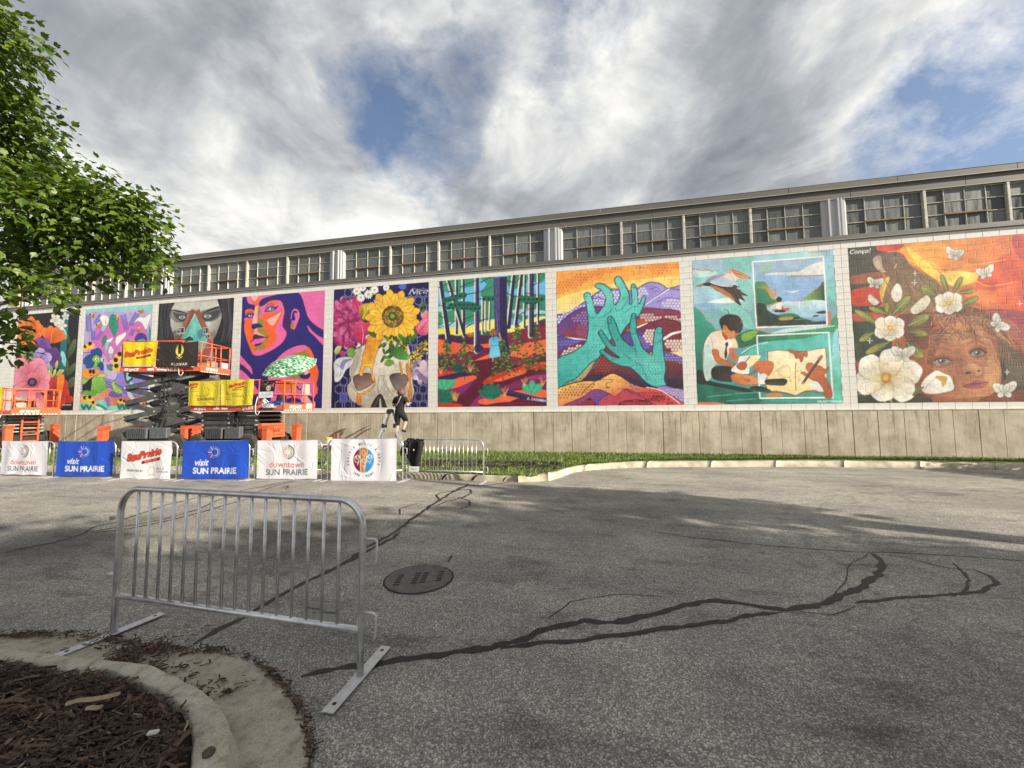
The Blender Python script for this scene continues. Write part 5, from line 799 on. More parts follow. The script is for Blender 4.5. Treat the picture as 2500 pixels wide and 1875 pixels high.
# ---------------------------------------------------------------- materials of the place
def asphalt():
    m = bpy.data.materials.new('asphalt'); m.use_nodes = True; nt = m.node_tree; N = nt.nodes; L = nt.links; p = N['Principled BSDF']
    tc = N.new('ShaderNodeTexCoord')
    def nz(sc, det=4, rough=.6, st=None):
        t = N.new('ShaderNodeTexNoise'); t.inputs['Scale'].default_value = sc; t.inputs['Detail'].default_value = det; t.inputs['Roughness'].default_value = rough
        if st: mp = N.new('ShaderNodeMapping'); mp.inputs['Scale'].default_value = st; L.new(tc.outputs['Object'], mp.inputs[0]); L.new(mp.outputs[0], t.inputs[0])
        else: L.new(tc.outputs['Object'], t.inputs[0])
        return t.outputs['Fac']
    def ramp(f, pts):
        r = N.new('ShaderNodeValToRGB'); L.new(f, r.inputs[0]); e = r.color_ramp.elements
        while len(e) < len(pts): e.new(.5)
        for k, (q, c) in zip(e, pts): k.position = q; k.color = (*c, 1)
        return r.outputs[0]
    def mix(f, a, b, mode='MIX'):
        o = N.new('ShaderNodeMix'); o.data_type = 'RGBA'; o.blend_type = mode
        if isinstance(f, float): o.inputs[0].default_value = f
        else: L.new(f, o.inputs[0])
        L.new(a, o.inputs[6]); L.new(b, o.inputs[7]); return o.outputs[2]
    v = N.new('ShaderNodeTexVoronoi'); v.inputs['Scale'].default_value = 125; L.new(tc.outputs['Object'], v.inputs[0])
    sp = N.new('ShaderNodeSeparateColor'); L.new(v.outputs['Color'], sp.inputs[0])
    stone = ramp(sp.outputs[0], [(.0, (.06, .058, .056)), (.40, (.13, .126, .119)), (.62, (.235, .226, .21)), (.8, (.40, .383, .35)), (.95, (.73, .70, .635))])
    v2 = N.new('ShaderNodeTexVoronoi'); v2.inputs['Scale'].default_value = 260; L.new(tc.outputs['Object'], v2.inputs[0])
    sp2 = N.new('ShaderNodeSeparateColor'); L.new(v2.outputs['Color'], sp2.inputs[0])
    sand = ramp(sp2.outputs[1], [(.0, (.11, .105, .098)), (.6, (.262, .251, .231)), (.95, (.53, .503, .45))])
    base = mix(.45, stone, sand)
    wear = ramp(nz(.55, 6, .65), [(.28, (.70, .70, .71)), (.5, (1.12, 1.11, 1.08)), (.72, (1.55, 1.50, 1.39))])
    base = mix(1., base, wear, 'MULTIPLY')
    stain = ramp(nz(1.7, 5, .7, (.6, 1.6, 1)), [(.33, (.5, .49, .5)), (.47, (1, 1, 1))])
    base = mix(.8, base, stain, 'MULTIPLY')
    stk = ramp(nz(.9, 4, .6, (.15, 2.4, 1)), [(.35, (.86, .86, .86)), (.6, (1.1, 1.1, 1.08))])
    base = mix(.7, base, stk, 'MULTIPLY')
    # oil stains and tyre scuffs
    dn = N.new('ShaderNodeTexNoise'); dn.inputs['Scale'].default_value = 1.4; dn.inputs['Detail'].default_value = 6; L.new(tc.outputs['Object'], dn.inputs[0])
    dm = N.new('ShaderNodeVectorMath'); dm.operation = 'MULTIPLY_ADD'; L.new(dn.outputs['Color'], dm.inputs[0]); dm.inputs[1].default_value = (1.5, 1.5, 0); L.new(tc.outputs['Object'], dm.inputs[2])
    for cx_, cy_, rr, k in ((-3.9, 4.7, 1.5, .55), (-6.6, 3.9, 1.8, .62), (3.6, 2.9, 1.3, .7), (.3, 6.3, 1.2, .72), (1.2, 2.0, .9, .75), (6.4, 8.6, 1.5, .78), (-2.6, 6.6, 1.0, .75)):
        ds = N.new('ShaderNodeVectorMath'); ds.operation = 'DISTANCE'; L.new(dm.outputs[0], ds.inputs[0]); ds.inputs[1].default_value = (cx_+.75, cy_+.75, 0)
        mr = N.new('ShaderNodeMapRange'); mr.interpolation_type = 'SMOOTHSTEP'; L.new(ds.outputs['Value'], mr.inputs[0]); mr.inputs[1].default_value = rr*.15; mr.inputs[2].default_value = rr; mr.inputs[3].default_value = k; mr.inputs[4].default_value = 1.
        base = mix(1., base, mr.outputs[0], 'MULTIPLY')
    for cx_, cy_, r0, r1, k in ((8.5, 3.6, 5.2, 7.2, 3.1), (-9., 2., 5.0, 6.4, 3.6)):
        ds = N.new('ShaderNodeVectorMath'); ds.operation = 'DISTANCE'; L.new(dm.outputs[0], ds.inputs[0]); ds.inputs[1].default_value = (cx_+.75, cy_+.75, 0)
        sn = N.new('ShaderNodeMath'); sn.operation = 'SINE'; mu = N.new('ShaderNodeMath'); mu.operation = 'MULTIPLY'; L.new(ds.outputs['Value'], mu.inputs[0]); mu.inputs[1].default_value = 6.28*k; L.new(mu.outputs[0], sn.inputs[0])
        mr = N.new('ShaderNodeMapRange'); L.new(sn.outputs[0], mr.inputs[0]); mr.inputs[1].default_value = .2; mr.inputs[2].default_value = 1.; mr.inputs[3].default_value = 1.; mr.inputs[4].default_value = .78
        w1 = N.new('ShaderNodeMapRange'); w1.interpolation_type = 'SMOOTHSTEP'; L.new(ds.outputs['Value'], w1.inputs[0]); w1.inputs[1].default_value = r0; w1.inputs[2].default_value = (r0+r1)/2; w2 = N.new('ShaderNodeMapRange'); w2.interpolation_type = 'SMOOTHSTEP'; L.new(ds.outputs['Value'], w2.inputs[0]); w2.inputs[1].default_value = r1; w2.inputs[2].default_value = (r0+r1)/2
        ww = N.new('ShaderNodeMath'); ww.operation = 'MULTIPLY'; L.new(w1.outputs[0], ww.inputs[0]); L.new(w2.outputs[0], ww.inputs[1]); base = mix(ww.outputs[0], base, mix(1., base, mr.outputs[0], 'MULTIPLY'))
    L.new(base, p.inputs['Base Color']); p.inputs['Roughness'].default_value = .78; p.inputs['Specular IOR Level'].default_value = .35
    b = N.new('ShaderNodeBump'); b.inputs['Strength'].default_value = .55; b.inputs['Distance'].default_value = .006; L.new(v.outputs['Distance'], b.inputs['Height']); b.invert = True; L.new(b.outputs[0], p.inputs['Normal'])
    return m
M_ASPH = asphalt()
def grit(name, c1, c2):
    """weathered concrete: broad stains, sandy grain, small pits"""
    m = mat(name, c1, .88, spec=.3); nt = m.node_tree; N = nt.nodes; L = nt.links; p = N['Principled BSDF']; tc = N.new('ShaderNodeTexCoord')
    def nz(sc, det, rough):
        t = N.new('ShaderNodeTexNoise'); t.inputs['Scale'].default_value = sc; t.inputs['Detail'].default_value = det; t.inputs['Roughness'].default_value = rough; L.new(tc.outputs['Object'], t.inputs[0]); return t.outputs['Fac']
    def ramp(f, pts):
        r = N.new('ShaderNodeValToRGB'); L.new(f, r.inputs[0]); e = r.color_ramp.elements
        while len(e) < len(pts): e.new(.5)
        for k, (q, c) in zip(e, pts): k.position = q; k.color = (*c, 1)
        return r.outputs[0]
    def mul(a, b, f=1.):
        o = N.new('ShaderNodeMix'); o.data_type = 'RGBA'; o.blend_type = 'MULTIPLY'; o.inputs[0].default_value = f; L.new(a, o.inputs[6]); L.new(b, o.inputs[7]); return o.outputs[2]
    a = ramp(nz(3.5, 8, .7), [(.32, c1), (.66, c2)]); b = ramp(nz(160, 4, .8), [(.32, (.55, .53, .5)), (.5, (1, 1, 1)), (.7, (1.25, 1.25, 1.22))]); v = N.new('ShaderNodeTexVoronoi'); v.inputs['Scale'].default_value = 45; L.new(tc.outputs['Object'], v.inputs[0]); c = ramp(v.outputs['Distance'], [(.05, (.6, .57, .52)), (.16, (1, 1, 1))])
    d = ramp(nz(14, 6, .7), [(.36, (.72, .68, .62)), (.5, (1, 1, 1))])
    L.new(mul(mul(mul(a, b), c, .6), d, .8), p.inputs['Base Color']); bp = N.new('ShaderNodeBump'); bp.inputs['Strength'].default_value = .5; bp.inputs['Distance'].default_value = .008; L.new(nz(110, 5, .8), bp.inputs['Height']); L.new(bp.outputs[0], p.inputs['Normal']); return m
M_TAR = mat('tar', (.026, .026, .027), .55, spec=.3, var=.5, vscale=25, bump=.4, bscale=80)
M_KERB = grit('kerb_concrete', (.47, .42, .34), (.63, .575, .475))
M_GUT = grit('gutter_concrete', (.36, .315, .25), (.55, .50, .405))
M_FKERB = mat('far_kerb_concrete', (.44, .385, .28), .85, var=.3, vscale=3, bump=.5, bscale=30, col2=(.64, .575, .44))
M_GROUNDGRASS = mat('turf_soil', (.05, .06, .022), .9, var=.4, vscale=3, bump=.6, bscale=30, col2=(.085, .12, .03))
M_SOIL = mat('soil', (.03, .022, .016), .95, var=.5, vscale=12, bump=.8, bscale=40)
M_MULCH = mat('mulch_soil', (.03, .017, .011), .9, var=.5, vscale=20, bump=.8, bscale=60)
M_BLOCK = mat('white_block_paint', (.76, .745, .705), .7, var=.06, vscale=3, bump=.25, bscale=140)
M_MORTAR = mat('painted_mortar', (.66, .645, .60), .8, var=.08, vscale=6, bump=.2, bscale=120)
M_FASCIA = mat('grey_brown_metal', (.135, .128, .115), .5, var=.06, vscale=1.2, spec=.4)
M_FLASH = mat('dark_flashing', (.115, .108, .10), .5, var=.08, vscale=2)
M_PIER = mat('white_sheet_metal', (.47, .48, .49), .5, var=.07, vscale=2, stretch=(1, 1, .3))
M_FRAME = mat('weathered_cream_steel', (.50, .46, .37), .6, var=.3, vscale=9, bump=.3, bscale=50, col2=(.62, .60, .52))
M_RUST = mat('rusted_rail', (.22, .15, .09), .8, var=.4, vscale=14, bump=.4)
M_GALV = mat('galvanised_steel', (.70, .71, .72), .32, .85, var=.22, vscale=9, bump=.06, bscale=60)
M_GALVD = mat('galvanised_foot', (.62, .63, .63), .5, .45, var=.16, vscale=12, bump=.15, bscale=80)
M_WHITEMETAL = mat('pale_zinc', (.62, .62, .62), .45, .35, var=.1, vscale=10)
M_LIFTSHADED = mat('lift_orange_shaded', (.62, .085, .035), .38, var=.12, vscale=6, spec=.5, coat=.15)  # darker copy of the lift orange, front-side shade put into the colour
M_LIFTORANGE = mat('lift_orange', (.72, .13, .05), .38, var=.1, vscale=6, spec=.5, coat=.15)
M_LIFTGREY = mat('lift_dark_grey', (.035, .037, .04), .45, var=.3, vscale=8)
M_LIFTPANEL = mat('lift_panel_grey', (.10, .105, .11), .5, var=.25, vscale=10)
M_STEEL = mat('bright_steel', (.55, .53, .48), .4, .5, var=.2, vscale=20)
M_TYRE = mat('tyre_rubber', (.055, .05, .043), .9, var=.35, vscale=14, bump=.5, bscale=40)
M_RIM = mat('rim_pale', (.45, .43, .38), .6, var=.2, vscale=9)
M_BLACK = mat('black_trim', (.012, .012, .013), .6)
M_WHITE = mat('white_print', (.78, .78, .76), .6)
M_YELLOW = mat('hazard_yellow', (.75, .55, .05), .5)
M_CARD = mat('cardboard', (.42, .27, .14), .8, var=.15, vscale=10, bump=.1)
M_BLUE = mat('blue_tarp', (.025, .06, .24), .45, var=.3, vscale=9, bump=.4, bscale=20)
M_CLOTH = paint_mat('printed_cloth', .75, bump=.06)
M_PAINT = paint_mat('mural_paint', .6)
M_PRINT = paint_mat('flat_print', .5)
M_LEAF = None
def pane_mat():
    m = mat('grimy_glass', (.055, .062, .062), .22, spec=.6); nt = m.node_tree; N = nt.nodes; L = nt.links; p = N['Principled BSDF']
    tc = N.new('ShaderNodeTexCoord'); oi = N.new('ShaderNodeObjectInfo'); mp = N.new('ShaderNodeMapping'); L.new(tc.outputs['Object'], mp.inputs[0]); mp.inputs['Scale'].default_value = (11, 1, .7)
    ad = N.new('ShaderNodeVectorMath'); ad.operation = 'ADD'; L.new(mp.outputs[0], ad.inputs[0])
    mu = N.new('ShaderNodeMath'); mu.operation = 'MULTIPLY'; mu.inputs[1].default_value = 37; L.new(oi.outputs['Random'], mu.inputs[0]); L.new(mu.outputs[0], ad.inputs[1])
    t = N.new('ShaderNodeTexNoise'); t.inputs['Scale'].default_value = 1.; t.inputs['Detail'].default_value = 5; t.inputs['Roughness'].default_value = .65; L.new(ad.outputs[0], t.inputs[0])
    r = N.new('ShaderNodeValToRGB'); L.new(t.outputs['Fac'], r.inputs[0]); e = r.color_ramp.elements; e[0].position = .30; e[0].color = (.06, .066, .063, 1); e[1].position = .74; e[1].color = (.125, .136, .13, 1)
    e.new(.42); e[1].color = (.105, .115, .11, 1)
    mm = N.new('ShaderNodeMapRange'); L.new(oi.outputs['Random'], mm.inputs[0]); mm.inputs[3].default_value = .45; mm.inputs[4].default_value = 1.6
    mx = N.new('ShaderNodeMix'); mx.data_type = 'RGBA'; mx.blend_type = 'MULTIPLY'; mx.inputs[0].default_value = 1; L.new(r.outputs[0], mx.inputs[6]); L.new(mm.outputs[0], mx.inputs[7])
    L.new(mx.outputs[2], p.inputs['Base Color'])
    q = N.new('ShaderNodeMapRange'); L.new(t.outputs['Fac'], q.inputs[0]); q.inputs[1].default_value = .3; q.inputs[2].default_value = .7; q.inputs[3].default_value = .12; q.inputs[4].default_value = .6; L.new(q.outputs[0], p.inputs['Roughness'])
    return m
M_PANE = pane_mat()
def conc_mat():
    """board-formed concrete, dark runs of dirt from the top"""
    m = mat('formed_concrete', (.3, .27, .21), .85, spec=.3); nt = m.node_tree; N = nt.nodes; L = nt.links; p = N['Principled BSDF']
    tc = N.new('ShaderNodeTexCoord')
    def nz(sc, st, det=6, rough=.65):
        mp = N.new('ShaderNodeMapping'); mp.inputs['Scale'].default_value = st; L.new(tc.outputs['Object'], mp.inputs[0]); t = N.new('ShaderNodeTexNoise'); t.inputs['Scale'].default_value = sc; t.inputs['Detail'].default_value = det; t.inputs['Roughness'].default_value = rough; L.new(mp.outputs[0], t.inputs[0]); return t.outputs['Fac']
    def ramp(f, pts):
        r = N.new('ShaderNodeValToRGB'); L.new(f, r.inputs[0]); e = r.color_ramp.elements
        while len(e) < len(pts): e.new(.5)
        for k, (q, c) in zip(e, pts): k.position = q; k.color = (*c, 1)
        return r.outputs[0]
    a = ramp(nz(2.2, (1, 1, .5)), [(.3, (.43, .37, .28)), (.5, (.56, .495, .385)), (.7, (.67, .605, .485))])
    b = ramp(nz(5., (2.6, 1, .22)), [(.34, (.55, .53, .50)), (.46, (1, 1, 1))])
    c = ramp(nz(1.1, (1, 1, 1.6)), [(.34, (.7, .68, .64)), (.55, (1, 1, 1))])
    sx = N.new('ShaderNodeSeparateXYZ'); L.new(tc.outputs['Object'], sx.inputs[0]); mr = N.new('ShaderNodeMapRange'); L.new(sx.outputs[2], mr.inputs[0]); mr.inputs[1].default_value = .5; mr.inputs[2].default_value = 1.5; mr.inputs[3].default_value = .25; mr.inputs[4].default_value = 1.
    def mul(f, x, y):
        o = N.new('ShaderNodeMix'); o.data_type = 'RGBA'; o.blend_type = 'MULTIPLY'
        if isinstance(f, float): o.inputs[0].default_value = f
        else: L.new(f, o.inputs[0])
        L.new(x, o.inputs[6]); L.new(y, o.inputs[7]); return o.outputs[2]
    L.new(mul(.8, mul(mr.outputs[0], a, b), c), p.inputs['Base Color'])
    bp = N.new('ShaderNodeBump'); bp.inputs['Strength'].default_value = .35; bp.inputs['Distance'].default_value = .02; L.new(nz(9, (1, 1, .6), 8), bp.inputs['Height']); L.new(bp.outputs[0], p.inputs['Normal'])
    return m
M_CONC = conc_mat()
# ---------------------------------------------------------------- ground
def sheet(name, xs, ys, zf, m, kind='structure', parent=None):
    b = MB(); n = len(xs); b.add([(x, y, zf(x, y)) for y in ys for x in xs], [(j*n+i, j*n+i+1, (j+1)*n+i+1, (j+1)*n+i) for j in range(len(ys)-1) for i in range(n-1)])
    return tag(b.build(name, m, parent), kind=kind)
XS = [-400, -120, -60, -30, -16, -10.5, -5, 0, 6, 14, 30, 60, 150, 400]
road = sheet('asphalt_yard', XS, [-400, -100, -40, -10, 0, 5, 10, 20, 60, 400], lambda x, y: gz(x), M_ASPH)
def ribbon(path, w, z, rag=.7, step=.045, taper=True):
    """ragged strip along a path on the asphalt"""
    pts = [Vector((x, y, 0)) for x, y in path]; out = []
    for a, b in zip(pts, pts[1:]):
        k = max(1, int((b-a).length/step)); out += [a.lerp(b, i/k) for i in range(k)]
    out.append(pts[-1]); b = MB(); vs = []; n = len(out)
    for i, q in enumerate(out):
        d = (out[min(i+1, n-1)]-out[max(i-1, 0)]).normalized(); t = Vector((-d.y, d.x, 0)); e = min(1, (i+1)/4, (n-i)/4) if taper else 1
        j = mnoise.noise(q*3.1)*.03
        l = w*.5*e*(1+rag*2*mnoise.noise(q*9+Vector((3, 1, 0)))); r = w*.5*e*(1+rag*2*mnoise.noise(q*9+Vector((7, 5, 2)))); q = q+t*j
        vs += [(q.x+t.x*l, q.y+t.y*l, gz(q.x)+z), (q.x-t.x*r, q.y-t.y*r, gz(q.x)+z)]
    b.add(vs, [(2*i, 2*i+1, 2*i+3, 2*i+2) for i in range(n-1)]); return b
for i, (w, pth) in enumerate(CRACKS):
    ribbon(pth, w*1.08, .004+.0004*(i % 5), .55).build('tar_crack', M_TAR, road)
# lighter worn patches where paint was
for i, (x, y, lx) in enumerate(((.9, 10.2, .9), (2.4, 9.7, .7), (1.6, 9.2, .35), (-1.2, 9.3, 1.3))):
    ribbon([(x, y), (x+lx*.5, y+.05), (x+lx, y-.06)], .06, .0034, .8).build('faded_paint_mark', mat('faded_mark_%d' % i, (.32, .30, .26), .8, var=.2, vscale=12), road)
# manhole cover
mh = thing('manhole_cover', 'round rust brown iron manhole cover set in the asphalt', 'manhole cover', (-1.715, 3.636, gz(-1.7)), R(24))
M_IRON = mat('rusty_iron', (.135, .122, .118), .6, .25, var=.3, vscale=16, bump=.35, bscale=60)
part('ring', M_BLACK, mh, lambda b: b.lathe([(.335, .0045), (.333, .0055), (.318, .0055), (.318, .0045)], 40))
part('lid', M_IRON, mh, lambda b: b.lathe([(.317, .005), (.316, .007), (.295, .0085), (.29, .0075), (.0, .0075)], 40), True)
lug = MB(); lug.bbox(-.028, .028, -.015, .015, .0, .006, .003); lugm = lug.mesh('pad'); lugm.materials.append(M_BLACK)
for gx in (-.19, -.03, .05, .2):
    for k in range(-2, 3):
        if gx*gx+(k*.048)**2 < .062: link('slot', lugm, mh, Matrix.Translation((gx+k*.01, k*.052, .0045)))
# ---------------------------------------------------------------- planting island in the foreground
def band(lo, zlo, hi, zhi, extra=None):
    b = MB(); n = len(lo); b.add([(x, y, zlo+gz(x)) for x, y in lo]+[(x, y, zhi+gz(x)) for x, y in hi], [(i, i+1, n+i+1, n+i) for i in range(n-1)]); return b
def resample(p, n, smooth=True):
    p = crom([tuple(q) for q in p], False, 8) if smooth else p
    L = [0]
    for a, b in zip(p, p[1:]): L.append(L[-1]+math.hypot(b[0]-a[0], b[1]-a[1]))
    out = []; j = 0
    for i in range(n):
        t = L[-1]*i/(n-1)
        while j < len(L)-2 and L[j+1] < t: j += 1
        f = (t-L[j])/(L[j+1]-L[j]+1e-9); out.append((p[j][0]+(p[j+1][0]-p[j][0])*f, p[j][1]+(p[j+1][1]-p[j][1])*f))
    return out
NI = 90
iin, itop, igut = (resample(q, NI) for q in (ISL_IN, ISL_TOP, ISL_GUT))
def jig(p, k, s): return [(x+mnoise.noise(Vector((x*s, y*s, k)))*.012, y+mnoise.noise(Vector((x*s, y*s, k+9)))*.012) for x, y in p]
island = bpy.data.objects.new('planting_island', None); COL.objects.link(island); tag(island, kind='structure')
def kerb_ring():
    cuts = [0, 30, 58, 89]
    for a, c in zip(cuts, cuts[1:]):
        I = jig(iin[a:c+1], 1, 9); T = jig(itop[a:c+1], 5, 9); prof = []
        for (x0, y0), (x1, y1) in zip(I, T):
            d = Vector((x1-x0, y1-y0, 0)); g = gz(x0); row = []
            for t, z in ((-.02, .03), (.0, .118), (.06, .130), (.5, .134), (.86, .128), (.97, .112), (1.06, .06), (1.22, .012), (1.3, -.02)): row.append((x0+d.x*t, y0+d.y*t, z+g))
            prof.append(row)
        if c < NI-1: prof[-1] = [tuple(Vector(p).lerp(Vector(q), .93)) for p, q in zip(prof[-2], prof[-1])]
        b = MB(); m = len(prof[0]); b.add([q for r in prof for q in r], [(i*m+j, i*m+j+1, (i+1)*m+j+1, (i+1)*m+j) for i in range(len(prof)-1) for j in range(m-1)]+[tuple(range(m)), tuple((len(prof)-1)*m+j for j in range(m))[::-1]])
        b.build('kerb_segment', M_KERB, island, True)
kerb_ring()
gut_in = [(x+(g[0]-x)*.02, y+(g[1]-y)*.02) for (x, y), g in zip(itop, igut)]
band(gut_in, .012, jig(igut, 3, 14), .008).build('gutter_apron', M_GUT, island)
cen = (-4.0, .2)
mb = MB(); rows = []
for t in (0, .06, .2, .45, .75, 1):
    rows.append([(x+(cen[0]-x)*t, y+(cen[1]-y)*t, .085+gz(x)+.035*min(1, t*6)+.02*mnoise.noise(Vector((x+(cen[0]-x)*t, y+(cen[1]-y)*t, 0))*4)) for x, y in iin])
mb.add([q for r in rows for q in r], [(j*NI+i, j*NI+i+1, (j+1)*NI+i+1, (j+1)*NI+i) for j in range(len(rows)-1) for i in range(NI-1)])
mb.build('mulch_bed', M_MULCH, island, True)
# wood chips
CHIPM = [mat('chip_dark', (.075, .043, .026), .85, var=.35, vscale=30, bump=.4), mat('chip_brown', (.15, .094, .060), .85, var=.35, vscale=30, bump=.4), mat('chip_black', (.028, .018, .012), .85, var=.3, vscale=30), mat('chip_pale', (.38, .29, .19), .85, var=.2, vscale=30)]
def chip_shape(L, w, h, r):
    n = 4; vs = []
    for i in range(n+1):
        t = i/n; ww = w*(.35+.65*math.sin(math.pi*(.12+.76*t)))*(.8+.4*r.random()); x = (t-.5)*L; zz = h*(r.random()-.5)*.8; yy = (r.random()-.5)*w*.5
        vs += [(x, yy-ww/2, zz), (x, yy+ww/2, zz+h*.3*(r.random()-.5)), (x, yy, zz+h)]
    fs = [(0, 1, 2)]+[(3*i+a, 3*i+b, 3*i+3+b, 3*i+3+a) for i in range(n) for a, b in ((0, 1), (1, 2), (2, 0))]+[(3*n+1, 3*n, 3*n+2)]
    return vs, fs
rc = random.Random(11)
def inside(poly, x, y):
    c = False; n = len(poly)
    for i in range(n):
        (ax, ay), (bx, by) = poly[i], poly[i-1]
        if (ay > y) != (by > y) and x < (bx-ax)*(y-ay)/(by-ay)+ax: c = not c
    return c
ipoly = [(x, y) for x, y in iin]+[(-2.2, .2), (-4.6, .2), (-5.2, 2.0)]
def mulch_z(x, y):
    return .125+gz(x)+.02*mnoise.noise(Vector((x, y, 0))*4)
def chip_place(n, far, minL, maxL):
    out = []
    while len(out) < n:
        x = rc.uniform(-4.7, -1.45); y = rc.uniform(.75, 2.35)
        if not inside(ipoly, x, y): continue
        if min((x-p)**2+(y-q)**2 for p, q in iin[::3]) < rc.uniform(.02, .075)**2: continue
        L = rc.uniform(minL, maxL)*(1 if rc.random() < .8 else 1.6); out.append((x, y, L, L*rc.uniform(.12, .26)))
    return out
protos = []
for mi in range(3):
    for k in range(4):
        vs, fs = chip_shape(1, .24, .12, rc); me = bpy.data.meshes.new('wood_chip'); me.from_pydata(vs, [], fs); me.materials.append(CHIPM[mi]); protos.append(me)
for x, y, L, w in sorted(chip_place(1500, 0, .04, .09), key=lambda q: -q[2]/math.hypot(q[0], q[1]))[:285]:
    M = Matrix.Translation((x, y, mulch_z(x, y)+rc.uniform(.012, .03))) @ Matrix.Rotation(rc.gauss(.15, .75), 4, 'Z') @ Matrix.Rotation(rc.gauss(0, .22), 4, 'Y') @ Matrix.Rotation(rc.gauss(0, .5), 4, 'X') @ Matrix.Diagonal((L, L*rc.uniform(.35, .8), L*.8, 1))
    link('wood_chip', rc.choice(protos), island, M)
def chip_mass(name, spots, zf, parent, tilt=.25):
    b = MB(); 
    for x, y, L, w in spots:
        vs, fs = chip_shape(L, w, w*.45, rc); M = Matrix.Translation((x, y, zf(x, y)+rc.uniform(.0, .02))) @ Matrix.Rotation(rc.gauss(.15, .8), 4, 'Z') @ Matrix.Rotation(rc.gauss(0, tilt), 4, 'Y') @ Matrix.Rotation(rc.gauss(0, .4), 4, 'X')
        b.m = rc.choice((0, 0, 1, 1, 2)) if rc.random() > .012 else 3; b.add([M @ Vector(q) for q in vs], fs)
    return tag(b.build(name, CHIPM, parent), kind='stuff')
chip_mass('small_wood_chips', chip_place(20000, 0, .015, .055), mulch_z, island)
# chips and needles washed on to the gutter and along the asphalt edge
def along(p, n, spread, off=0.):
    o = []
    for _ in range(n):
        i = rc.randrange(len(p)-1); t = rc.random(); x = p[i][0]+(p[i+1][0]-p[i][0])*t; y = p[i][1]+(p[i+1][1]-p[i][1])*t
        dx, dy = x-cen[0], y-cen[1]; l = math.hypot(dx, dy); s = off+rc.gauss(0, spread)
        if mnoise.noise(Vector((x*2.3, y*2.3, 2))) < rc.uniform(-.45, .5): continue
        L = rc.uniform(.012, .05); o.append((x+dx/l*s, y+dy/l*s, L, L*.28))
    return o
debris = along(igut[:50], 1100, .024, .012)+along(igut[50:], 420, .016, .012)+along(igut[18:48], 500, .05, -.04)+along(itop[22:60], 500, .07, .14)+along(itop, 60, .05, -.03)+[(x+rc.gauss(0, .05), y+rc.gauss(0, .10), L, w) for x, y, L, w in along(igut[34:40], 800, .12, -.12)]
chip_mass('washed_out_debris', debris, lambda x, y: .014+gz(x)+(.125 if inside(ipoly, x, y) else 0), island, .08)
def splinter(name, a, b_, w, z, m, label=None):
    a, b_ = Vector((*a, z)), Vector((*b_, z)); d = b_-a; b = MB(); vs, fs = chip_shape(d.length, w, w*.5, rc); M = Matrix.Translation((a+b_)/2) @ Matrix.Rotation(math.atan2(d.y, d.x), 4, 'Z'); b.add([M @ Vector(q) for q in vs], fs); return b.build(name, m)
tag(splinter('wood_splinter', (-2.588, 1.518), (-2.409, 1.633), .028, .19, CHIPM[3]), 'long pale split stick lying on the dark mulch', 'stick')
tag(splinter('pale_chip', (-2.46, 1.525), (-2.392, 1.55), .026, .185, CHIPM[3]), 'short pale wood chip just below the long stick on the mulch', 'wood chip')
b = MB(); b.bbox(-.022, .022, -.012, .012, 0, .014, .005); tag(b.build('bark_scrap', mat('scrap_white', (.6, .58, .53), .7), M=Matrix.Translation((-1.972, 1.473, .185)) @ Matrix.Rotation(.5, 4, 'Z')), 'small white scrap on the mulch near the kerb', 'scrap')
bm = bmesh.new(); bmesh.ops.create_icosphere(bm, subdivisions=2, radius=.024)
for v in bm.verts: v.co *= 1+.35*mnoise.noise(v.co*40); v.co.z *= .7
me = bpy.data.meshes.new('pebble'); bm.to_mesh(me); bm.free(); me.materials.append(mat('pebble_brown', (.10, .075, .06), .8, var=.3, vscale=40)); tag(link('pebble', me, M=Matrix.Translation((-1.685, 1.49, .142))), 'brown pebble resting on top of the concrete kerb', 'pebble')
# ---------------------------------------------------------------- far kerb, grass verge
NF = 150
ff, fb = resample(FK_FOOT, NF), resample(FK_BACK, NF)
x0, y0 = ff[0]; n0 = 60
ff = [(-32+(x0+32)*i/n0, y0-.9+.9*i/n0) for i in range(n0)]+ff; bx, by = fb[0]; fb = [(-32+(bx+32)*i/n0, by-.9+.9*i/n0) for i in range(n0)]+fb
x1, y1 = ff[-1]; ff += [(x1+i*1.5, y1-.05*i) for i in range(1, 14)]; x1, y1 = fb[-1]; fb += [(x1+i*1.5, y1-.05*i) for i in range(1, 14)]
kerb = bpy.data.objects.new('kerb', None); COL.objects.link(kerb); tag(kerb, kind='structure')
def far_kerb():
    N = len(ff); cuts = [0, 12, 24, 36, 48, 60, 76, 88, 96, 104, 109, 114, 121, 133, 146, 158, 170, 182, 194, 205, N-1]
    for si, (a, c) in enumerate(zip(cuts, cuts[1:])):
        dz = -.012 if si in (9, 10) else rc.uniform(-.006, .006); rows = []
        for i in range(a, c+1):
            (xa, ya), (xb, yb) = ff[i], fb[i]; w = Vector((xb-xa, yb-ya)); s = min(1., .34/max(.05, w.length)); w = w if w.length < .4 else w*s; g = gz(xa)+dz
            nzv = lambda k: 1+.05*mnoise.noise(Vector((xa*3, k, si)))
            rows.append([(xa+w.x*t, ya+w.y*t, z*nzv(k)+g) for k, (t, z) in enumerate(((-.02, -.03), (0, .02), (.12, .085), (.28, .128), (.45, .142), (.95, .148), (1.0, .13), (1.02, -.02)))])
        for e, k in ((0, 1), (-1, -2)): rows[e] = [tuple(Vector(p).lerp(Vector(q), .03 if si not in (9, 10) else .22)) for p, q in zip(rows[e], rows[k])]
        m = len(rows[0]); b = MB(); b.add([q for r in rows for q in r], [(i*m+j, i*m+j+1, (i+1)*m+j+1, (i+1)*m+j) for i in range(len(rows)-1) for j in range(m-1)]+[tuple(range(m)), tuple((len(rows)-1)*m+j for j in range(m))[::-1]])
        b.build('kerb_segment', M_FKERB, kerb, True)
far_kerb()
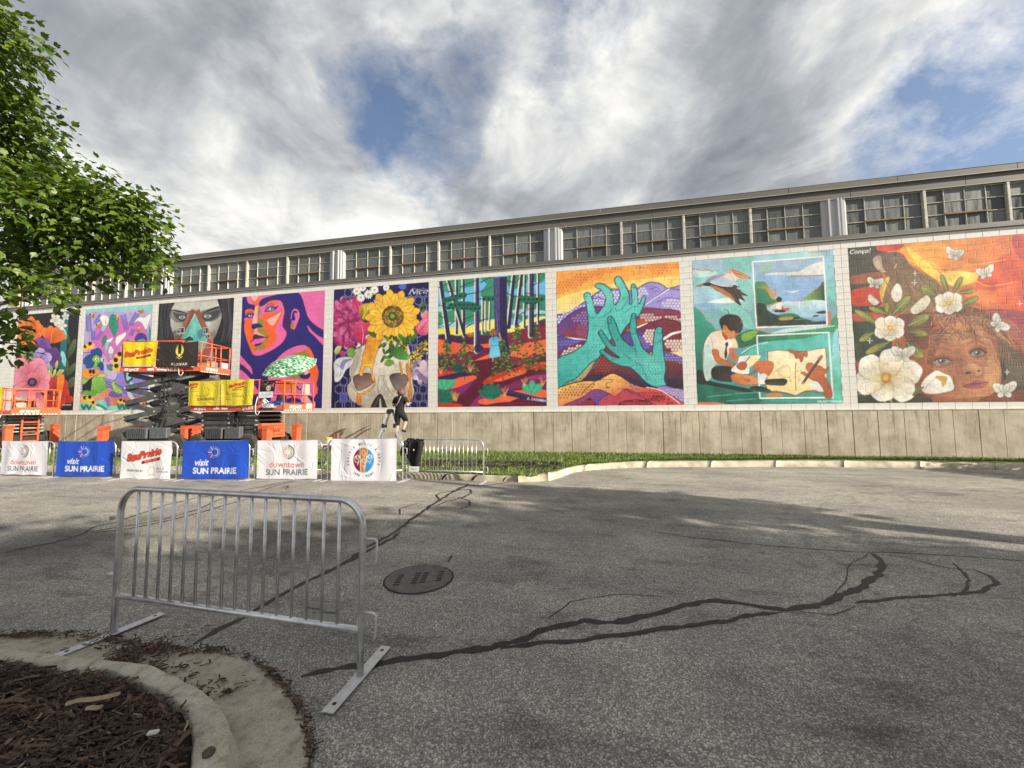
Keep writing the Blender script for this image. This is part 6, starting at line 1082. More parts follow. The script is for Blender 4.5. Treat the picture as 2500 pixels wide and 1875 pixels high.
def verge_z(x, y): return gz(x)+.115+.02*mnoise.noise(Vector((x*.9, y*.9, 1)))
vb = MB(); cols = []
for (xa, ya), (xb, yb) in zip(ff, fb):
    w = Vector((xb-xa, yb-ya)); s = min(1., .34/max(.05, w.length)); w = w if w.length < .4 else w*s; p0 = Vector((xa+w.x*.9, ya+w.y*.9)); col = []
    for t in (0, .08, .25, .45, .65, .85, 1): yy = p0.y+(WALL+.1-p0.y)*t; col.append((p0.x, yy, verge_z(p0.x, yy)+(.015 if t else -.02)))
    cols.append(col)
vb.add([q for c in cols for q in c], [(i*7+j, (i+1)*7+j, (i+1)*7+j+1, i*7+j+1) for i in range(len(cols)-1) for j in range(6)])
tag(vb.build('grass_verge', M_GROUNDGRASS, None, True), kind='structure')
def verge_front(x):
    for (xa, ya), (xb, yb) in zip(fb, fb[1:]):
        if min(xa, xb) <= x <= max(xa, xb)+1e-6: return ya+(yb-ya)*((x-xa)/(xb-xa) if xb != xa else 0)
    return 12.9
rg = random.Random(5)
def dirt(x, y): return (-5.6 < x < -.9 and 10.0 < y < 11.3 and mnoise.noise(Vector((x*1.1, y*2.3, 4))) > -.22)
def grass():
    v = []; f = []; mi = []
    while len(f) < 64000:
        x = rg.uniform(-17, 13.2) if rg.random() < .85 else rg.uniform(-30, -17); y0 = verge_front(x)+.03; r = rg.random(); y = y0+(WALL-.04-y0)*(r if rg.random() < .55 else (r**4 if rg.random() < .6 else 1-r**5))
        if dirt(x, y) and rg.random() < .94: continue
        h = rg.uniform(.03, .085)*(1.2 if y > WALL-.25 or y < y0+.12 else 1)*(1.5 if rg.random() < .06 else 1); a = rg.uniform(0, 6.28); w = rg.uniform(.007, .016); z = verge_z(x, y)+.01; lx, ly = rg.gauss(0, .035), rg.gauss(0, .035); o = len(v)
        v += [(x-w*math.cos(a), y-w*math.sin(a), z), (x+w*math.cos(a), y+w*math.sin(a), z), (x+lx, y+ly, z+h)]; f.append((o, o+1, o+2)); mi.append(rg.choice((0, 0, 1, 1, 2)))
    me = bpy.data.meshes.new('grass_blades'); me.from_pydata(v, [], f)
    for k, c in enumerate(((.10, .17, .025), (.16, .23, .04), (.22, .26, .07))): me.materials.append(mat('grass_%d' % k, c, .6, spec=.3))
    me.polygons.foreach_set('material_index', mi); tag(link('grass_blades', me), 'green grass growing along the foot of the concrete wall', 'grass', kind='stuff')
grass()
def clods():
    b = MB()
    for _ in range(500):
        x = rg.uniform(-5.5, -1.0); y = rg.uniform(10, 11.3)
        if not dirt(x, y): continue
        s = rg.uniform(.03, .09); z = verge_z(x, y)+.02; q = [Vector((rg.gauss(0, 1), rg.gauss(0, 1), rg.gauss(0, .6))).normalized()*s for _ in range(6)]
        b.add([Vector((x, y, z))+Vector((math.cos(k*1.05)*s*rg.uniform(.7, 1.2), math.sin(k*1.05)*s*rg.uniform(.7, 1.2), -.01)) for k in range(6)]+[(x, y, z+s*.7)], [(k, (k+1) % 6, 6) for k in range(6)])
    tag(b.build('turned_soil', M_SOIL), 'dark turned soil clods in the grass strip behind the bare barricade', 'soil', kind='stuff')
clods()
# ---------------------------------------------------------------- the long building
CO, BL = .2032, .4064                            # block course and block length
ZB = 1.784-CO                                    # underside of the block wall
CJ = [7.666-9.144*k for k in range(-2, 5)]       # control joints
XL, XR = -29.85, 26.
MUR = [('m_flowers', -28.715, -24.569, (20, 740, 5.925)), ('m_bees', -24.146, -20.028, (180, 740, 6.145)), ('m_grey_face', -19.645, -15.47, (375, 720, 7.9)), ('m_purple_woman', -15.02, -10.92, (575, 700, 5.352)), ('m_skull', -10.479, -6.29, (800, 640, 4.022)), ('m_forest', -5.882, -1.727, (800, 640, 4.022)), ('m_hands', -1.313, 2.87, (1300, 600, 3.95)), ('m_boy', 3.294, 7.451, (1650, 590, 3.858)), ('m_girl', 7.869, 12.6, (2030, 540, 3.53))]
LAB = {'m_flowers': 'mural of orange, purple and pink flowers on black with a teal stripe', 'm_bees': 'lilac mural with bees, lavender, white lilies and a green seated figure', 'm_grey_face': 'grey mural of a stern face with a teal and brick red nose', 'm_purple_woman': 'pink, orange and indigo mural of a woman looking left', 'm_skull': 'mural of a skull crowned with a sunflower and peonies on navy honeycomb', 'm_forest': 'mural of a child in a blue dress among dark forest trunks', 'm_hands': 'mural of two teal hands reaching over purple hills', 'm_boy': 'mural of a boy sketching by the water with a pelican above', 'm_girl': 'mural of a child looking up with white blossoms and butterflies at sunset'}
bld = thing('warehouse', 'long low warehouse with a white block wall, steel windows and concrete base', 'building', (0, WALL, 0))
def joints(k):
    """x of the upright joints of course k"""
    o = []
    for a, b in zip(CJ[1:], CJ):
        x = a+(0 if k % 2 else BL/2); o.append(a)
        while x < b-.05:
            if x > a+.05: o.append(x)
            x += BL
    return sorted(o)
wall_core = part('block_wall', M_MORTAR, bld, lambda b: (b.box(XL, XR, .007, .06, ZB, ZB+26*CO+.07), b.box(XL, XR, .07, 18, 0, 7.0)))  # second box is the unseen building body, there to block light
def blocks():
    vis = []
    for k in range(27):
        z0 = ZB+k*CO; z1 = z0+CO if k < 26 else ZB+26*CO+.075; J = [q for q in joints(k) if XL < q < XR]; J = [XL]+J+[XR]
        for a, b in zip(J, J[1:]):
            seg = [(a+.005, b-.005)]
            if 1 <= k <= 24:
                for _, m0, m1, _ in MUR:
                    nw = []
                    for p, q in seg:
                        if q <= m0-.004 or p >= m1+.004: nw.append((p, q)); continue
                        if p < m0-.012: nw.append((p, m0-.004))
                        if q > m1+.012: nw.append((m1+.004, q))
                    seg = nw
            for p, q in seg:
                if q-p > .02: vis.append((p, q, z0+.005, z1-.004))
    key = lambda v: -((v[1]-v[0])*(v[3]-v[2])*WALL/(WALL**2+((v[0]+v[1])/2)**2)**1.5)*(1 if v[0] < 13.3 else .001)
    vis.sort(key=key); cache = {}; rest = MB(); r = random.Random(3)
    for i, (p, q, z0, z1) in enumerate(vis):
        w, h = round(q-p, 3), round(z1-z0, 3)
        if i < 298:
            if (w, h) not in cache:
                b = MB(); b.bbox(-w/2, w/2, 0, .03, -h/2, h/2, .0035); me = b.mesh('block'); me.materials.append(M_BLOCK); cache[w, h] = me
            link('block', cache[w, h], wall_core, Matrix.Translation(((p+q)/2, r.uniform(-.0015, .001), (z0+z1)/2)))
        else: rest.bbox(p, q, r.uniform(-.0012, .001), .03, z0, z1, .0035)
    tag(rest.build('farther_blocks', M_BLOCK, wall_core), kind='stuff')
blocks()
def text_at(A, T, s, x, y, size, col, **k):
    u, v = T(x, y); art_text(A, s, u, v, size, col, **k)
def mural(fn, x0, x1, crop, per):
    T = plan(*crop); A = Art(x0, x1, ZB+CO, ZB+25*CO, .008, T, seed=3); globals()[fn](A); A.finish({'m_girl': .38, 'm_skull': .30, 'm_boy': .22, 'm_hands': .2, 'm_flowers': .22, 'm_grey_face': .2}.get(fn, .14))
    if fn == 'm_boy': text_at(A, T, 'TRUDYTRANART', 1462, 1506, .098, 'd8eef0', bold=.003)
    if fn == 'm_girl': text_at(A, T, 'Conço!', 240, 262, .19, 'f6f6f4', shear=.3, bold=.001)
    if fn == 'm_skull': text_at(A, T, 'Nico', 880, 290, .30, 'eceaf2', shear=.6, bold=-.003, sx=1.4)
    if fn == 'm_forest': text_at(A, T, 'A. ZAREMBA', 2052, 1352, .125, 'd8d8e4', rot=-.14, bold=.002)
    if fn == 'm_flowers': A.l('f0eaea', 6, '785,1478 800,1470 810,1480 825,1468'); A.l('f0eaea', 6, '835,1470 850,1478 865,1468 880,1478 895,1466 912,1476')
    if fn == 'm_hands':
        text_at(A, T, 'Johnny', 1215, 1455, .16, '2a1626', shear=.3, bold=.005); text_at(A, T, 'KOWALCZYK', 1205, 1490, .13, '2a1626', bold=.004); text_at(A, T, '2025', 1325, 1520, .13, '2a1626', bold=.004)
    m = CO/per; g = .0055
    zs = []
    for k in range(1, 25):
        z0 = ZB+k*CO; zs += [z0, z0+g] if k == 1 else [z0-g, z0, z0+g]
        zs += [z0+m*i for i in range(1, per)]
    zs.append(ZB+25*CO)
    allj = sorted(set(round(q, 4) for k in (1, 2) for q in joints(k) if x0 < q < x1)); xs = {round(x0, 4), round(x1, 4)}
    for q in allj: xs |= {round(q-g, 4), q, round(q+g, 4)}
    x = x0+m
    while x < x1-.01:
        if all(abs(x-q) > g*1.6 for q in allj): xs.add(round(x, 4))
        x += m
    xs = np.array(sorted(xs)); zs = np.array(sorted(zs)); X, Z = np.meshgrid(xs, zs)
    Y = np.full(X.shape, -.003); dep = .0028
    jz = np.abs(((Z-ZB)/CO)-np.round((Z-ZB)/CO)) < 1e-4; inner = (Z > zs[0]+1e-3) & (Z < zs[-1]-1e-3); Y[jz & inner] += dep
    kk = np.floor((Z-ZB)/CO+1e-6).astype(int)
    for par in (1, 2):
        J = np.array([q for q in joints(par) if x0 < q < x1])
        if len(J):
            hit = (np.abs(X[..., None]-J).min(-1) < 1e-3) & (kk % 2 == par % 2); Y[hit] = -.003+dep
    wv = .0012*np.sin(X*9+Z*5); Y += wv
    h, w = X.shape; me = bpy.data.meshes.new('mural'); V = np.stack([X, Y+WALL, Z], -1).reshape(-1, 3)
    i = np.arange(h*w).reshape(h, w); F = np.stack([i[:-1, :-1], i[:-1, 1:], i[1:, 1:], i[1:, :-1]], -1).reshape(-1, 4)
    me.vertices.add(len(V)); me.vertices.foreach_set('co', V.ravel()); me.loops.add(F.size); me.loops.foreach_set('vertex_index', F.ravel()); me.polygons.add(len(F)); me.polygons.foreach_set('loop_start', np.arange(0, F.size, 4)); me.update(calc_edges=True)
    setcol(me, np.clip(A.sample(X, Z).reshape(-1, 3)*.95, 0, .9)); me.materials.append(M_PAINT)
    tag(link('mural', me), LAB[fn], 'mural', 'murals painted along the block wall')
for fn, a, b, c in MUR: mural(fn, a, b, c, 12 if a > 2 else 9)
# concrete base in formed panels
def base():
    r = random.Random(9); x = XL; i = 0
    while x < 20:
        w = .60+r.uniform(-.07, .07); gap = .004 if r.random() < .8 else .012; d = r.uniform(-.006, .004)
        if any(abs(x+w-c) < .32 for c in CJ): w = min(CJ, key=lambda c: abs(c-x-w))-x-.02; gap = .03
        b = MB(); b.bbox(x+gap, x+w, -.075+d, .06, -.25, ZB-.025+r.uniform(-.006, .004), .010); b.build('concrete_panel', M_CONC, bld); x += w; i += 1
    part('ledge_cap', mat('pale_ledge', (.55, .51, .42), .8, var=.2, vscale=8, bump=.3), bld, lambda b: b.bbox(XL, 20, -.085, .05, ZB-.022, ZB+.002, .006))
    part('base_core', M_CONC, bld, lambda b: b.box(XL, 20, -.045, .0, -.2, ZB-.05))
base()
# sill flashing, windows, piers, fascia
part('sill_flashing', M_FLASH, bld, lambda b: b.add([(x, y, z) for x in (XL-.05, XR) for y, z in ((.02, 6.90), (-.055, 6.935), (-.06, 6.96), (-.055, 7.075), (.40, 7.20), (.40, 6.95))], [(i, (i+1) % 6, 6+(i+1) % 6, 6+i) for i in range(6)]+[(0, 1, 2, 3, 4, 5), (11, 10, 9, 8, 7, 6)]))
part('flashing_lip', mat('lip_pale', (.42, .40, .36), .5), bld, lambda b: b.bbox(XL-.05, XR, -.066, -.050, 6.928, 6.946, .003))
WZ0, WZ1, WY, WW = 7.20, 8.41, .36, 2.111
pane_b = MB(); pw, ph = WW/4-.03, (WZ1-WZ0)/3-.03; pane_b.bbox(-pw/2, pw/2, 0, .006, -ph/2, ph/2, .001); pane_me = pane_b.mesh('pane'); pane_me.materials.append(M_PANE)
def window(x0, r):
    b = MB(); cw = WW/4; rh = (WZ1-WZ0)/3; b.m = 0
    for i in range(5):
        t = .024 if i in (0, 4) else (.016 if i == 2 else .021); b.bbox(x0+i*cw-t/2, x0+i*cw+t/2, WY-.045, WY+.02, WZ0, WZ1, .004)
    for j in range(4):
        t = .03 if j in (0, 3) else .02
        z = WZ0+j*rh; b.bbox(x0, x0+cw, WY-.03, WY+.02, z-t/2, z+t/2, .004); b.bbox(x0+3*cw, x0+WW, WY-.03, WY+.02, z-t/2, z+t/2, .004)
        if j == 1: b.m = 1; b.bbox(x0+cw, x0+3*cw, WY-.07, WY+.02, z-.026, z+.026, .006); b.m = 0
        else: b.bbox(x0+cw, x0+3*cw, WY-.035, WY+.02, z-t/2, z+t/2, .004)
    w = b.build('window', [M_FRAME, M_RUST], bld)
    for i in range(4):
        for j in range(3):
            if x0 > 13.5: continue
            dy = -.02 if i in (1, 2) and j > 0 else 0.
            link('pane', pane_me, w, Matrix.Translation((x0+(i+.5)*cw, WY+dy, WZ0+(j+.5)*rh)) @ Matrix.Rotation(r.gauss(0, .006), 4, 'X') @ Matrix.Rotation(r.gauss(0, .006), 4, 'Z'))
def upper():
    r = random.Random(21); pf = [(-.35, .40), (-.35, .30), (-.20, .30), (-.185, .215), (-.135, .215), (-.12, .30), (.06, .30), (.072, .20), (.115, .20), (.13, .25), (.17, .25), (.18, .225), (.215, .225), (.225, .27), (.30, .27), (.35, .32), (.35, .40)]
    for c in CJ:
        if c > 18: continue
        px = c+.04
        def f(b): n = len(pf); b.add([(px+x, y, z) for z in (7.10, 8.43) for x, y in pf], [(i, i+1, n+i+1, n+i) for i in range(n-1)])
        part('pier', M_PIER, bld, f)
        for k in range(4):
            window(px+.35+.0+k*WW, r)
            if k < 3: part('mullion', M_FRAME, bld, lambda b: b.bbox(px+.35+(k+1)*WW-.045, px+.35+(k+1)*WW+.04, WY-.10, WY+.03, WZ0-.06, WZ1, .012))
    part('upper_core', M_BLACK, bld, lambda b: b.box(XL, XR, .44, 18, 7.0, 8.7))  # unseen dark box behind the windows, added to block light
    part('end_pier', mat('buff_brick', (.50, .38, .21), .85, var=.3, vscale=4, bump=.3, bscale=20), bld, lambda b: b.bbox(XL+.02, -29.3, .20, .45, 7.08, 8.45, .01))
    part('roof', M_FASCIA, bld, lambda b: b.box(XL-.3, XR, .30, 18.2, 8.72, 8.90))
    for nm, y0, z0, z1, off in (('fascia_panel', .27, 8.425, 8.76, .07), ('coping_panel', .215, 8.735, 8.945, -1.72)):
        x = -31.5+off
        while x < 24:
            a, c = max(x, XL-.3), min(x+3.048, XR)
            if c > a+.1:
                d = r.uniform(-.003, .003); part(nm, M_FASCIA, bld, lambda b: (b.bbox(a+.004, c-.004, y0+d, y0+.05, z0, z1, .004)))
            x += 3.048
    M_LIP = mat('drip_edge_pale', (.38, .36, .32), .45)
    part('drip_edge', M_LIP, bld, lambda b: b.bbox(XL-.3, XR, .195, .215, 8.722, 8.745, .003)); part('drip_edge', M_LIP, bld, lambda b: b.bbox(XL-.3, XR, .25, .27, 8.412, 8.432, .003)); part('roof_edge', M_LIP, bld, lambda b: b.bbox(XL-.3, XR, .205, .24, 8.943, 8.955, .003))
upper()
for nm, crop, x0, y0, x1, y1, lab in (('photo_print', (375, 720, 7.9), 455, 632, 595, 745, 'left one of the small photos taped on the grey face mural'), ('photo_print', (375, 720, 7.9), 965, 632, 1052, 755, 'upper right small photo taped on the grey face mural'), ('photo_print', (375, 720, 7.9), 1008, 757, 1085, 838, 'lower right small photo taped on the grey face mural')):
    T = plan(*crop); a, zt = T(x0, y0); c, zb = T(x1, y1); A = Art(0, c-a, 0, zt-zb, .01, seed=int(x0)); A.bg('e8e8e8'); w, h = c-a, zt-zb
    A.p('1e2430', [(.06*w, .1*h), (.94*w, .1*h), (.94*w, .92*h), (.06*w, .92*h)], 0); A.p('8090a0', [(.4*w, .2*h), (.62*w, .2*h), (.58*w, .8*h), (.42*w, .8*h)]); A.p('c9b0a0', [(.2*w, .5*h), (.35*w, .5*h), (.35*w, .8*h), (.2*w, .8*h)])
    n = 10; xs = np.linspace(0, w, n); zs = np.linspace(0, h, n); X, Z = np.meshgrid(xs, zs); b = MB(); b.add([(a+x, WALL-.008-.006*math.sin(x/w*3.1), zb+z) for z in zs for x in xs], [(j*n+i, j*n+i+1, (j+1)*n+i+1, (j+1)*n+i) for j in range(n-1) for i in range(n-1)])
    o = b.build(nm, M_PRINT); setcol(o.data, A.sample(X, Z).reshape(-1, 3)); tag(o, lab, 'photo')
# dark brick neighbour at the far left
nb = thing('brick_building', 'dark brown brick building glimpsed past the left end of the warehouse', 'building', (-50, 22, 0))
def brick_mat():
    m = mat('brown_brick', (.07, .045, .035), .85); nt = m.node_tree; t = nt.nodes.new('ShaderNodeTexBrick'); tc = nt.nodes.new('ShaderNodeTexCoord'); mp = nt.nodes.new('ShaderNodeMapping'); mp.inputs['Rotation'].default_value = (R(90), 0, 0); nt.links.new(tc.outputs['Object'], mp.inputs[0]); nt.links.new(mp.outputs[0], t.inputs[0])
    t.inputs['Scale'].default_value = 1.6; t.inputs['Color1'].default_value = (.075, .05, .04, 1); t.inputs['Color2'].default_value = (.05, .035, .03, 1); t.inputs['Mortar'].default_value = (.12, .11, .10, 1); nt.links.new(t.outputs[0], nt.nodes['Principled BSDF'].inputs[0]); return m
part('wall', brick_mat(), nb, lambda b: b.bbox(-9, 3.9, 0, 10, 0, 5.9, .02)); part('roof_edge', M_FLASH, nb, lambda b: b.bbox(-9.1, 4.0, -.1, 10.1, 5.9, 6.1, .02))
# ---------------------------------------------------------------- crowd barricades
def arc(cx, cz, r, a0, a1, n): return [(cx+r*math.cos(R(a0+(a1-a0)*i/n)), 0, cz+r*math.sin(R(a0+(a1-a0)*i/n))) for i in range(n+1)]
def barricade(key, label, group, hgt=1.0, nb=16, rt=.020, rb=.0085, zl=.235, near=False):
    (xa, ya), (xb, yb) = BARR[key]; L = math.hypot(xb-xa, yb-ya); xm, ym = (xa+xb)/2, (ya+yb)/2
    t = thing('barricade', label, 'barricade', (xm, ym, gz(xm)), math.atan2(yb-ya, xb-xa), group)
    t.rotation_euler[1] = -math.atan2(gz(xb)-gz(xa), L); h = L/2; rad = .17; ns = 10 if near else 6; nt_ = 14 if near else 8
    pts = [(-h, 0, .012)]+[(-h, 0, .3), (-h, 0, .6)]+arc(-h+rad, hgt-rad, rad, 180, 90, ns)+[(-h*.3, 0, hgt), (h*.3, 0, hgt)]+arc(h-rad, hgt-rad, rad, 90, 0, ns)+[(h, 0, .6), (h, 0, .3), (h, 0, .012)]
    part('frame', M_GALV, t, lambda b: b.tube(pts, rt, nt_), True)
    part('bottom_rail', M_GALV, t, lambda b: b.tube([(-h, 0, zl), (0, 0, zl), (h, 0, zl)], rt*.92, nt_), True)
    bb = MB(); bb.tube([(0, 0, zl), (0, 0, hgt)], rb, 8 if near else 6); bme = bb.mesh('bar'); bme.materials.append(M_GALV); bme.polygons.foreach_set('use_smooth', [True]*len(bme.polygons))
    inner = L-.34
    for i in range(nb): link('bar', bme, t, Matrix.Translation((-inner/2+inner*i/(nb-1), 0, 0)))
    for s in (-1, 1):
        def foot(b):
            b.bbox(-.036, .036, -.30, .30, .0, .009, .002)
        o = part('foot', M_GALVD, t, foot); o.location = (s*h, 0, 0); o.rotation_euler = (0, 0, (R(-8) if s < 0 else R(1.5)) if near else 0)
        if near:
            for yy in (-.24, .25): part('bolt_hole', M_BLACK, o, lambda b: b.lathe([(.012, .0092), (.012, .0098)], 12, Matrix.Translation((0, yy, 0))))
    for z, s in ((.78*hgt, 1), (.36*hgt, 1)): part('hook', M_WHITEMETAL, t, lambda b: b.tube([(h, 0, z), (h+.085, 0, z+.002), (h+.10, 0, z-.012), (h+.10, 0, z-.13), (h+.085, 0, z-.16)], .0075, 8), True)
    for z in (.80*hgt, .40*hgt): part('bracket', M_GALVD, t, lambda b: (b.bbox(-h-.085, -h-.015, -.02, .02, z-.004, z+.004, .001), b.bbox(-h-.085, -h-.077, -.02, .02, z-.03, z, .001)))
    return t, L
near, LN = barricade('NEAR', 'bare galvanised steel barricade standing alone in the foreground', 'crowd barricades', 1.05, 16, .0215, .0098, .27, True); near.location.z += .014
def tagplate():
    bar_x = lambda i: -(LN-.34)/2+(LN-.34)*i/15
    for i, s in ((13, 'Property\nof'), (14, 'Chamber')):
        x0, x1 = bar_x(i)+.012, bar_x(i+1)-.012
        o = part('name_plate', mat('plate_%d' % i, (.45, .45, .43), .45, .5, var=.1, vscale=20), near, lambda b: b.bbox(x0, x1, -.004, -.001, .295, .405, .0008))
        text_mesh('lettering', s, .026, M_BLACK, o, Matrix.Translation(((x0+x1)/2, -.0046, .352)) @ FRONT @ Matrix.Rotation(.06, 4, 'Z'), shear=.3, depth=.0003)
tagplate()
BG = 'crowd barricades along the kerb'
for k, lab in (('Z', 'steel barricade at the far left edge, half out of view'), ('A', 'steel barricade behind the leftmost white banner'), ('B', 'steel barricade behind the left blue banner'), ('C', 'steel barricade behind the mural fest banner'), ('D', 'steel barricade behind the right blue banner'), ('E', 'steel barricade behind the right downtown banner'), ('F', 'steel barricade behind the music and arts banner'), ('G', 'bare steel barricade with a black jacket hung on it')):
    barricade(k, lab, 'crowd barricades', .97 if k in 'FG' else .94)
# ---------------------------------------------------------------- printed cloth banners
def sunburst(A, x, y, r, light=False):
    for i, c in enumerate(('d9503a', 'e0853a', 'e0a03a', 'd9a53a', 'e0853a', 'd9503a', 'c94a3a')):
        a = R(100+i*26.6); c = ('e9e4ea' if i % 2 else 'd8604a') if light else c
        A.l(c, .016, [(x+r*.42*math.cos(a), y+r*.42*math.sin(a)), (x+r*.95*math.cos(a), y+r*.95*math.sin(a))], sm=0)
    for k, c in ((1., '16323a'), (.74, '8a9a4a'), (.5, 'c9b45a')):
        if light: c = {1.: '2a4a8a', .74: '6a86c0', .5: 'b8c4e4'}[k]
        A.l(c, .026 if k == 1 else .02, [(x+.02+r*k*math.cos(R(a)), y+r*k*math.sin(R(a))) for a in range(-88, 89, 8)], sm=0)
def pr_downtown(A, w, h):
    A.bg('eceaf0'); sunburst(A, w*.50, h*.70, h*.17); art_text(A, 'downtown', w*.5, h*.37, h*.23, 'd4502a', bold=.001); art_text(A, 'SUN PRAIRIE', w*.5, h*.17, h*.215, '17434f', bold=.002)
def pr_visit(A, w, h):
    A.bg('1c50c4'); sunburst(A, w*.48, h*.70, h*.19, True); art_text(A, 'visit', w*.28, h*.42, h*.24, 'f2f4fa', shear=.35, bold=.003); art_text(A, 'SUN PRAIRIE', w*.5, h*.2, h*.225, 'f4f6fa', bold=.004)
def script_logo(A, x, y, s, sub='MURAL FEST', fill='e0452a', edge='7a1410'):
    for b_, c in ((.030*s/.3, edge), (.012*s/.3, fill)):
        art_text(A, 'Sun', x-s*1.42, y-s*.30, s*1.02, c, shear=.35, bold=b_, rot=.18, sx=1.05); art_text(A, 'Prairie', x+s*.66, y+s*.12, s*.98, c, shear=.35, bold=b_, rot=.18, sx=1.05)
    q = [(x-s*.3, y-s*.66), (x+s*2.0, y-s*.24), (x+s*2.0, y-s*.58), (x-s*.3, y-s*1.0)]
    A.p(edge if fill == 'e0452a' else edge, q, 0); art_text(A, sub, x+s*.85, y-s*.62, s*.30, fill if fill != 'e0452a' else 'ee7a5a', rot=.18, bold=.003)
def pr_fest(A, w, h):
    A.bg('ecebf0'); script_logo(A, w*.47, h*.64, h*.25); art_text(A, 'PRESENTED BY:', w*.30, h*.21, h*.075, '2a1a1a', bold=.002); bank(A, w*.62, h*.21, h*.13, 'c96a5a', '5a5560')
def bank(A, x, y, r, c, t):
    A.l(c, r*.10, [(x+r*.8*math.cos(R(a)), y+r*.8*math.sin(R(a))) for a in range(-60, 250, 12)], sm=0); A.l(t, r*.09, [(x-r*1.0, y-r*1.0), (x-r*.3, y-r*.82), (x+r*.4, y-r*.85), (x+r*1.0, y-r*1.0)])
    art_text(A, 'BANK of', x+r*1.15, y+r*.4, r*.52, t, align='LEFT', bold=.001); art_text(A, 'SUN PRAIRIE', x+r*1.15, y-r*.18, r*.52, t, align='LEFT', bold=.001)
def pr_music(A, w, h):
    A.bg('eceaf2'); cx, cy, r = w*.5, h*.5, h*.30
    el = [(cx+r*.86*math.cos(R(a)), cy+r*math.sin(R(a))) for a in range(0, 360, 8)]; A.p('c98a2a', el, 0); A.setclip(el, 0)
    A.p('7a1038', [(cx-r, cy+r), (cx-r*.38, cy+r), (cx-r*.26, cy-r), (cx-r, cy-r)], 0); A.p('2f8fd0', [(cx+r, cy+r), (cx+r*.40, cy+r), (cx+r*.12, cy-r), (cx+r, cy-r)], 0)
    A.l('f0e6d8', .012, [(cx-r*.32, cy+r), (cx-r*.2, cy-r)], sm=0); A.l('f0e6d8', .012, [(cx+r*.36, cy+r), (cx+r*.1, cy-r)], sm=0); A.setclip()
    for (x, y, k) in ((cx-r*.5, cy+.02, .4), (cx+.01, cy-r*.2, .42), (cx+r*.5, cy+.04, .36)):
        A.l('f6efe6', .011, [(x+r*k*.6*math.cos(t*.5), y+r*k*.7*math.sin(t*.5)) for t in range(0, 11)]); A.l('f6efe6', .010, [(x-r*k*.5, y+r*k*.6), (x, y), (x+r*k*.5, y+r*k*.7)]); A.l('f6efe6', .010, [(x, y+r*k), (x-r*k*.25, y+r*k*.3), (x+r*k*.25, y-r*k*.3), (x, y-r*k*1.2)])
    A.l('f6efe6', .012, [(cx+.02, cy+r*.2), (cx+.05, cy+r*.55), (cx, cy+r*.8), (cx-.04, cy+r*.55), (cx+.02, cy+r*.35)])
    for s, a0, a1, up in (('PRAIRIE MUSIC & ARTS', 196, -16, True), ('1999 - TODAY', 232, 308, False)):
        n = len(s)
        for i, ch in enumerate(s):
            a = a0+(a1-a0)*i/(n-1); x, y = cx+r*1.32*math.cos(R(a))*.97, cy+r*1.30*math.sin(R(a))
            if ch != ' ': art_text(A, ch, x, y, h*.085, '1c2a4a', rot=R(a-90 if up else a+90), bold=.002)
    for s in (-1, 1): A.e('1c2a4a', cx+s*r*1.30, cy-r*.42, .008)
def pr_fest_yellow(A, w, h): A.bg('e6c419'); script_logo(A, w*.46, h*.56, h*.27, fill='d8482a', edge='5a160c')
def pr_sp_yellow(A, w, h):
    A.bg('ecd43a'); A.setclip([(0, 0), (w, 0), (w, h), (0, h)], 0); script_logo(A, w*.08, h*.84, h*.15, fill='d8482a', edge='7a160c'); A.setclip(); A.l('3a3a1a', .014, [(w*.56+h*.15*math.cos(R(a)), h*.56+h*.17*math.sin(R(a))) for a in range(-80, 81, 10)], sm=0); art_text(A, 'downtown', w*.40, h*.40, h*.12, 'a87a1a', bold=.001); art_text(A, 'SUN PRAIRIE', w*.55, h*.26, h*.15, '3a3f22', bold=.004); A.l('6a5a1a', .012, [(w*.03, h*.58), (w*.33, h*.58)], sm=0); A.l('8a7a2a', .008, [(w*.03, h*.66), (w*.28, h*.66)], sm=0); A.l('5a5a2a', .008, [(w*.48, h*.13), (w*.82, h*.13)], sm=0)
def pr_bank_yellow(A, w, h):
    A.bg('ecd236'); script_logo(A, w*.48, h*.80, h*.16, fill='d8482a', edge='7a160c'); art_text(A, 'PRESENTED BY:', w*.5, h*.60, h*.065, '4a3a10', bold=.003); bank(A, w*.22, h*.38, h*.17, 'a88a2a', '5a5024'); A.l('b0a02e', .008, [(w*.45, h*.19), (w*.78, h*.19)], sm=0)
def pr_wings(A, w, h):
    A.bg('2a2422'); cx, cy, k = w*.53, h*.60, h*.36
    for s in (-1, 1):
        for i in range(7):
            a0 = 0.15+i*.17; L = k*(1.0-.10*i); bx, by = cx+s*k*.10, cy-k*.30+.0*i
            pts = [(bx+s*L*(.18+.62*t)*math.sin(a0+.25*(1-t)), by+L*(1.18*t+.06)*math.cos(a0*.95)-.0) for t in (0, .25, .5, .75, 1)]; A.l('e6d65a', k*.10, pts, k*.03)
        A.l('e6d65a', k*.05, [(cx+s*k*.04, cy-k*.42), (cx+s*k*.18, cy-k*.52), (cx+s*k*.34, cy-k*.48)])
    A.e('e9dfa0', cx, cy-k*.28, k*.11, k*.13); A.l('e6d65a', k*.05, [(cx-k*.2, cy-k*.55), (cx, cy-k*.66), (cx+k*.2, cy-k*.55)]); art_text(A, 'ALDIFAR', cx, h*.12, h*.15, 'e6dfc4', bold=.001, space=1.15)
def pr_oil(A, w, h): A.bg('e8d028'); A.e('eef2f0', w*.55, h*.45, w*.36, h*.40); A.e('3a8ac0', w*.6, h*.66, w*.12, h*.12); A.l('6a8aa8', .02, [(w*.35, h*.34), (w*.72, h*.36)], sm=0); A.l('8aa0b4', .014, [(w*.4, h*.24), (w*.68, h*.25)], sm=0)
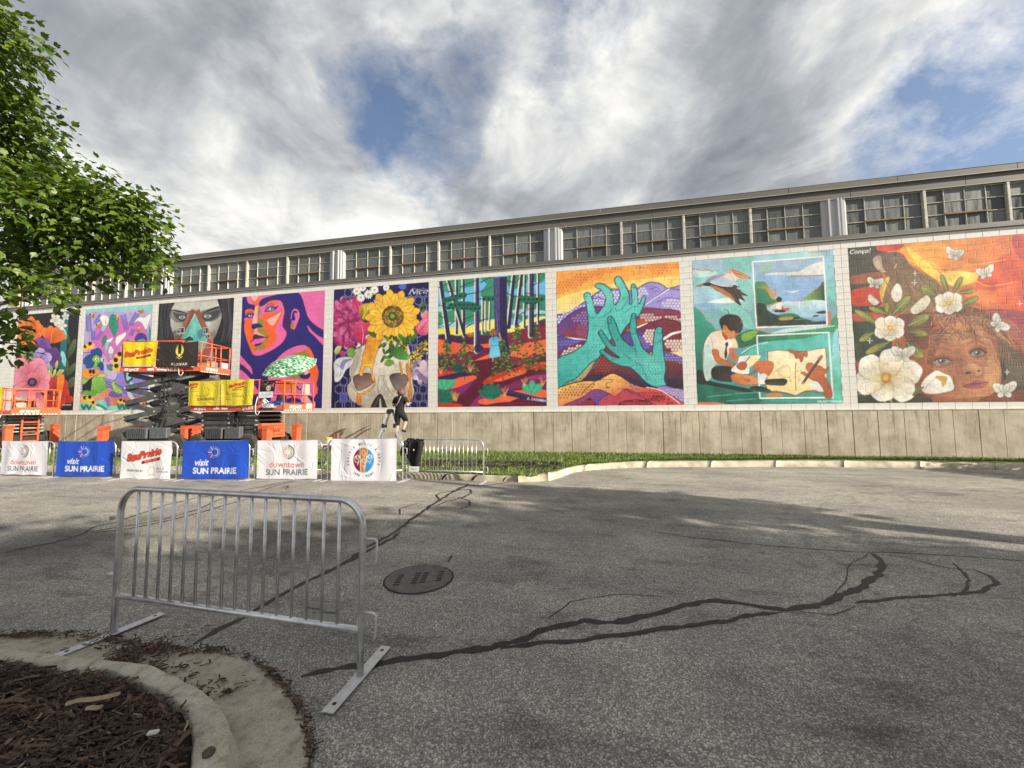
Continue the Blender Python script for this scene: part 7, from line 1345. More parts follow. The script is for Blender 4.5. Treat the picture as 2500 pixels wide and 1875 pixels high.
def banner(label, printer, M, w, h, name='banner', group='printed banners tied to the barricades', seed=1, amp=.011, sag=.012, cell=.011, folds=2.2, pull=.0, cat='banner'):
    """cloth hung in local x (0..w), z (0..h), facing -y"""
    A = Art(0, w, 0, h, .006, seed=seed); printer(A, w, h)
    nu, nv = int(w/cell)+1, int(h/cell)+1; us = np.linspace(0, w, nu); vs = np.linspace(0, h, nv); U, V = np.meshgrid(us, vs); r = np.random.RandomState(seed)
    Y = np.zeros_like(U)
    for k in range(7):
        f = folds*(.5+1.2*r.rand()); Y += amp*(.25+.5*r.rand())*np.sin(U/w*f*6.28+r.rand()*6.28+1.5*(V/h)*(r.rand()-.5)*3)*(.35+.65*(1-V/h) if k % 2 else .5+.5*np.sin(V/h*3.14))
    for k in range(26):                         # creases running from the ties
        x0, z0 = r.rand()*w, r.rand()*h; a = r.rand()*3.14; d = (U-x0)*math.sin(a)-(V-z0)*math.cos(a); s = (U-x0)*math.cos(a)+(V-z0)*math.sin(a); Y += amp*.55*np.exp(-(d/.018)**2)*np.exp(-(s/.16)**2)*(1 if k % 2 else -1)
    for k in (.36, .64): Y += amp*.25*np.exp(-((U-w*k)/.006)**2)            # fold lines from packing
    Y -= amp*1.3
    Zs = V-sag*np.sin(U/w*math.pi)*(V/h)-sag*.6*np.sin(U/w*math.pi)*(1-V/h)+.006*np.sin(U*9+seed)*(1-V/h); Us = U+pull*(1-V/h)*(U/w-.5)*-1
    b = MB(); b.add(np.stack([Us, Y, Zs], -1).reshape(-1, 3).tolist(), [(j*nu+i, j*nu+i+1, (j+1)*nu+i+1, (j+1)*nu+i) for j in range(nv-1) for i in range(nu-1)])
    o = b.build(name, M_CLOTH, None, True, M); setcol(o.data, A.sample(U, V).reshape(-1, 3)*.86); return tag(o, label, cat, group)
def on_barr(key, label, printer, t0, t1, z0, z1, seed, **k):
    (xa, ya), (xb, yb) = BARR[key]; a = math.atan2(yb-ya, xb-xa); L = math.hypot(xb-xa, yb-ya); x = xa+(xb-xa)*t0; y = ya+(yb-ya)*t0
    banner(label, printer, Matrix.Translation((x, y, gz(x)+z0)) @ Matrix.Rotation(a, 4, 'Z') @ Matrix.Rotation(-math.atan2(gz(xb)-gz(xa), L), 4, 'Y') @ Matrix.Translation((0, -.035, 0)), L*(t1-t0), z1-z0, seed=seed, **k)
on_barr('Z', 'blue banner at the far left edge, mostly out of view', pr_visit, .0, .99, .04, .95, 2)
on_barr('A', 'leftmost white downtown banner tied over a barricade', pr_downtown, .01, .92, .04, .965, 3)
on_barr('B', 'left blue visit banner between two white banners', pr_visit, -.01, 1.0, .03, .965, 4, amp=.008)
on_barr('C', 'white banner with a large red mural fest script logo', pr_fest, .03, .92, .01, .965, 5)
on_barr('D', 'right blue visit banner beside the mural fest banner', pr_visit, -.01, 1.01, .03, .965, 6)
on_barr('E', 'right white downtown banner beside the music and arts banner', pr_downtown, .05, .95, .02, .955, 8)
on_barr('F', 'white banner with a round music and arts emblem in three colours', pr_music, .06, .93, .0, .985, 9)
# jacket over the bare barricade
def jacket():
    (xa, ya), (xb, yb) = BARR['G']; a = math.atan2(yb-ya, xb-xa); t = thing('jacket', 'black jacket draped over the left end of the bare barricade', 'jacket', (xa+.02, ya, gz(xa)), a); r = random.Random(4)
    edge = [(.97, -.02, .36), (.985, -.01, .38), (.90, -.09, .37), (.78, -.12, .38), (.66, -.07, .36), (.55, -.03, .34), (.45, .02, .31), (.36, .08, .28), (.28, .13, .25), (.20, .16, .21)]
    n = 16; vs = []
    for sgn in (-1, 1):
        for j, (z, l, rr) in enumerate(edge):
            for i in range(n+1):
                u = i/n; x = l+(rr-l)*u; y = sgn*(.028+.03*math.sin(u*math.pi)**.6+.018*math.sin(u*19+j*.7)+.012*math.sin(u*37+z*11)); y = y*(.2 if j == 1 else 1); vs.append((x+.02, y, z if sgn < 0 else .985-(.985-z)*.7))
    m = len(edge); fs = [(s*m*(n+1)+j*(n+1)+i, s*m*(n+1)+j*(n+1)+i+1, s*m*(n+1)+(j+1)*(n+1)+i+1, s*m*(n+1)+(j+1)*(n+1)+i) for s in (0, 1) for j in range(1, m-1) for i in range(n)]
    fs += [((n+1)+i, (n+1)+i+1, m*(n+1)+(n+1)+i+1, m*(n+1)+(n+1)+i) for i in range(n)]
    b = MB(); b.add(vs, fs); o = b.build('body', mat('black_fleece', (.010, .010, .011), .85, var=.3, vscale=20, bump=.3, bscale=120), t, True)
    part('sleeve', MATS['black_fleece'], t, lambda b: b.tube([(.0, -.05, .9), (-.07, -.06, .80), (-.11, -.06, .66), (-.10, -.05, .58)], [.06, .055, .05, .045], 10), True); part('sleeve', MATS['black_fleece'], t, lambda b: b.tube([(.36, -.05, .93), (.35, -.07, .75), (.30, -.08, .55), (.24, -.08, .36)], [.07, .065, .055, .045], 10), True)
    part('logo', M_WHITE, t, lambda b: (b.bbox(.19, .205, -.095, -.090, .70, .74, .001), b.bbox(.212, .227, -.095, -.090, .70, .74, .001)))
    A = Art(0, .26, 0, .12, .006); A.bg('dde0dd'); A.l('2a2a2a', .012, [(.05, .06), (.09, .075), (.13, .05), (.17, .07), (.21, .062)]); A.l('2a2a2a', .006, [(.05, .04), (.2, .04)])
    n = 14; us = np.linspace(0, .26, n); vv = np.linspace(0, .12, n); U, V = np.meshgrid(us, vv); b = MB(); b.add([(u, -.004*math.sin(u*12), v) for v in vv for u in us], [(j*n+i, j*n+i+1, (j+1)*n+i+1, (j+1)*n+i) for j in range(n-1) for i in range(n-1)])
    o = b.build('paper_sign', M_PRINT, None, False, Matrix.Translation((xa+.11, ya-.11, gz(xa)+.22)) @ Matrix.Rotation(a, 4, 'Z')); setcol(o.data, A.sample(U, V).reshape(-1, 3)); tag(o, 'small white paper sign clipped below the black jacket', 'sign')
jacket()
# ---------------------------------------------------------------- scissor lifts
M_ARM = mat('scissor_steel', (.085, .087, .088), .4, .2, var=.35, vscale=7, bump=.1)
def lift(label, P, rz, L, ext, w, zf, zt, levels, seed, ladder=False, endbox=False):
    t = thing('scissor_lift', label, 'scissor lift', (P[0], P[1], .1), R(rz), 'scissor lifts parked at the wall'); r = random.Random(seed); z_ = lambda z: z-.1
    zf, zt = z_(zf), z_(zt); bh = .15; x1 = -ext; x0 = -L; cx = (x0+x1)/2; bl = 1.28
    # chassis
    part('chassis', [M_LIFTGREY, M_LIFTPANEL], t, lambda b: (b.bbox(cx-bl, cx+bl, .12, w-.12, .34, .62, .02), b.bbox(cx-bl+.1, cx+bl-.1, .02, w-.02, .48, .58, .015)))
    for s in (-1, 1):
        o = part('side_panel', M_LIFTPANEL, t, lambda b: (b.bbox(cx-.78+(.85 if s > 0 else 0), cx-.02+(.72 if s > 0 else 0), -.02, .16, .60, 1.0, .02)))
        if s < 0:
            gb = MB()
            for k in range(9): gb.bbox(cx-.74+k*.075, cx-.70+k*.075, -.028, -.018, .64, .96, .003)
            gb.build('grille_rib', M_LIFTGREY, o)
    wb = MB(); wb.lathe([(.20, -.13), (.33, -.13), (.37, -.10), (.375, 0), (.37, .10), (.33, .13), (.20, .13)], 24)
    for k in range(24):
        a = k*math.pi/12; M = Matrix.Rotation(a, 4, 'Z') @ Matrix.Translation((.375, 0, 0)) @ Matrix.Rotation(.5 if k % 2 else -.5, 4, 'X'); wb.bbox(-.02, .022, -.026, .026, -.12, .12, .006, M)
    wme = wb.mesh('tyre'); wme.materials.append(M_TYRE); rb = MB(); rb.lathe([(.21, -.05), (.21, .10), (.17, .11), (.12, .07), (.06, .08), (.05, .13), (0.001, .13)], 20); rme = rb.mesh('rim'); rme.materials.append(M_RIM)
    for sx in (-1, 1):
        for yy, fl in ((.06, 1), (w-.06, -1)):
            wh = bpy.data.objects.new('wheel', wme); COL.objects.link(wh); wh.parent = t; wh.matrix_local = Matrix.Translation((cx+sx*(bl-.22), yy, .375)) @ Matrix.Rotation(R(90), 4, 'X'); link('rim', rme, wh)
    def jack(b): b.prism([(-.10, -.11), (.10, -.11), (.10, .11), (-.10, .11)], .25, .92); b.add([(-.10, -.12, .92), (.10, -.12, .92), (.10, .12, .92), (-.10, .12, .92), (-.10, -.12, 1.06), (.19, -.12, 1.06), (.19, .12, 1.06), (-.10, .12, 1.06)], [(0, 1, 5, 4), (1, 2, 6, 5), (2, 3, 7, 6), (3, 0, 4, 7), (4, 5, 6, 7)])
    jb = MB(); jack(jb); jme = jb.mesh('outrigger'); jme.materials.append(M_LIFTORANGE)
    for sx in (-1, 1):
        for yy in (.10, w-.10): link('outrigger', jme, t, Matrix.Translation((cx+sx*(bl+.42), yy, 0)) @ Matrix.Diagonal((sx if False else 1, 1, 1, 1))); part('outrigger_beam', M_LIFTGREY, t, lambda b: b.bar((cx+sx*(bl-.05), yy, .42), (cx+sx*(bl+.36), yy, .42), .12, .12))
    # scissor stack
    za, zb = .74, zf-.06; dz = (zb-za)/levels; hx = 1.12
    for lv in range(levels):
        z0, z1 = za+dz*lv, za+dz*(lv+1)
        for yy, off in ((.30, 0), (w-.30, 0)):
            for s in (-1, 1):
                dy = -.045 if s > 0 else .045; hgt = .165 if dz > .3 else min(.13, dz*.92)
                def arm(b):
                    a, c = Vector((cx-s*hx, yy+dy, z0+.02)), Vector((cx+s*hx, yy+dy, z1-.02))
                    if dz < .3: m = (z0+z1)/2+(.012 if s > 0 else -.012); a.z = c.z = m; b.add([(cx-hx-.12, yy+dy-.035, m), (cx-hx, yy+dy-.035, m-hgt/2), (cx+hx, yy+dy-.035, m-hgt/2), (cx+hx+.12, yy+dy-.035, m), (cx+hx, yy+dy-.035, m+hgt/2), (cx-hx, yy+dy-.035, m+hgt/2), (cx-hx-.12, yy+dy+.035, m), (cx-hx, yy+dy+.035, m-hgt/2), (cx+hx, yy+dy+.035, m-hgt/2), (cx+hx+.12, yy+dy+.035, m), (cx+hx, yy+dy+.035, m+hgt/2), (cx-hx, yy+dy+.035, m+hgt/2)], [(0, 1, 2, 3, 4, 5), (11, 10, 9, 8, 7, 6)]+[(i, (i+1) % 6, 6+(i+1) % 6, 6+i) for i in range(6)])
                    else: b.bar(a, c, .075, hgt)
                if dz < .3 and s < 0: continue
                part('scissor_arm', M_ARM, t, arm)
            part('pivot', M_STEEL, t, lambda b: b.lathe([(.035, -.10), (.035, .10)], 12, Matrix.Translation((cx, yy, (z0+z1)/2)) @ Matrix.Rotation(R(90), 4, 'X')))
        for sx in (-1, 1): part('cross_tube', M_STEEL, t, lambda b: b.tube([(cx+sx*hx, .2, z0+.02), (cx+sx*hx, w-.2, z0+.02)], .035, 8))
    if levels > 2 and dz > .3: part('lift_cylinder', M_STEEL, t, lambda b: (b.tube([(cx+.7, w*.5, za+.15), (cx+.1, w*.5, za+dz*1.7)], .06, 10), b.tube([(cx+.1, w*.5, za+dz*1.7), (cx-.4, w*.5, za+dz*2.9)], .038, 10)))
    for k in range(3): part('hose', M_BLACK, t, lambda b: b.tube([(cx+.3-.2*k, .22, .7), (cx+.5-.15*k, .18, za+(zb-za)*.3), (cx+.2+.2*k, .18, za+(zb-za)*.62), (cx+.35-.1*k, .2, zb)], .016, 6), True)
    part('cable', M_WHITE, t, lambda b: b.tube([(x1-.05, -.02, zf+bh+.3), (x1-.12, -.03, zf+bh), (x1-.1, -.03, zf-.12), (x1-.02, -.02, zf-.2), (x1+.05, -.02, zf-.05)], .011, 6), True)
    # platform
    part('deck', M_LIFTGREY, t, lambda b: b.bbox(x0, x1, .03, w-.03, zf, zf+.05, .008))
    part('deck_beam', M_LIFTSHADED, t, lambda b: (b.bbox(x0, x1, .0, .05, zf-.03, zf+bh, .008), b.bbox(x0, x1, w-.05, w, zf-.03, zf+bh, .008), b.bbox(x0, x0+.05, .05, w-.05, zf-.03, zf+bh, .008)))
    part('extension_deck', M_LIFTORANGE, t, lambda b: (b.bbox(x1-.6, -.05, .07, w-.07, zf+.055, zf+.085, .005), b.bbox(x1+.002, -.05, .06, .10, zf-.01, zf+bh-.01, .006), b.bbox(x1+.002, -.05, w-.10, w-.06, zf-.01, zf+bh-.01, .006), b.bbox(-.05, .0, .05, w-.05, zf-.04, zf+bh+.05, .008)))
    sb = MB()
    for k in range(12): sb.bbox(.0015, .004, .09+k*(w-.2)/12, .09+(k+.55)*(w-.2)/12, zf-.035, zf+.0, .0005)
    for k in range(9): x = x1-.1-k*.14; sb.bbox(x-.07, x, -.0035, -.001, zf+.10, zf+.125, .0005)
    sb.build('hazard_stripe', M_WHITE, t)
    text_mesh('lettering', 'SKYJACK', .13, M_WHITE, t, Matrix.Translation((x0+.42, -.004, zf+.05)) @ FRONT, shear=.3, bold=.004)
    text_mesh('lettering', 'SJ7135 RT', .13, M_WHITE, t, Matrix.Translation((x1-.42, -.004, zf+.05)) @ FRONT, bold=.003)
    text_mesh('lettering', 'SKYJACK', .15, M_WHITE, t, Matrix.Translation((.003, w*.36, zf+.09)) @ Matrix.Rotation(R(90), 4, 'Z') @ FRONT, shear=.3, bold=.004)
    for x in (x0+1.0, x0+1.35): part('decal', M_WHITE, t, lambda b: b.bbox(x, x+.24, -.004, -.001, zf+.02, zf+.09, .0005))
    if dz < .3:
        zz = za+dz*1.5; text_mesh('lettering', '34002551', .10, M_BLACK, t, Matrix.Translation((cx-.35, .21, zz)) @ FRONT); text_mesh('lettering', 'SJ7135', .09, M_WHITE, t, Matrix.Translation((cx+.5, .21, zz)) @ FRONT)
    def rail(a, b_, rr=.021, m=M_LIFTORANGE, name='rail'): part(name, m, t, lambda b: b.tube([a, b_], rr, 8), True)
    xs_posts = [x0+.03, cx, x1-.05]
    for yy in (.03, w-.03):
        for x in xs_posts: rail((x, yy, zf+bh), (x, yy, zt), .02, M_LIFTSHADED, 'post')
        for z in (zt, zf+(zt-zf)*.55): rail((x0, yy, z), (x1, yy, z), .021 if z == zt else .016, M_LIFTSHADED)
        yi = yy+(.05 if yy < 1 else -.05)
        if ext > .2:
            for z in (zt-.03, zf+(zt-zf)*.52): rail((x1-.25, yi, z), (-.03, yi, z), .02 if z > zt-.1 else .015)
            for x in (x1+.02, -.04): rail((x, yi, zf+.1), (x, yi, zt-.03), .02, M_LIFTORANGE, 'post')
    for z in (zt, zf+(zt-zf)*.55): rail((x0+.02, .03, z), (x0+.02, w-.03, z), .02)
    ez = zt-.03
    for z in (ez, zf+(zt-zf)*.52): rail((-.03, .08, z), (-.03, w-.08, z), .021 if z == ez else .016)
    for k in range(4): y = .08+(w-.16)*k/3; rail((-.03, y, zf+bh), (-.03, y, ez), .019, M_LIFTORANGE, 'post')
    if ladder:
        for y in (.62, 1.12): part('ladder_rail', M_LIFTORANGE, t, lambda b: b.bar((cx+bl+.10, y, .30), (cx+bl+.10, y, zf-.12), .05, .05, (1, 0, 0)))
        for k in range(4): part('ladder_rung', M_LIFTORANGE, t, lambda b: b.bar((cx+bl+.10, .62, .36+k*.27), (cx+bl+.10, 1.12, .36+k*.27), .05, .04))
        for k in range(3):
            y = .10+k*(w-.2)/3; part('gate', M_LIFTORANGE, t, lambda b: (b.tube([(.0, y+.03, zf+bh), (.0, y+.03, ez-.02), (.0, y+.43, ez-.02), (.0, y+.43, zf+bh)], .018, 8), b.bbox(-.012, .012, y+.03, y+.43, zf+bh+.0, zf+bh+.11, .004)))
    if endbox:
        o = part('end_tray', M_LIFTORANGE, t, lambda b: b.bbox(cx+bl+.02, cx+bl+.20, .12, w-.42, .62, 1.14, .015)); hb = MB()
        for i in range(9):
            for k in range(4):
                if k != 1 or i < 2: hb.bbox(cx+bl+.201, cx+bl+.204, .20+i*.10, .245+i*.10, .70+k*.11, .735+k*.11, .0005)
        hb.build('vent_slot', M_BLACK, o); text_mesh('lettering', 'SKYJACK', .12, M_BLACK, o, Matrix.Translation((cx+bl+.206, w*.42, .86)) @ Matrix.Rotation(R(90), 4, 'Z') @ FRONT, shear=.3, bold=.003)
    return t
lift_a = lift('leftmost orange scissor lift, lowered, with an access ladder at its end', (-23.6, 11.4), -2.7, 3.3, .5, 1.6, 1.64, 2.72, 5, 1, ladder=True)
lift_b = lift('raised orange scissor lift in front of the grey face mural', (-14.02, 11.4), 12, 2.9, .62, 1.6, 3.15, 4.24, 4, 2)
lift_c = lift('lowered orange scissor lift with a green umbrella and yellow banners', (-10.43, 11.4), 1.2, 3.83, .95, 1.6, 1.715, 2.75, 5, 3, endbox=True)
def on_lift(P, rz, x, z, y=-.05): return Matrix.Translation((P[0], P[1], 0)) @ Matrix.Rotation(R(rz), 4, 'Z') @ Matrix.Translation((x, y, z))
BL_ = 'banners hung on the lift rails'
banner('yellow mural fest banner on the raised lift rail', pr_fest_yellow, on_lift((-14.02, 11.4), 12, -2.78, 3.33), 1.28, .90, group=BL_, seed=21, amp=.012, sag=.03, folds=2, pull=.12)
banner('black banner with gold wings on the raised lift rail', pr_wings, on_lift((-14.02, 11.4), 12, -1.42, 3.30), 1.38, .92, group=BL_, seed=23, amp=.02, sag=.06, folds=1.6, cell=.008)
banner('yellow banner with a faint arc at the left end of the right lift', pr_sp_yellow, on_lift((-10.43, 11.4), 1.2, -3.86, 1.88), 1.36, .88, group=BL_, seed=25, amp=.010, folds=2.4)
banner('yellow bank sponsor banner right of its yellow neighbour', pr_bank_yellow, on_lift((-10.43, 11.4), 1.2, -2.49, 1.88), 1.36, .90, group=BL_, seed=27, amp=.012, folds=2.2, pull=.10)
banner('yellow and white banner on the leftmost lift, cut by the frame edge', pr_oil, on_lift((-23.6, 11.4), -2.7, -1.75, 1.83), 1.45, .90, group=BL_, seed=29, amp=.02)
# things lying on the lifts
def box_on(name, label, cat, M, sx, sy, sz, m, flap=False):
    t = thing(name, label, cat); t.matrix_world = M
    part('carton', m, t, lambda b: b.bbox(-sx/2, sx/2, -sy/2, sy/2, 0, sz, .004))
    if flap:
        for s in (-1, 1): part('flap', m, t, lambda b: b.add([(-sx/2, s*sy/2, sz), (sx/2, s*sy/2, sz), (sx/2, s*(sy/2+.09), sz+.10), (-sx/2, s*(sy/2+.09), sz+.10), (-sx/2, s*(sy/2+.004), sz), (sx/2, s*(sy/2+.004), sz), (sx/2, s*(sy/2+.094), sz+.10), (-sx/2, s*(sy/2+.094), sz+.10)], [(0, 1, 2, 3), (7, 6, 5, 4), (2, 3, 7, 6), (0, 4, 5, 1)]))
    return t
LB, LC, LA = ((-14.02, 11.4), 12), ((-10.43, 11.4), 1.2), ((-23.6, 11.4), -2.7)
box_on('cardboard_box', 'open cardboard box on the raised lift, nearer its end rail', 'box', on_lift(*LB, -.28, 3.24, .62), .40, .34, .26, M_CARD, True)
box_on('cardboard_box', 'plain cardboard box on the raised lift behind the open one', 'box', on_lift(*LB, -.62, 3.24, .70), .36, .34, .30, M_CARD)
box_on('plastic_crate', 'pale grey crate at the wall side of the raised lift', 'crate', on_lift(*LB, -.2, 3.24, 1.28), .34, .36, .34, mat('crate_grey', (.42, .42, .45), .6, var=.2, vscale=12))
box_on('cardboard_box', 'brown box seen between the two banners of the raised lift', 'box', on_lift(*LB, -1.62, 3.22, .5), .55, .35, .24, M_CARD)
b = MB(); b.lathe([(.10, 0), (.12, .05), (.115, .17), (.12, .20), (.09, .21), (.0, .20)], 18); tag(b.build('paint_tub', mat('tub_white', (.7, .68, .66), .5), None, True, on_lift(*LB, -.52, 3.24, .22)), 'white paint tub at the end corner of the raised lift', 'tub')
def blob_mesh(name, m, M, sx, sy, sz, seed, rough=.35, f=5.):
    bm = bmesh.new(); bmesh.ops.create_icosphere(bm, subdivisions=3, radius=1)
    for v in bm.verts:
        n_ = mnoise.noise(v.co*1.6+Vector((seed, 0, 0)))*rough+mnoise.noise(v.co*f+Vector((seed, 3, 0)))*rough*.4; v.co *= 1+n_; v.co = Vector((v.co.x*sx, v.co.y*sy, max(-.25, v.co.z)*sz))
    me = bpy.data.meshes.new(name); bm.to_mesh(me); bm.free(); me.materials.append(m); me.polygons.foreach_set('use_smooth', [True]*len(me.polygons)); return link(name, me, None, M)
M_BAG = mat('black_bag', (.012, .012, .014), .6, var=.4, vscale=12, bump=.3)
tag(blob_mesh('work_bag', M_BAG, on_lift(*LB, -1.0, 4.22, .35), .26, .16, .14, 3), 'black bag lying on the top rail of the raised lift', 'bag')
tag(blob_mesh('tarp', M_BLUE, on_lift(*LC, -.55, 1.86, .35), .42, .26, .16, 5, .5), 'crumpled blue tarp on the platform of the right lift', 'tarp')
tag(blob_mesh('tarp', M_BLUE, on_lift(*LC, -.28, 1.86, 1.05), .22, .50, .12, 8, .5), 'second blue tarp near the end rail of the right lift', 'tarp')
tag(blob_mesh('cloth_bundle', mat('white_cloth', (.62, .61, .60), .8, var=.2, vscale=9, bump=.3), on_lift(*LC, -1.0, 1.88, .30), .20, .18, .22, 9, .5), 'white paint rag bundle at the corner of the right lift', 'cloth')
tag(blob_mesh('cloth_bundle', mat('grey_plastic', (.30, .31, .33), .35, var=.3, vscale=9), on_lift(*LC, -.62, 1.80, .02), .28, .10, .12, 12, .6), 'grey plastic sheet hanging over the right lift deck edge', 'plastic sheet')
tag(blob_mesh('work_bag', mat('dark_rucksack', (.03, .03, .045), .7, var=.4, vscale=10, bump=.3), on_lift(*LC, -.72, 1.9, .75), .22, .18, .42, 14, .3), 'dark rucksack standing behind the posters on the right lift', 'bag')
tag(blob_mesh('work_bag', mat('tan_canvas', (.42, .32, .24), .8, var=.4, vscale=10, bump=.3), on_lift(*LA, -.25, 1.86, .45), .10, .20, .36, 16, .5), 'tan canvas bag inside the leftmost lift cage', 'bag')
tag(blob_mesh('work_bag', mat('grey_hat', (.20, .20, .18), .8, var=.4, vscale=10), on_lift(*LA, -.22, 2.22, .38), .12, .24, .16, 19, .4), 'grey cloth bundle on top of the tan bag', 'bag')
def flat_print(name, label, cat, M, w, h, fn, seed=1):
    A = Art(0, w, 0, h, .006, seed=seed); fn(A, w, h); n, m_ = int(w/.012)+2, int(h/.012)+2; us = np.linspace(0, w, n); vs = np.linspace(0, h, m_); U, V = np.meshgrid(us, vs)
    b = MB(); b.add([(u, .012*math.sin(v*7+u*3+seed), v) for v in vs for u in us], [(j*n+i, j*n+i+1, (j+1)*n+i+1, (j+1)*n+i) for j in range(m_-1) for i in range(n-1)]); o = b.build(name, M_PRINT, None, True, M); setcol(o.data, A.sample(U, V).reshape(-1, 3)); return tag(o, label, cat)
def pr_photo(A, w, h):
    A.bg('1a1614')
    for k in range(26): A.e(['7a2a3a', 'c98a2a', '4a6a3a', 'a84a5a', 'd8b04a', '8a8a7a'][k % 6], w*(.1+.8*A.rng.rand()), h*(.45+.45*A.rng.rand()), .03, .025)
    A.e('c9bda6', w*.55, h*.3, w*.16, h*.24); A.e('2a2420', w*.49, h*.3, w*.04, h*.06); A.e('2a2420', w*.61, h*.3, w*.04, h*.06)
def pr_note(A, w, h): A.bg('e2e4e6'); A.l('3a3f48', .014, [(w*.1, h*.3), (w*.25, h*.7), (w*.35, h*.3), (w*.5, h*.65), (w*.62, h*.35), (w*.75, h*.6), (w*.9, h*.4)]); A.l('3a3f48', .008, [(w*.1, h*.2), (w*.8, h*.25)])
flat_print('poster', 'dark floral reference print hung on the right lift rail', 'poster', on_lift(*LC, -.93, 2.36, .02) @ Matrix.Rotation(.05, 4, 'Y'), .56, .36, pr_photo, 4)
flat_print('paper_sign', 'white handwritten sign below the dark reference print', 'sign', on_lift(*LC, -.98, 2.12, .0) @ Matrix.Rotation(-.03, 4, 'Y'), .56, .21, pr_note, 6)
flat_print('paper_sign', 'pale grey sheet taped inside the end rail of the right lift', 'sign', Matrix.Translation((-10.43, 11.4, 0)) @ Matrix.Rotation(R(1.2), 4, 'Z') @ Matrix.Translation((-.06, .98, 2.24)) @ Matrix.Rotation(R(90), 4, 'Z'), .36, .42, lambda A, w, h: A.bg('a9a6a4'), 2)
flat_print('sticker', 'white sticker on the end beam of the right lift', 'sticker', Matrix.Translation((-10.43, 11.4, 0)) @ Matrix.Rotation(R(1.2), 4, 'Z') @ Matrix.Translation((.018, 1.08, 1.76)) @ Matrix.Rotation(R(90), 4, 'Z'), .30, .17, pr_note, 9)
# umbrella on the right lift
def umbrella():
    t = thing('umbrella', 'tilted umbrella with a green and white leaf print on the right lift', 'umbrella'); fwd = Vector((.62, -.74, 0)); right = Vector((.86, .50, 0)); ax = (Vector((-.33, -.10, .92))+fwd*.62).normalized()
    q = ax.to_track_quat('Z', 'Y'); t.location = Vector((-10.75, 12.0, 3.30)); t.rotation_euler = q.to_euler(); n, m_ = 8, 7; Rr = .92; vs = []; N = n*4
    for j in range(m_):
        f = j/(m_-1)
        for i in range(N):
            a = 2*math.pi*i/N; sc = 1-.07*(math.sin(i*math.pi/4)**2)*f; vs.append((Rr*f*sc*math.cos(a), Rr*f*sc*math.sin(a), .30-.34*f**2-.03*(math.sin(i*math.pi/4)**2)*f))
    b = MB(); b.add(vs, [(j*N+i, j*N+(i+1) % N, (j+1)*N+(i+1) % N, (j+1)*N+i) for j in range(m_-1) for i in range(N)])
    m = mat('leaf_print_cloth', (.8, .85, .8), .7); nt = m.node_tree; L = nt.links; tc = nt.nodes.new('ShaderNodeTexCoord'); v = nt.nodes.new('ShaderNodeTexVoronoi'); v.inputs['Scale'].default_value = 9; mp = nt.nodes.new('ShaderNodeMapping'); mp.inputs['Scale'].default_value = (1, 2.2, 1); mp.inputs['Rotation'].default_value = (0, 0, .7); L.new(tc.outputs['Object'], mp.inputs[0]); L.new(mp.outputs[0], v.inputs[0])
    r = nt.nodes.new('ShaderNodeValToRGB'); L.new(v.outputs['Distance'], r.inputs[0]); e = r.color_ramp.elements; e[0].position = .34; e[0].color = (.012, .11, .05, 1); e[1].position = .74; e[1].color = (.60, .70, .56, 1); e.new(.54); e[1].color = (.09, .32, .15, 1); L.new(r.outputs[0], nt.nodes['Principled BSDF'].inputs[0])
    b.build('canopy', m, t, True)
    for i in range(n): a = 2*math.pi*i/n; part('rib', M_STEEL, t, lambda b: b.tube([(0, 0, .27), (.5*math.cos(a), .5*math.sin(a), .19), (Rr*math.cos(a), Rr*math.sin(a), -.05)], .006, 5))
    part('shaft', M_STEEL, t, lambda b: b.tube([(0, 0, .36), (0, 0, -.85)], .012, 8)); part('handle', M_BLACK, t, lambda b: b.tube([(0, 0, -.85), (0, 0, -.95), (.05, 0, -1.0), (.10, 0, -.96)], .018, 8))
umbrella()
# ---------------------------------------------------------------- ladder, painter, table with paint
LX, LY, LG = -7.22, 12.82, .12
def ladder():
    t = thing('step_ladder', 'silver folding step ladder under the skull mural', 'ladder', (LX, LY, LG), R(18)); ht = 1.50; m = mat('aluminium', (.62, .62, .63), .38, .6, var=.12, vscale=14)
    for s in (-1, 1):
        for yy in (-.24, .24):
            k = 1 if s > 0 else 1
            part('rail', m, t, lambda b: b.bar((s*.52, yy*1.12, 0), (s*.05, yy*.72, ht), .07, .028, (0, 1, 0)))
            part('joint', M_BLACK, t, lambda b: b.bbox(s*.20-.05, s*.20+.05, yy*.85-.035, yy*.85+.035, ht*.62, ht*.72, .01))
            part('foot', M_BLACK, t, lambda b: b.bbox(s*.52-.05, s*.52+.05, yy*1.12-.03, yy*1.12+.03, -.01, .05, .008))
        for q in range(1, 6): z = ht*q/5.7; x = s*(.52-.47*z/ht); part('rung', m, t, lambda b: b.bar((x, -.24*(1.12-.4*z/ht), z), (x, .24*(1.12-.4*z/ht), z), .06, .028))
    for yy in (-.17, .17): part('hinge', M_BLACK, t, lambda b: b.lathe([(.001, -.03), (.10, -.03), (.10, .03), (.001, .03)], 18, Matrix.Translation((0, yy, ht)) @ Matrix.Rotation(R(90), 4, 'X')))
ladder()
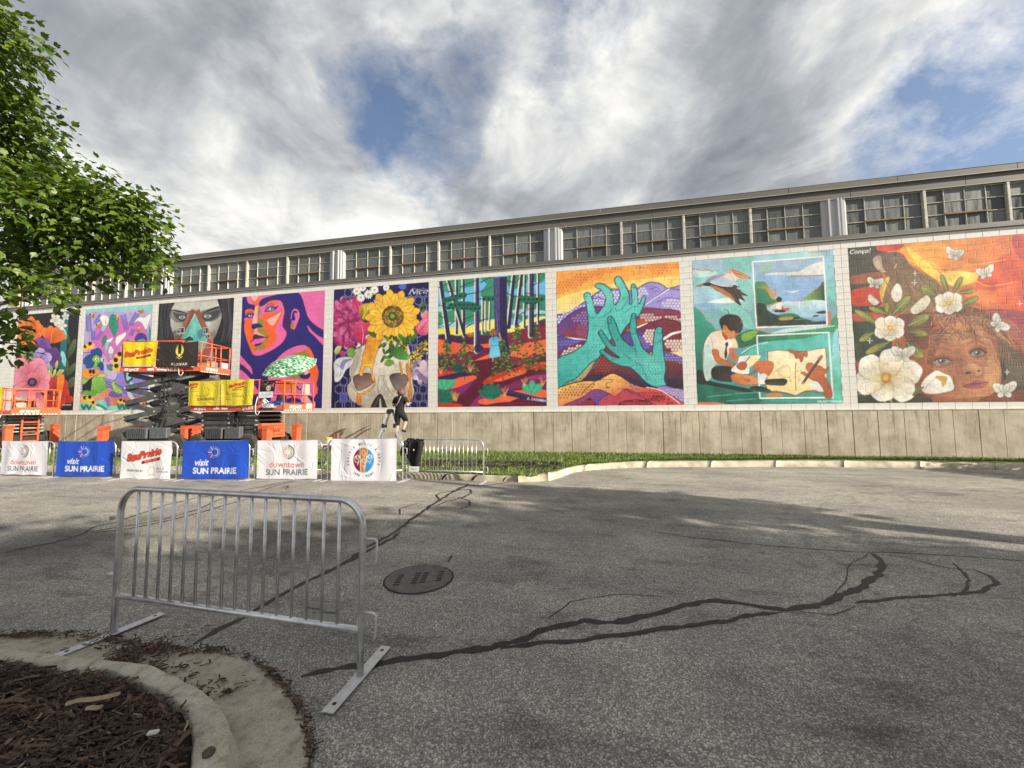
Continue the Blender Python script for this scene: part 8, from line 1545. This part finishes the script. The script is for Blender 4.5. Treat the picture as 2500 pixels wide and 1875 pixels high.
def person():
    ox, oy, oz = -6.87, 12.86, .66
    t = thing('person', 'person in black T-shirt and black cropped trousers painting from the ladder', 'person', (ox, oy, oz), R(-6)); t.scale = (1.2, 1.1, 1.06)
    V = {}; E = []; names = []
    def J(n, x, y, z, rx, ry=None): V[n] = ((x, y, z), rx, ry or rx); names.append(n)
    J('pelvis', 0, 0, .88, .150, .125); J('waist', 0, .01, 1.02, .128, .105); J('chest', 0, .03, 1.20, .150, .115); J('upper', 0, .03, 1.33, .125, .095); J('neck', 0, .045, 1.42, .052); J('skull', 0, .075, 1.51, .082, .088); J('crown', 0, .075, 1.585, .070, .080)
    for s, k in ((-1, 'l'), (1, 'r')):
        J('sh'+k, s*.165, .03, 1.35, .068); J('el'+k, s*.245, .02, 1.10, .046); J('wr'+k, s*(.15 if s < 0 else .17), .25, 1.17, .030); J('pa'+k, s*.13, .33, 1.20, .034, .022)
        for f in range(4): J('f%d%s' % (f, k), s*.13+(f-1.5)*.019, .39, 1.215-.003*abs(f-1), .0095); J('g%d%s' % (f, k), s*.13+(f-1.5)*.018, .425+.008*(1-abs(f-1.3)), 1.19, .0085)
        J('t0'+k, s*.13-s*.045, .335, 1.225, .011); J('t1'+k, s*.13-s*.052, .375, 1.235, .0095)
    J('hpl', -.085, 0, .82, .115); J('knl', -.105, .05, .47, .066); J('anl', -.10, -.02, .09, .038); J('tol', -.105, .13, .035, .034)
    J('hpr', .090, 0, .82, .118); J('knr', .120, .17, .60, .068); J('anr', .115, .0, .27, .038); J('tor', .12, .15, .235, .034)
    E = [('pelvis', 'waist'), ('waist', 'chest'), ('chest', 'upper'), ('upper', 'neck'), ('neck', 'skull'), ('skull', 'crown')]
    for k in 'lr':
        E += [('upper', 'sh'+k), ('sh'+k, 'el'+k), ('el'+k, 'wr'+k), ('wr'+k, 'pa'+k), ('pelvis', 'hp'+k), ('hp'+k, 'kn'+k), ('kn'+k, 'an'+k), ('an'+k, 'to'+k), ('wr'+k, 't0'+k), ('t0'+k, 't1'+k)]
        for f in range(4): E += [('pa'+k, 'f%d%s' % (f, k)), ('f%d%s' % (f, k), 'g%d%s' % (f, k))]
    me = bpy.data.meshes.new('sk'); ix = {n: i for i, n in enumerate(names)}; me.from_pydata([V[n][0] for n in names], [(ix[a], ix[b]) for a, b in E], []); o = bpy.data.objects.new('sk', me); COL.objects.link(o)
    bm = bmesh.new(); bm.from_mesh(me); lay = bm.verts.layers.skin.verify(); bm.verts.ensure_lookup_table()
    for n, i in ix.items(): bm.verts[i][lay].radius = (V[n][1], V[n][2]); bm.verts[i][lay].use_root = (n == 'pelvis')
    bm.to_mesh(me); bm.free()
    md = o.modifiers.new('skin', 'SKIN'); md.use_smooth_shade = True; md.branch_smoothing = .4; ms = o.modifiers.new('sub', 'SUBSURF'); ms.levels = ms.render_levels = 2
    dg = bpy.context.evaluated_depsgraph_get(); ev = bpy.data.meshes.new_from_object(o.evaluated_get(dg)); bpy.data.objects.remove(o)
    ev.name = 'body'; ev.materials.clear(); ev.materials.append(mat('skin', (.56, .33, .23), .55, var=.08, vscale=12)); ev.polygons.foreach_set('use_smooth', [True]*len(ev.polygons)); link('body', ev, t)
    pos = {n: Vector(V[n][0]) for n in names}
    def near_bone(c):
        best = None
        for a, b_ in E:
            p, q = pos[a], pos[b_]; d = q-p; u = max(0, min(1, (c-p).dot(d)/d.length_squared)); ds = (c-p-d*u).length/(V[a][1]*(1-u)+V[b_][1]*u)
            if best is None or ds < best[0]: best = (ds, a, b_, u)
        return best[1:]
    bone = [near_bone(p.center) for p in ev.polygons]
    def shell(name, test, off, m):
        ids = [i for i, p in enumerate(ev.polygons) if test(bone[i], p.center)]; used = {}; vs = []; fs = []
        for i in ids:
            f = []
            for v in ev.polygons[i].vertices:
                if v not in used: used[v] = len(vs); vs.append(ev.vertices[v].co+ev.vertices[v].normal*off(ev.vertices[v].co))
                f.append(used[v])
            fs.append(f)
        b = MB(); b.add(vs, fs); return b.build(name, m, t, True)
    M_TEE = mat('black_cotton', (.014, .014, .015), .9, var=.3, vscale=14, bump=.25, bscale=60)
    torso = {('pelvis', 'waist'), ('waist', 'chest'), ('chest', 'upper'), ('upper', 'shl'), ('upper', 'shr')}
    shell('t_shirt', lambda q, c: (q[:2] in torso and c.z > .90) or (q[0] in ('shl', 'shr') and q[2] < .62) or (q[:2] == ('upper', 'neck') and q[2] < .35), lambda c: .016+.012*max(0, mnoise.noise(c*9)), M_TEE)
    shell('trousers', lambda q, c: (q[0] == 'pelvis' and c.z < .99) or q[0] in ('hpl', 'hpr') or (q[0] in ('knl', 'knr') and q[2] < .12), lambda c: .011+.008*max(0, mnoise.noise(c*8)), M_TEE)
    for k in 'lr': shell('shoe', lambda q, c: q[:2] == ('an'+k, 'to'+k) or (q[:2] == ('kn'+k, 'an'+k) and q[2] > .93), lambda c: .012, mat('shoe_'+k, (.03, .03, .03) if k == 'r' else (.16, .16, .15), .7))
    bm = bmesh.new(); bmesh.ops.create_icosphere(bm, subdivisions=3, radius=1)
    for v in bm.verts: v.co = Vector((v.co.x*.116, v.co.y*.124, v.co.z*.128))*(1+.05*mnoise.noise(v.co*7)); v.co.z = max(v.co.z, -.085)
    bmesh.ops.delete(bm, geom=[f for f in bm.faces if f.calc_center_median().y > .045 and f.calc_center_median().z < .06], context='FACES')
    h = bpy.data.meshes.new('hair'); bm.to_mesh(h); bm.free(); h.materials.append(mat('hair_auburn', (.10, .042, .034), .6, var=.5, vscale=22, col2=(.24, .13, .105))); h.polygons.foreach_set('use_smooth', [True]*len(h.polygons)); link('hair', h, t, Matrix.Translation((0, .065, 1.545)))
    for s in (-1, 1): part('ear', ev.materials[0], t, lambda b: b.lathe([(.001, -.006), (.02, -.004), (.028, .004), (.001, .008)], 10, Matrix.Translation((s*.092, .085, 1.515)) @ Matrix.Rotation(R(90), 4, 'Y')), True)
    part('bag_strap', mat('pink_strap', (.5, .33, .30), .7), t, lambda b: b.tube([(.10, -.10, 1.42), (.075, -.125, 1.34), (.03, -.13, 1.22), (-.04, -.125, 1.12), (-.11, -.09, 1.04)], .013, 6), True)
    pb = thing('paintbrush', 'thin brush held up to the wall by the painter on the ladder', 'paintbrush', (ox-.16, oy+.40, oz+1.21), R(-6)); part('handle', M_CARD, pb, lambda b: b.tube([(0, -.06, -.02), (0, .16, .06)], .007, 6)); part('bristle', M_BLACK, pb, lambda b: b.tube([(0, .16, .06), (0, .20, .075)], .009, 6, r2=.003))
person()
def paint_table():
    t = thing('folding_table', 'white folding table behind the gap between two white banners', 'table', (-7.2, 9.75, gz(-7.2)+.1), 0); m = mat('table_white', (.66, .66, .65), .5)
    part('table_top', m, t, lambda b: b.bbox(-.48, .62, -.28, .28, .62, .655, .008))
    for x in (-.42, .56):
        for y in (-.22, .22): part('leg', M_WHITEMETAL, t, lambda b: b.tube([(x, y, 0), (x, y, .62)], .014, 8))
    zt = gz(-7.2)+.1+.656
    k = thing('paint_bucket', 'white and yellow paint bucket on the table', 'bucket', (-7.33, 9.68, zt)); part('pail', mat('pail_white', (.66, .64, .56), .5), k, lambda b: b.lathe([(.085, 0), (.10, .15), (.105, .155), (.105, .17)], 20), True); part('rim', mat('pail_yellow', (.60, .46, .03), .5), k, lambda b: b.lathe([(.107, .14), (.112, .175), (.09, .178), (.001, .165)], 20)); part('handle', M_WHITEMETAL, k, lambda b: b.tube([(.105*math.cos(a), -.02-.09*math.sin(a), .15-.02*math.sin(a)) for a in [i*math.pi/8 for i in range(9)]], .004, 5))
    j = thing('brush_jar', 'jar of paintbrushes beside the bucket on the table', 'jar', (-7.08, 9.70, zt)); part('jar', mat('jar_red', (.35, .06, .05), .4), j, lambda b: b.lathe([(.055, 0), (.06, .10), (.06, .12)], 16), True); r = random.Random(3)
    for i in range(7): a = r.uniform(0, 6.28); part('paintbrush', (M_CARD, M_BLACK, mat('brush_red_%d' % i, (.4, .05, .04), .5))[i % 3], j, lambda b: b.tube([(.02*math.cos(a), .02*math.sin(a), .02), (.09*math.cos(a), .06*math.sin(a), .26+r.uniform(0, .08))], .008, 6))
paint_table()
# ---------------------------------------------------------------- trees
def leaf_material(name, c1, c2):
    m = bpy.data.materials.new(name); m.use_nodes = True; nt = m.node_tree; p = nt.nodes['Principled BSDF']; L = nt.links; out = nt.nodes['Material Output']; g = nt.nodes.new('ShaderNodeNewGeometry'); tc = nt.nodes.new('ShaderNodeTexCoord'); t = nt.nodes.new('ShaderNodeTexNoise'); t.inputs['Scale'].default_value = 9.; t.inputs['Detail'].default_value = 3; L.new(g.outputs['Position'], t.inputs[0])
    r = nt.nodes.new('ShaderNodeValToRGB'); L.new(t.outputs['Fac'], r.inputs[0]); r.color_ramp.elements[0].position = .40; r.color_ramp.elements[1].position = .60; r.color_ramp.elements[0].color = (*c1, 1); r.color_ramp.elements[1].color = (*c2, 1)
    L.new(r.outputs[0], p.inputs['Base Color']); p.inputs['Roughness'].default_value = .42; p.inputs['Specular IOR Level'].default_value = .45
    tr = nt.nodes.new('ShaderNodeBsdfTranslucent'); mu = nt.nodes.new('ShaderNodeMix'); mu.data_type = 'RGBA'; mu.blend_type = 'MULTIPLY'; mu.inputs[0].default_value = 1; L.new(r.outputs[0], mu.inputs[6]); mu.inputs[7].default_value = (1.5, 1.6, .6, 1); L.new(mu.outputs[2], tr.inputs[0])
    mx = nt.nodes.new('ShaderNodeMixShader'); mx.inputs[0].default_value = .25; L.new(p.outputs[0], mx.inputs[1]); L.new(tr.outputs[0], mx.inputs[2]); L.new(mx.outputs[0], out.inputs[0]); return m
LEAF = [(0, 0, 0), (.16, .20, .02), (.46, .12, .05), (.30, .36, .03), (.62, .32, .06), (.66, .14, .02), (1.0, 0, -.06), (.66, -.14, .02), (.62, -.32, .06), (.30, -.36, .03), (.46, -.12, .05), (.16, -.20, .02), (.5, 0, -.03)]
LEAF_F = [(12, 0, 1), (12, 1, 3), (12, 3, 4), (12, 4, 5), (12, 5, 6), (12, 6, 7), (12, 7, 8), (12, 8, 9), (12, 9, 11), (12, 11, 0)]
M_BARK = mat('bark', (.10, .075, .055), .9, var=.35, vscale=9, bump=.8, bscale=30, stretch=(3, 3, .6))
def tree(label, base, clumps, per, size, col, seed, singles=0, trunk_h=3., tr=.16):
    r = random.Random(seed); t = thing('tree', label, 'tree', base); B = Vector(base); M_L = leaf_material('leaf_%d' % seed, *col)
    tp = Vector((base[0], base[1], base[2]+trunk_h))
    part('trunk', M_BARK, t, lambda b: b.tube([(0, 0, -.1), (.02, .01, .4), (.04, -.02, trunk_h*.5), (.0, .03, trunk_h), (-.05, .05, trunk_h*1.6)], [tr*1.3, tr, tr*.9, tr*.75, tr*.4], 12), True)
    for k, c in enumerate(clumps):
        if k % 3: continue
        C = Vector(c[:3])-B; s = Vector((0, 0, trunk_h*(.7+.5*r.random()))); md = s.lerp(C, .55)+Vector((0, 0, -.15*r.random())); part('limb', M_BARK, t, lambda b: b.tube([s, md, C], [tr*.34, tr*.2, .012], 6), True)
    lv = []
    for (cx, cy, cz, rad) in clumps:
        for _ in range(int(per*(rad/.4)**2)):
            d = Vector((r.gauss(0, 1), r.gauss(0, 1), r.gauss(0, .75))).normalized()*rad*(r.random()**.45)*r.uniform(.8, 1.18); lv.append((Vector((cx, cy, cz))+d-B, d))
    def frame(q, d):
        out = (d.normalized()*.7+Vector((r.gauss(0, .5), r.gauss(0, .5), -.35+r.gauss(0, .3)))).normalized(); n_ = (Vector((.25, -.1, .9))+d.normalized()*.5+Vector((r.gauss(0, .45), r.gauss(0, .45), 0))).normalized(); y = n_.cross(out).normalized(); n_ = out.cross(y); s = size*r.uniform(.55, 1.35); return Matrix(((out.x*s, y.x*s, n_.x*s, q.x), (out.y*s, y.y*s, n_.y*s, q.y), (out.z*s, y.z*s, n_.z*s, q.z), (0, 0, 0, 1)))
    if singles:
        e = Vector((0, 0, 1.62)); fw = Vector((-.2095, .9778, 0)); sd = Vector((.9778, .2095, 0))
        def vis(a):
            p = a[0]+B-e; dd = p.dot(fw); 
            return (0 if dd > 0 and abs(p.dot(sd)/dd) < 1.3 else 100)+p.length
        lv.sort(key=vis); me = bpy.data.meshes.new('leaf'); me.from_pydata(LEAF, [], LEAF_F); me.materials.append(M_L)
        for q, d in lv[:singles]: link('leaf', me, t, frame(q, d))
        lv = lv[singles:]
    V = np.array(LEAF+[(0, 0, 0)])[:13]; vs = np.empty((len(lv), 13, 3), np.float32)
    for i, (q, d) in enumerate(lv): M = np.array(frame(q, d)); vs[i] = V @ M[:3, :3].T+M[:3, 3]
    fs = (np.array(LEAF_F)[None]+13*np.arange(len(lv))[:, None, None]).reshape(-1, 3); me = bpy.data.meshes.new('crown'); me.vertices.add(len(lv)*13); me.vertices.foreach_set('co', vs.ravel()); me.loops.add(fs.size); me.loops.foreach_set('vertex_index', fs.ravel().astype(np.int32)); me.polygons.add(len(fs)); me.polygons.foreach_set('loop_start', np.arange(0, fs.size, 3)); me.update(calc_edges=True); me.materials.append(M_L); tag(link('crown', me, t), kind='stuff')
    return t
rt = random.Random(31); extra = []
while len(extra) < 34:
    c = (rt.uniform(-12, -6.6), rt.uniform(-.8, 4.6), rt.uniform(3.2, 8.4), .5)
    if c[0] < -2.35*max(.2, c[1])-1.7: extra.append(c)
tree('leafy green maple leaning into the view at the left edge', (-8.3, 1.9, .1), CLUMPS+extra, 340, .075, ((.045, .095, .010), (.14, .20, .026)), 41, 290, 3.0, .17)
def crown_clumps(c, rad, n, cr, seed):
    r = random.Random(seed); o = []
    while len(o) < n:
        v = Vector((r.uniform(-1, 1), r.uniform(-1, 1), r.uniform(-1, 1)))
        if v.length < 1: o.append((c[0]+v.x*rad[0], c[1]+v.y*rad[1], c[2]+v.z*rad[2], cr))
    return o
# unseen trees added beyond the right edge, shaped to shade the near yard
SHADE = [((9.6, -2.7, 0), (9.6, -2.3, 4.9), (2.9, 3.1, 3.8), 96, 51, 1.0), ((11.8, 4.1, 0), (11.7, 4.2, 5.3), (1.3, .38, .8), 40, 52, .55), ((11.9, 1.6, 0), (11.9, 1.3, 4.4), (2.0, 1.4, 2.9), 56, 53, .9)]
for i, (bp, c, rad, n, sd, cr) in enumerate(SHADE): tree(('tall', 'small', 'broad')[i]+' unseen tree added beyond the right edge to shade the yard', bp, crown_clumps(c, rad, n, cr, sd), 34, .28, ((.05, .10, .012), (.10, .16, .02)), sd, 0, max(1.5, c[2]-rad[2]*.6), .2)
lp = thing('street_lamp', 'street lamp beyond the right edge of the view', 'street lamp', (15.2, 3.35, 0)); part('pole', M_GALVD, lp, lambda b: b.tube([(0, 0, 0), (0, 0, 6.2)], [.10, .06], 12)); part('lamp_head', M_BLACK, lp, lambda b: b.bbox(-.7, .1, -.15, .15, 6.2, 6.34, .03))
hd = tree('unseen shrub added beyond the right edge to cast a shadow', (13.4, 11.0, .1), crown_clumps((13.4, 11.0, 1.25), (1.0, 1.3, .9), 16, .5, 61), 150, .14, ((.03, .07, .012), (.06, .11, .02)), 61, 0, .6, .06)  # unseen shrub, added to cast the shadow at the right corner
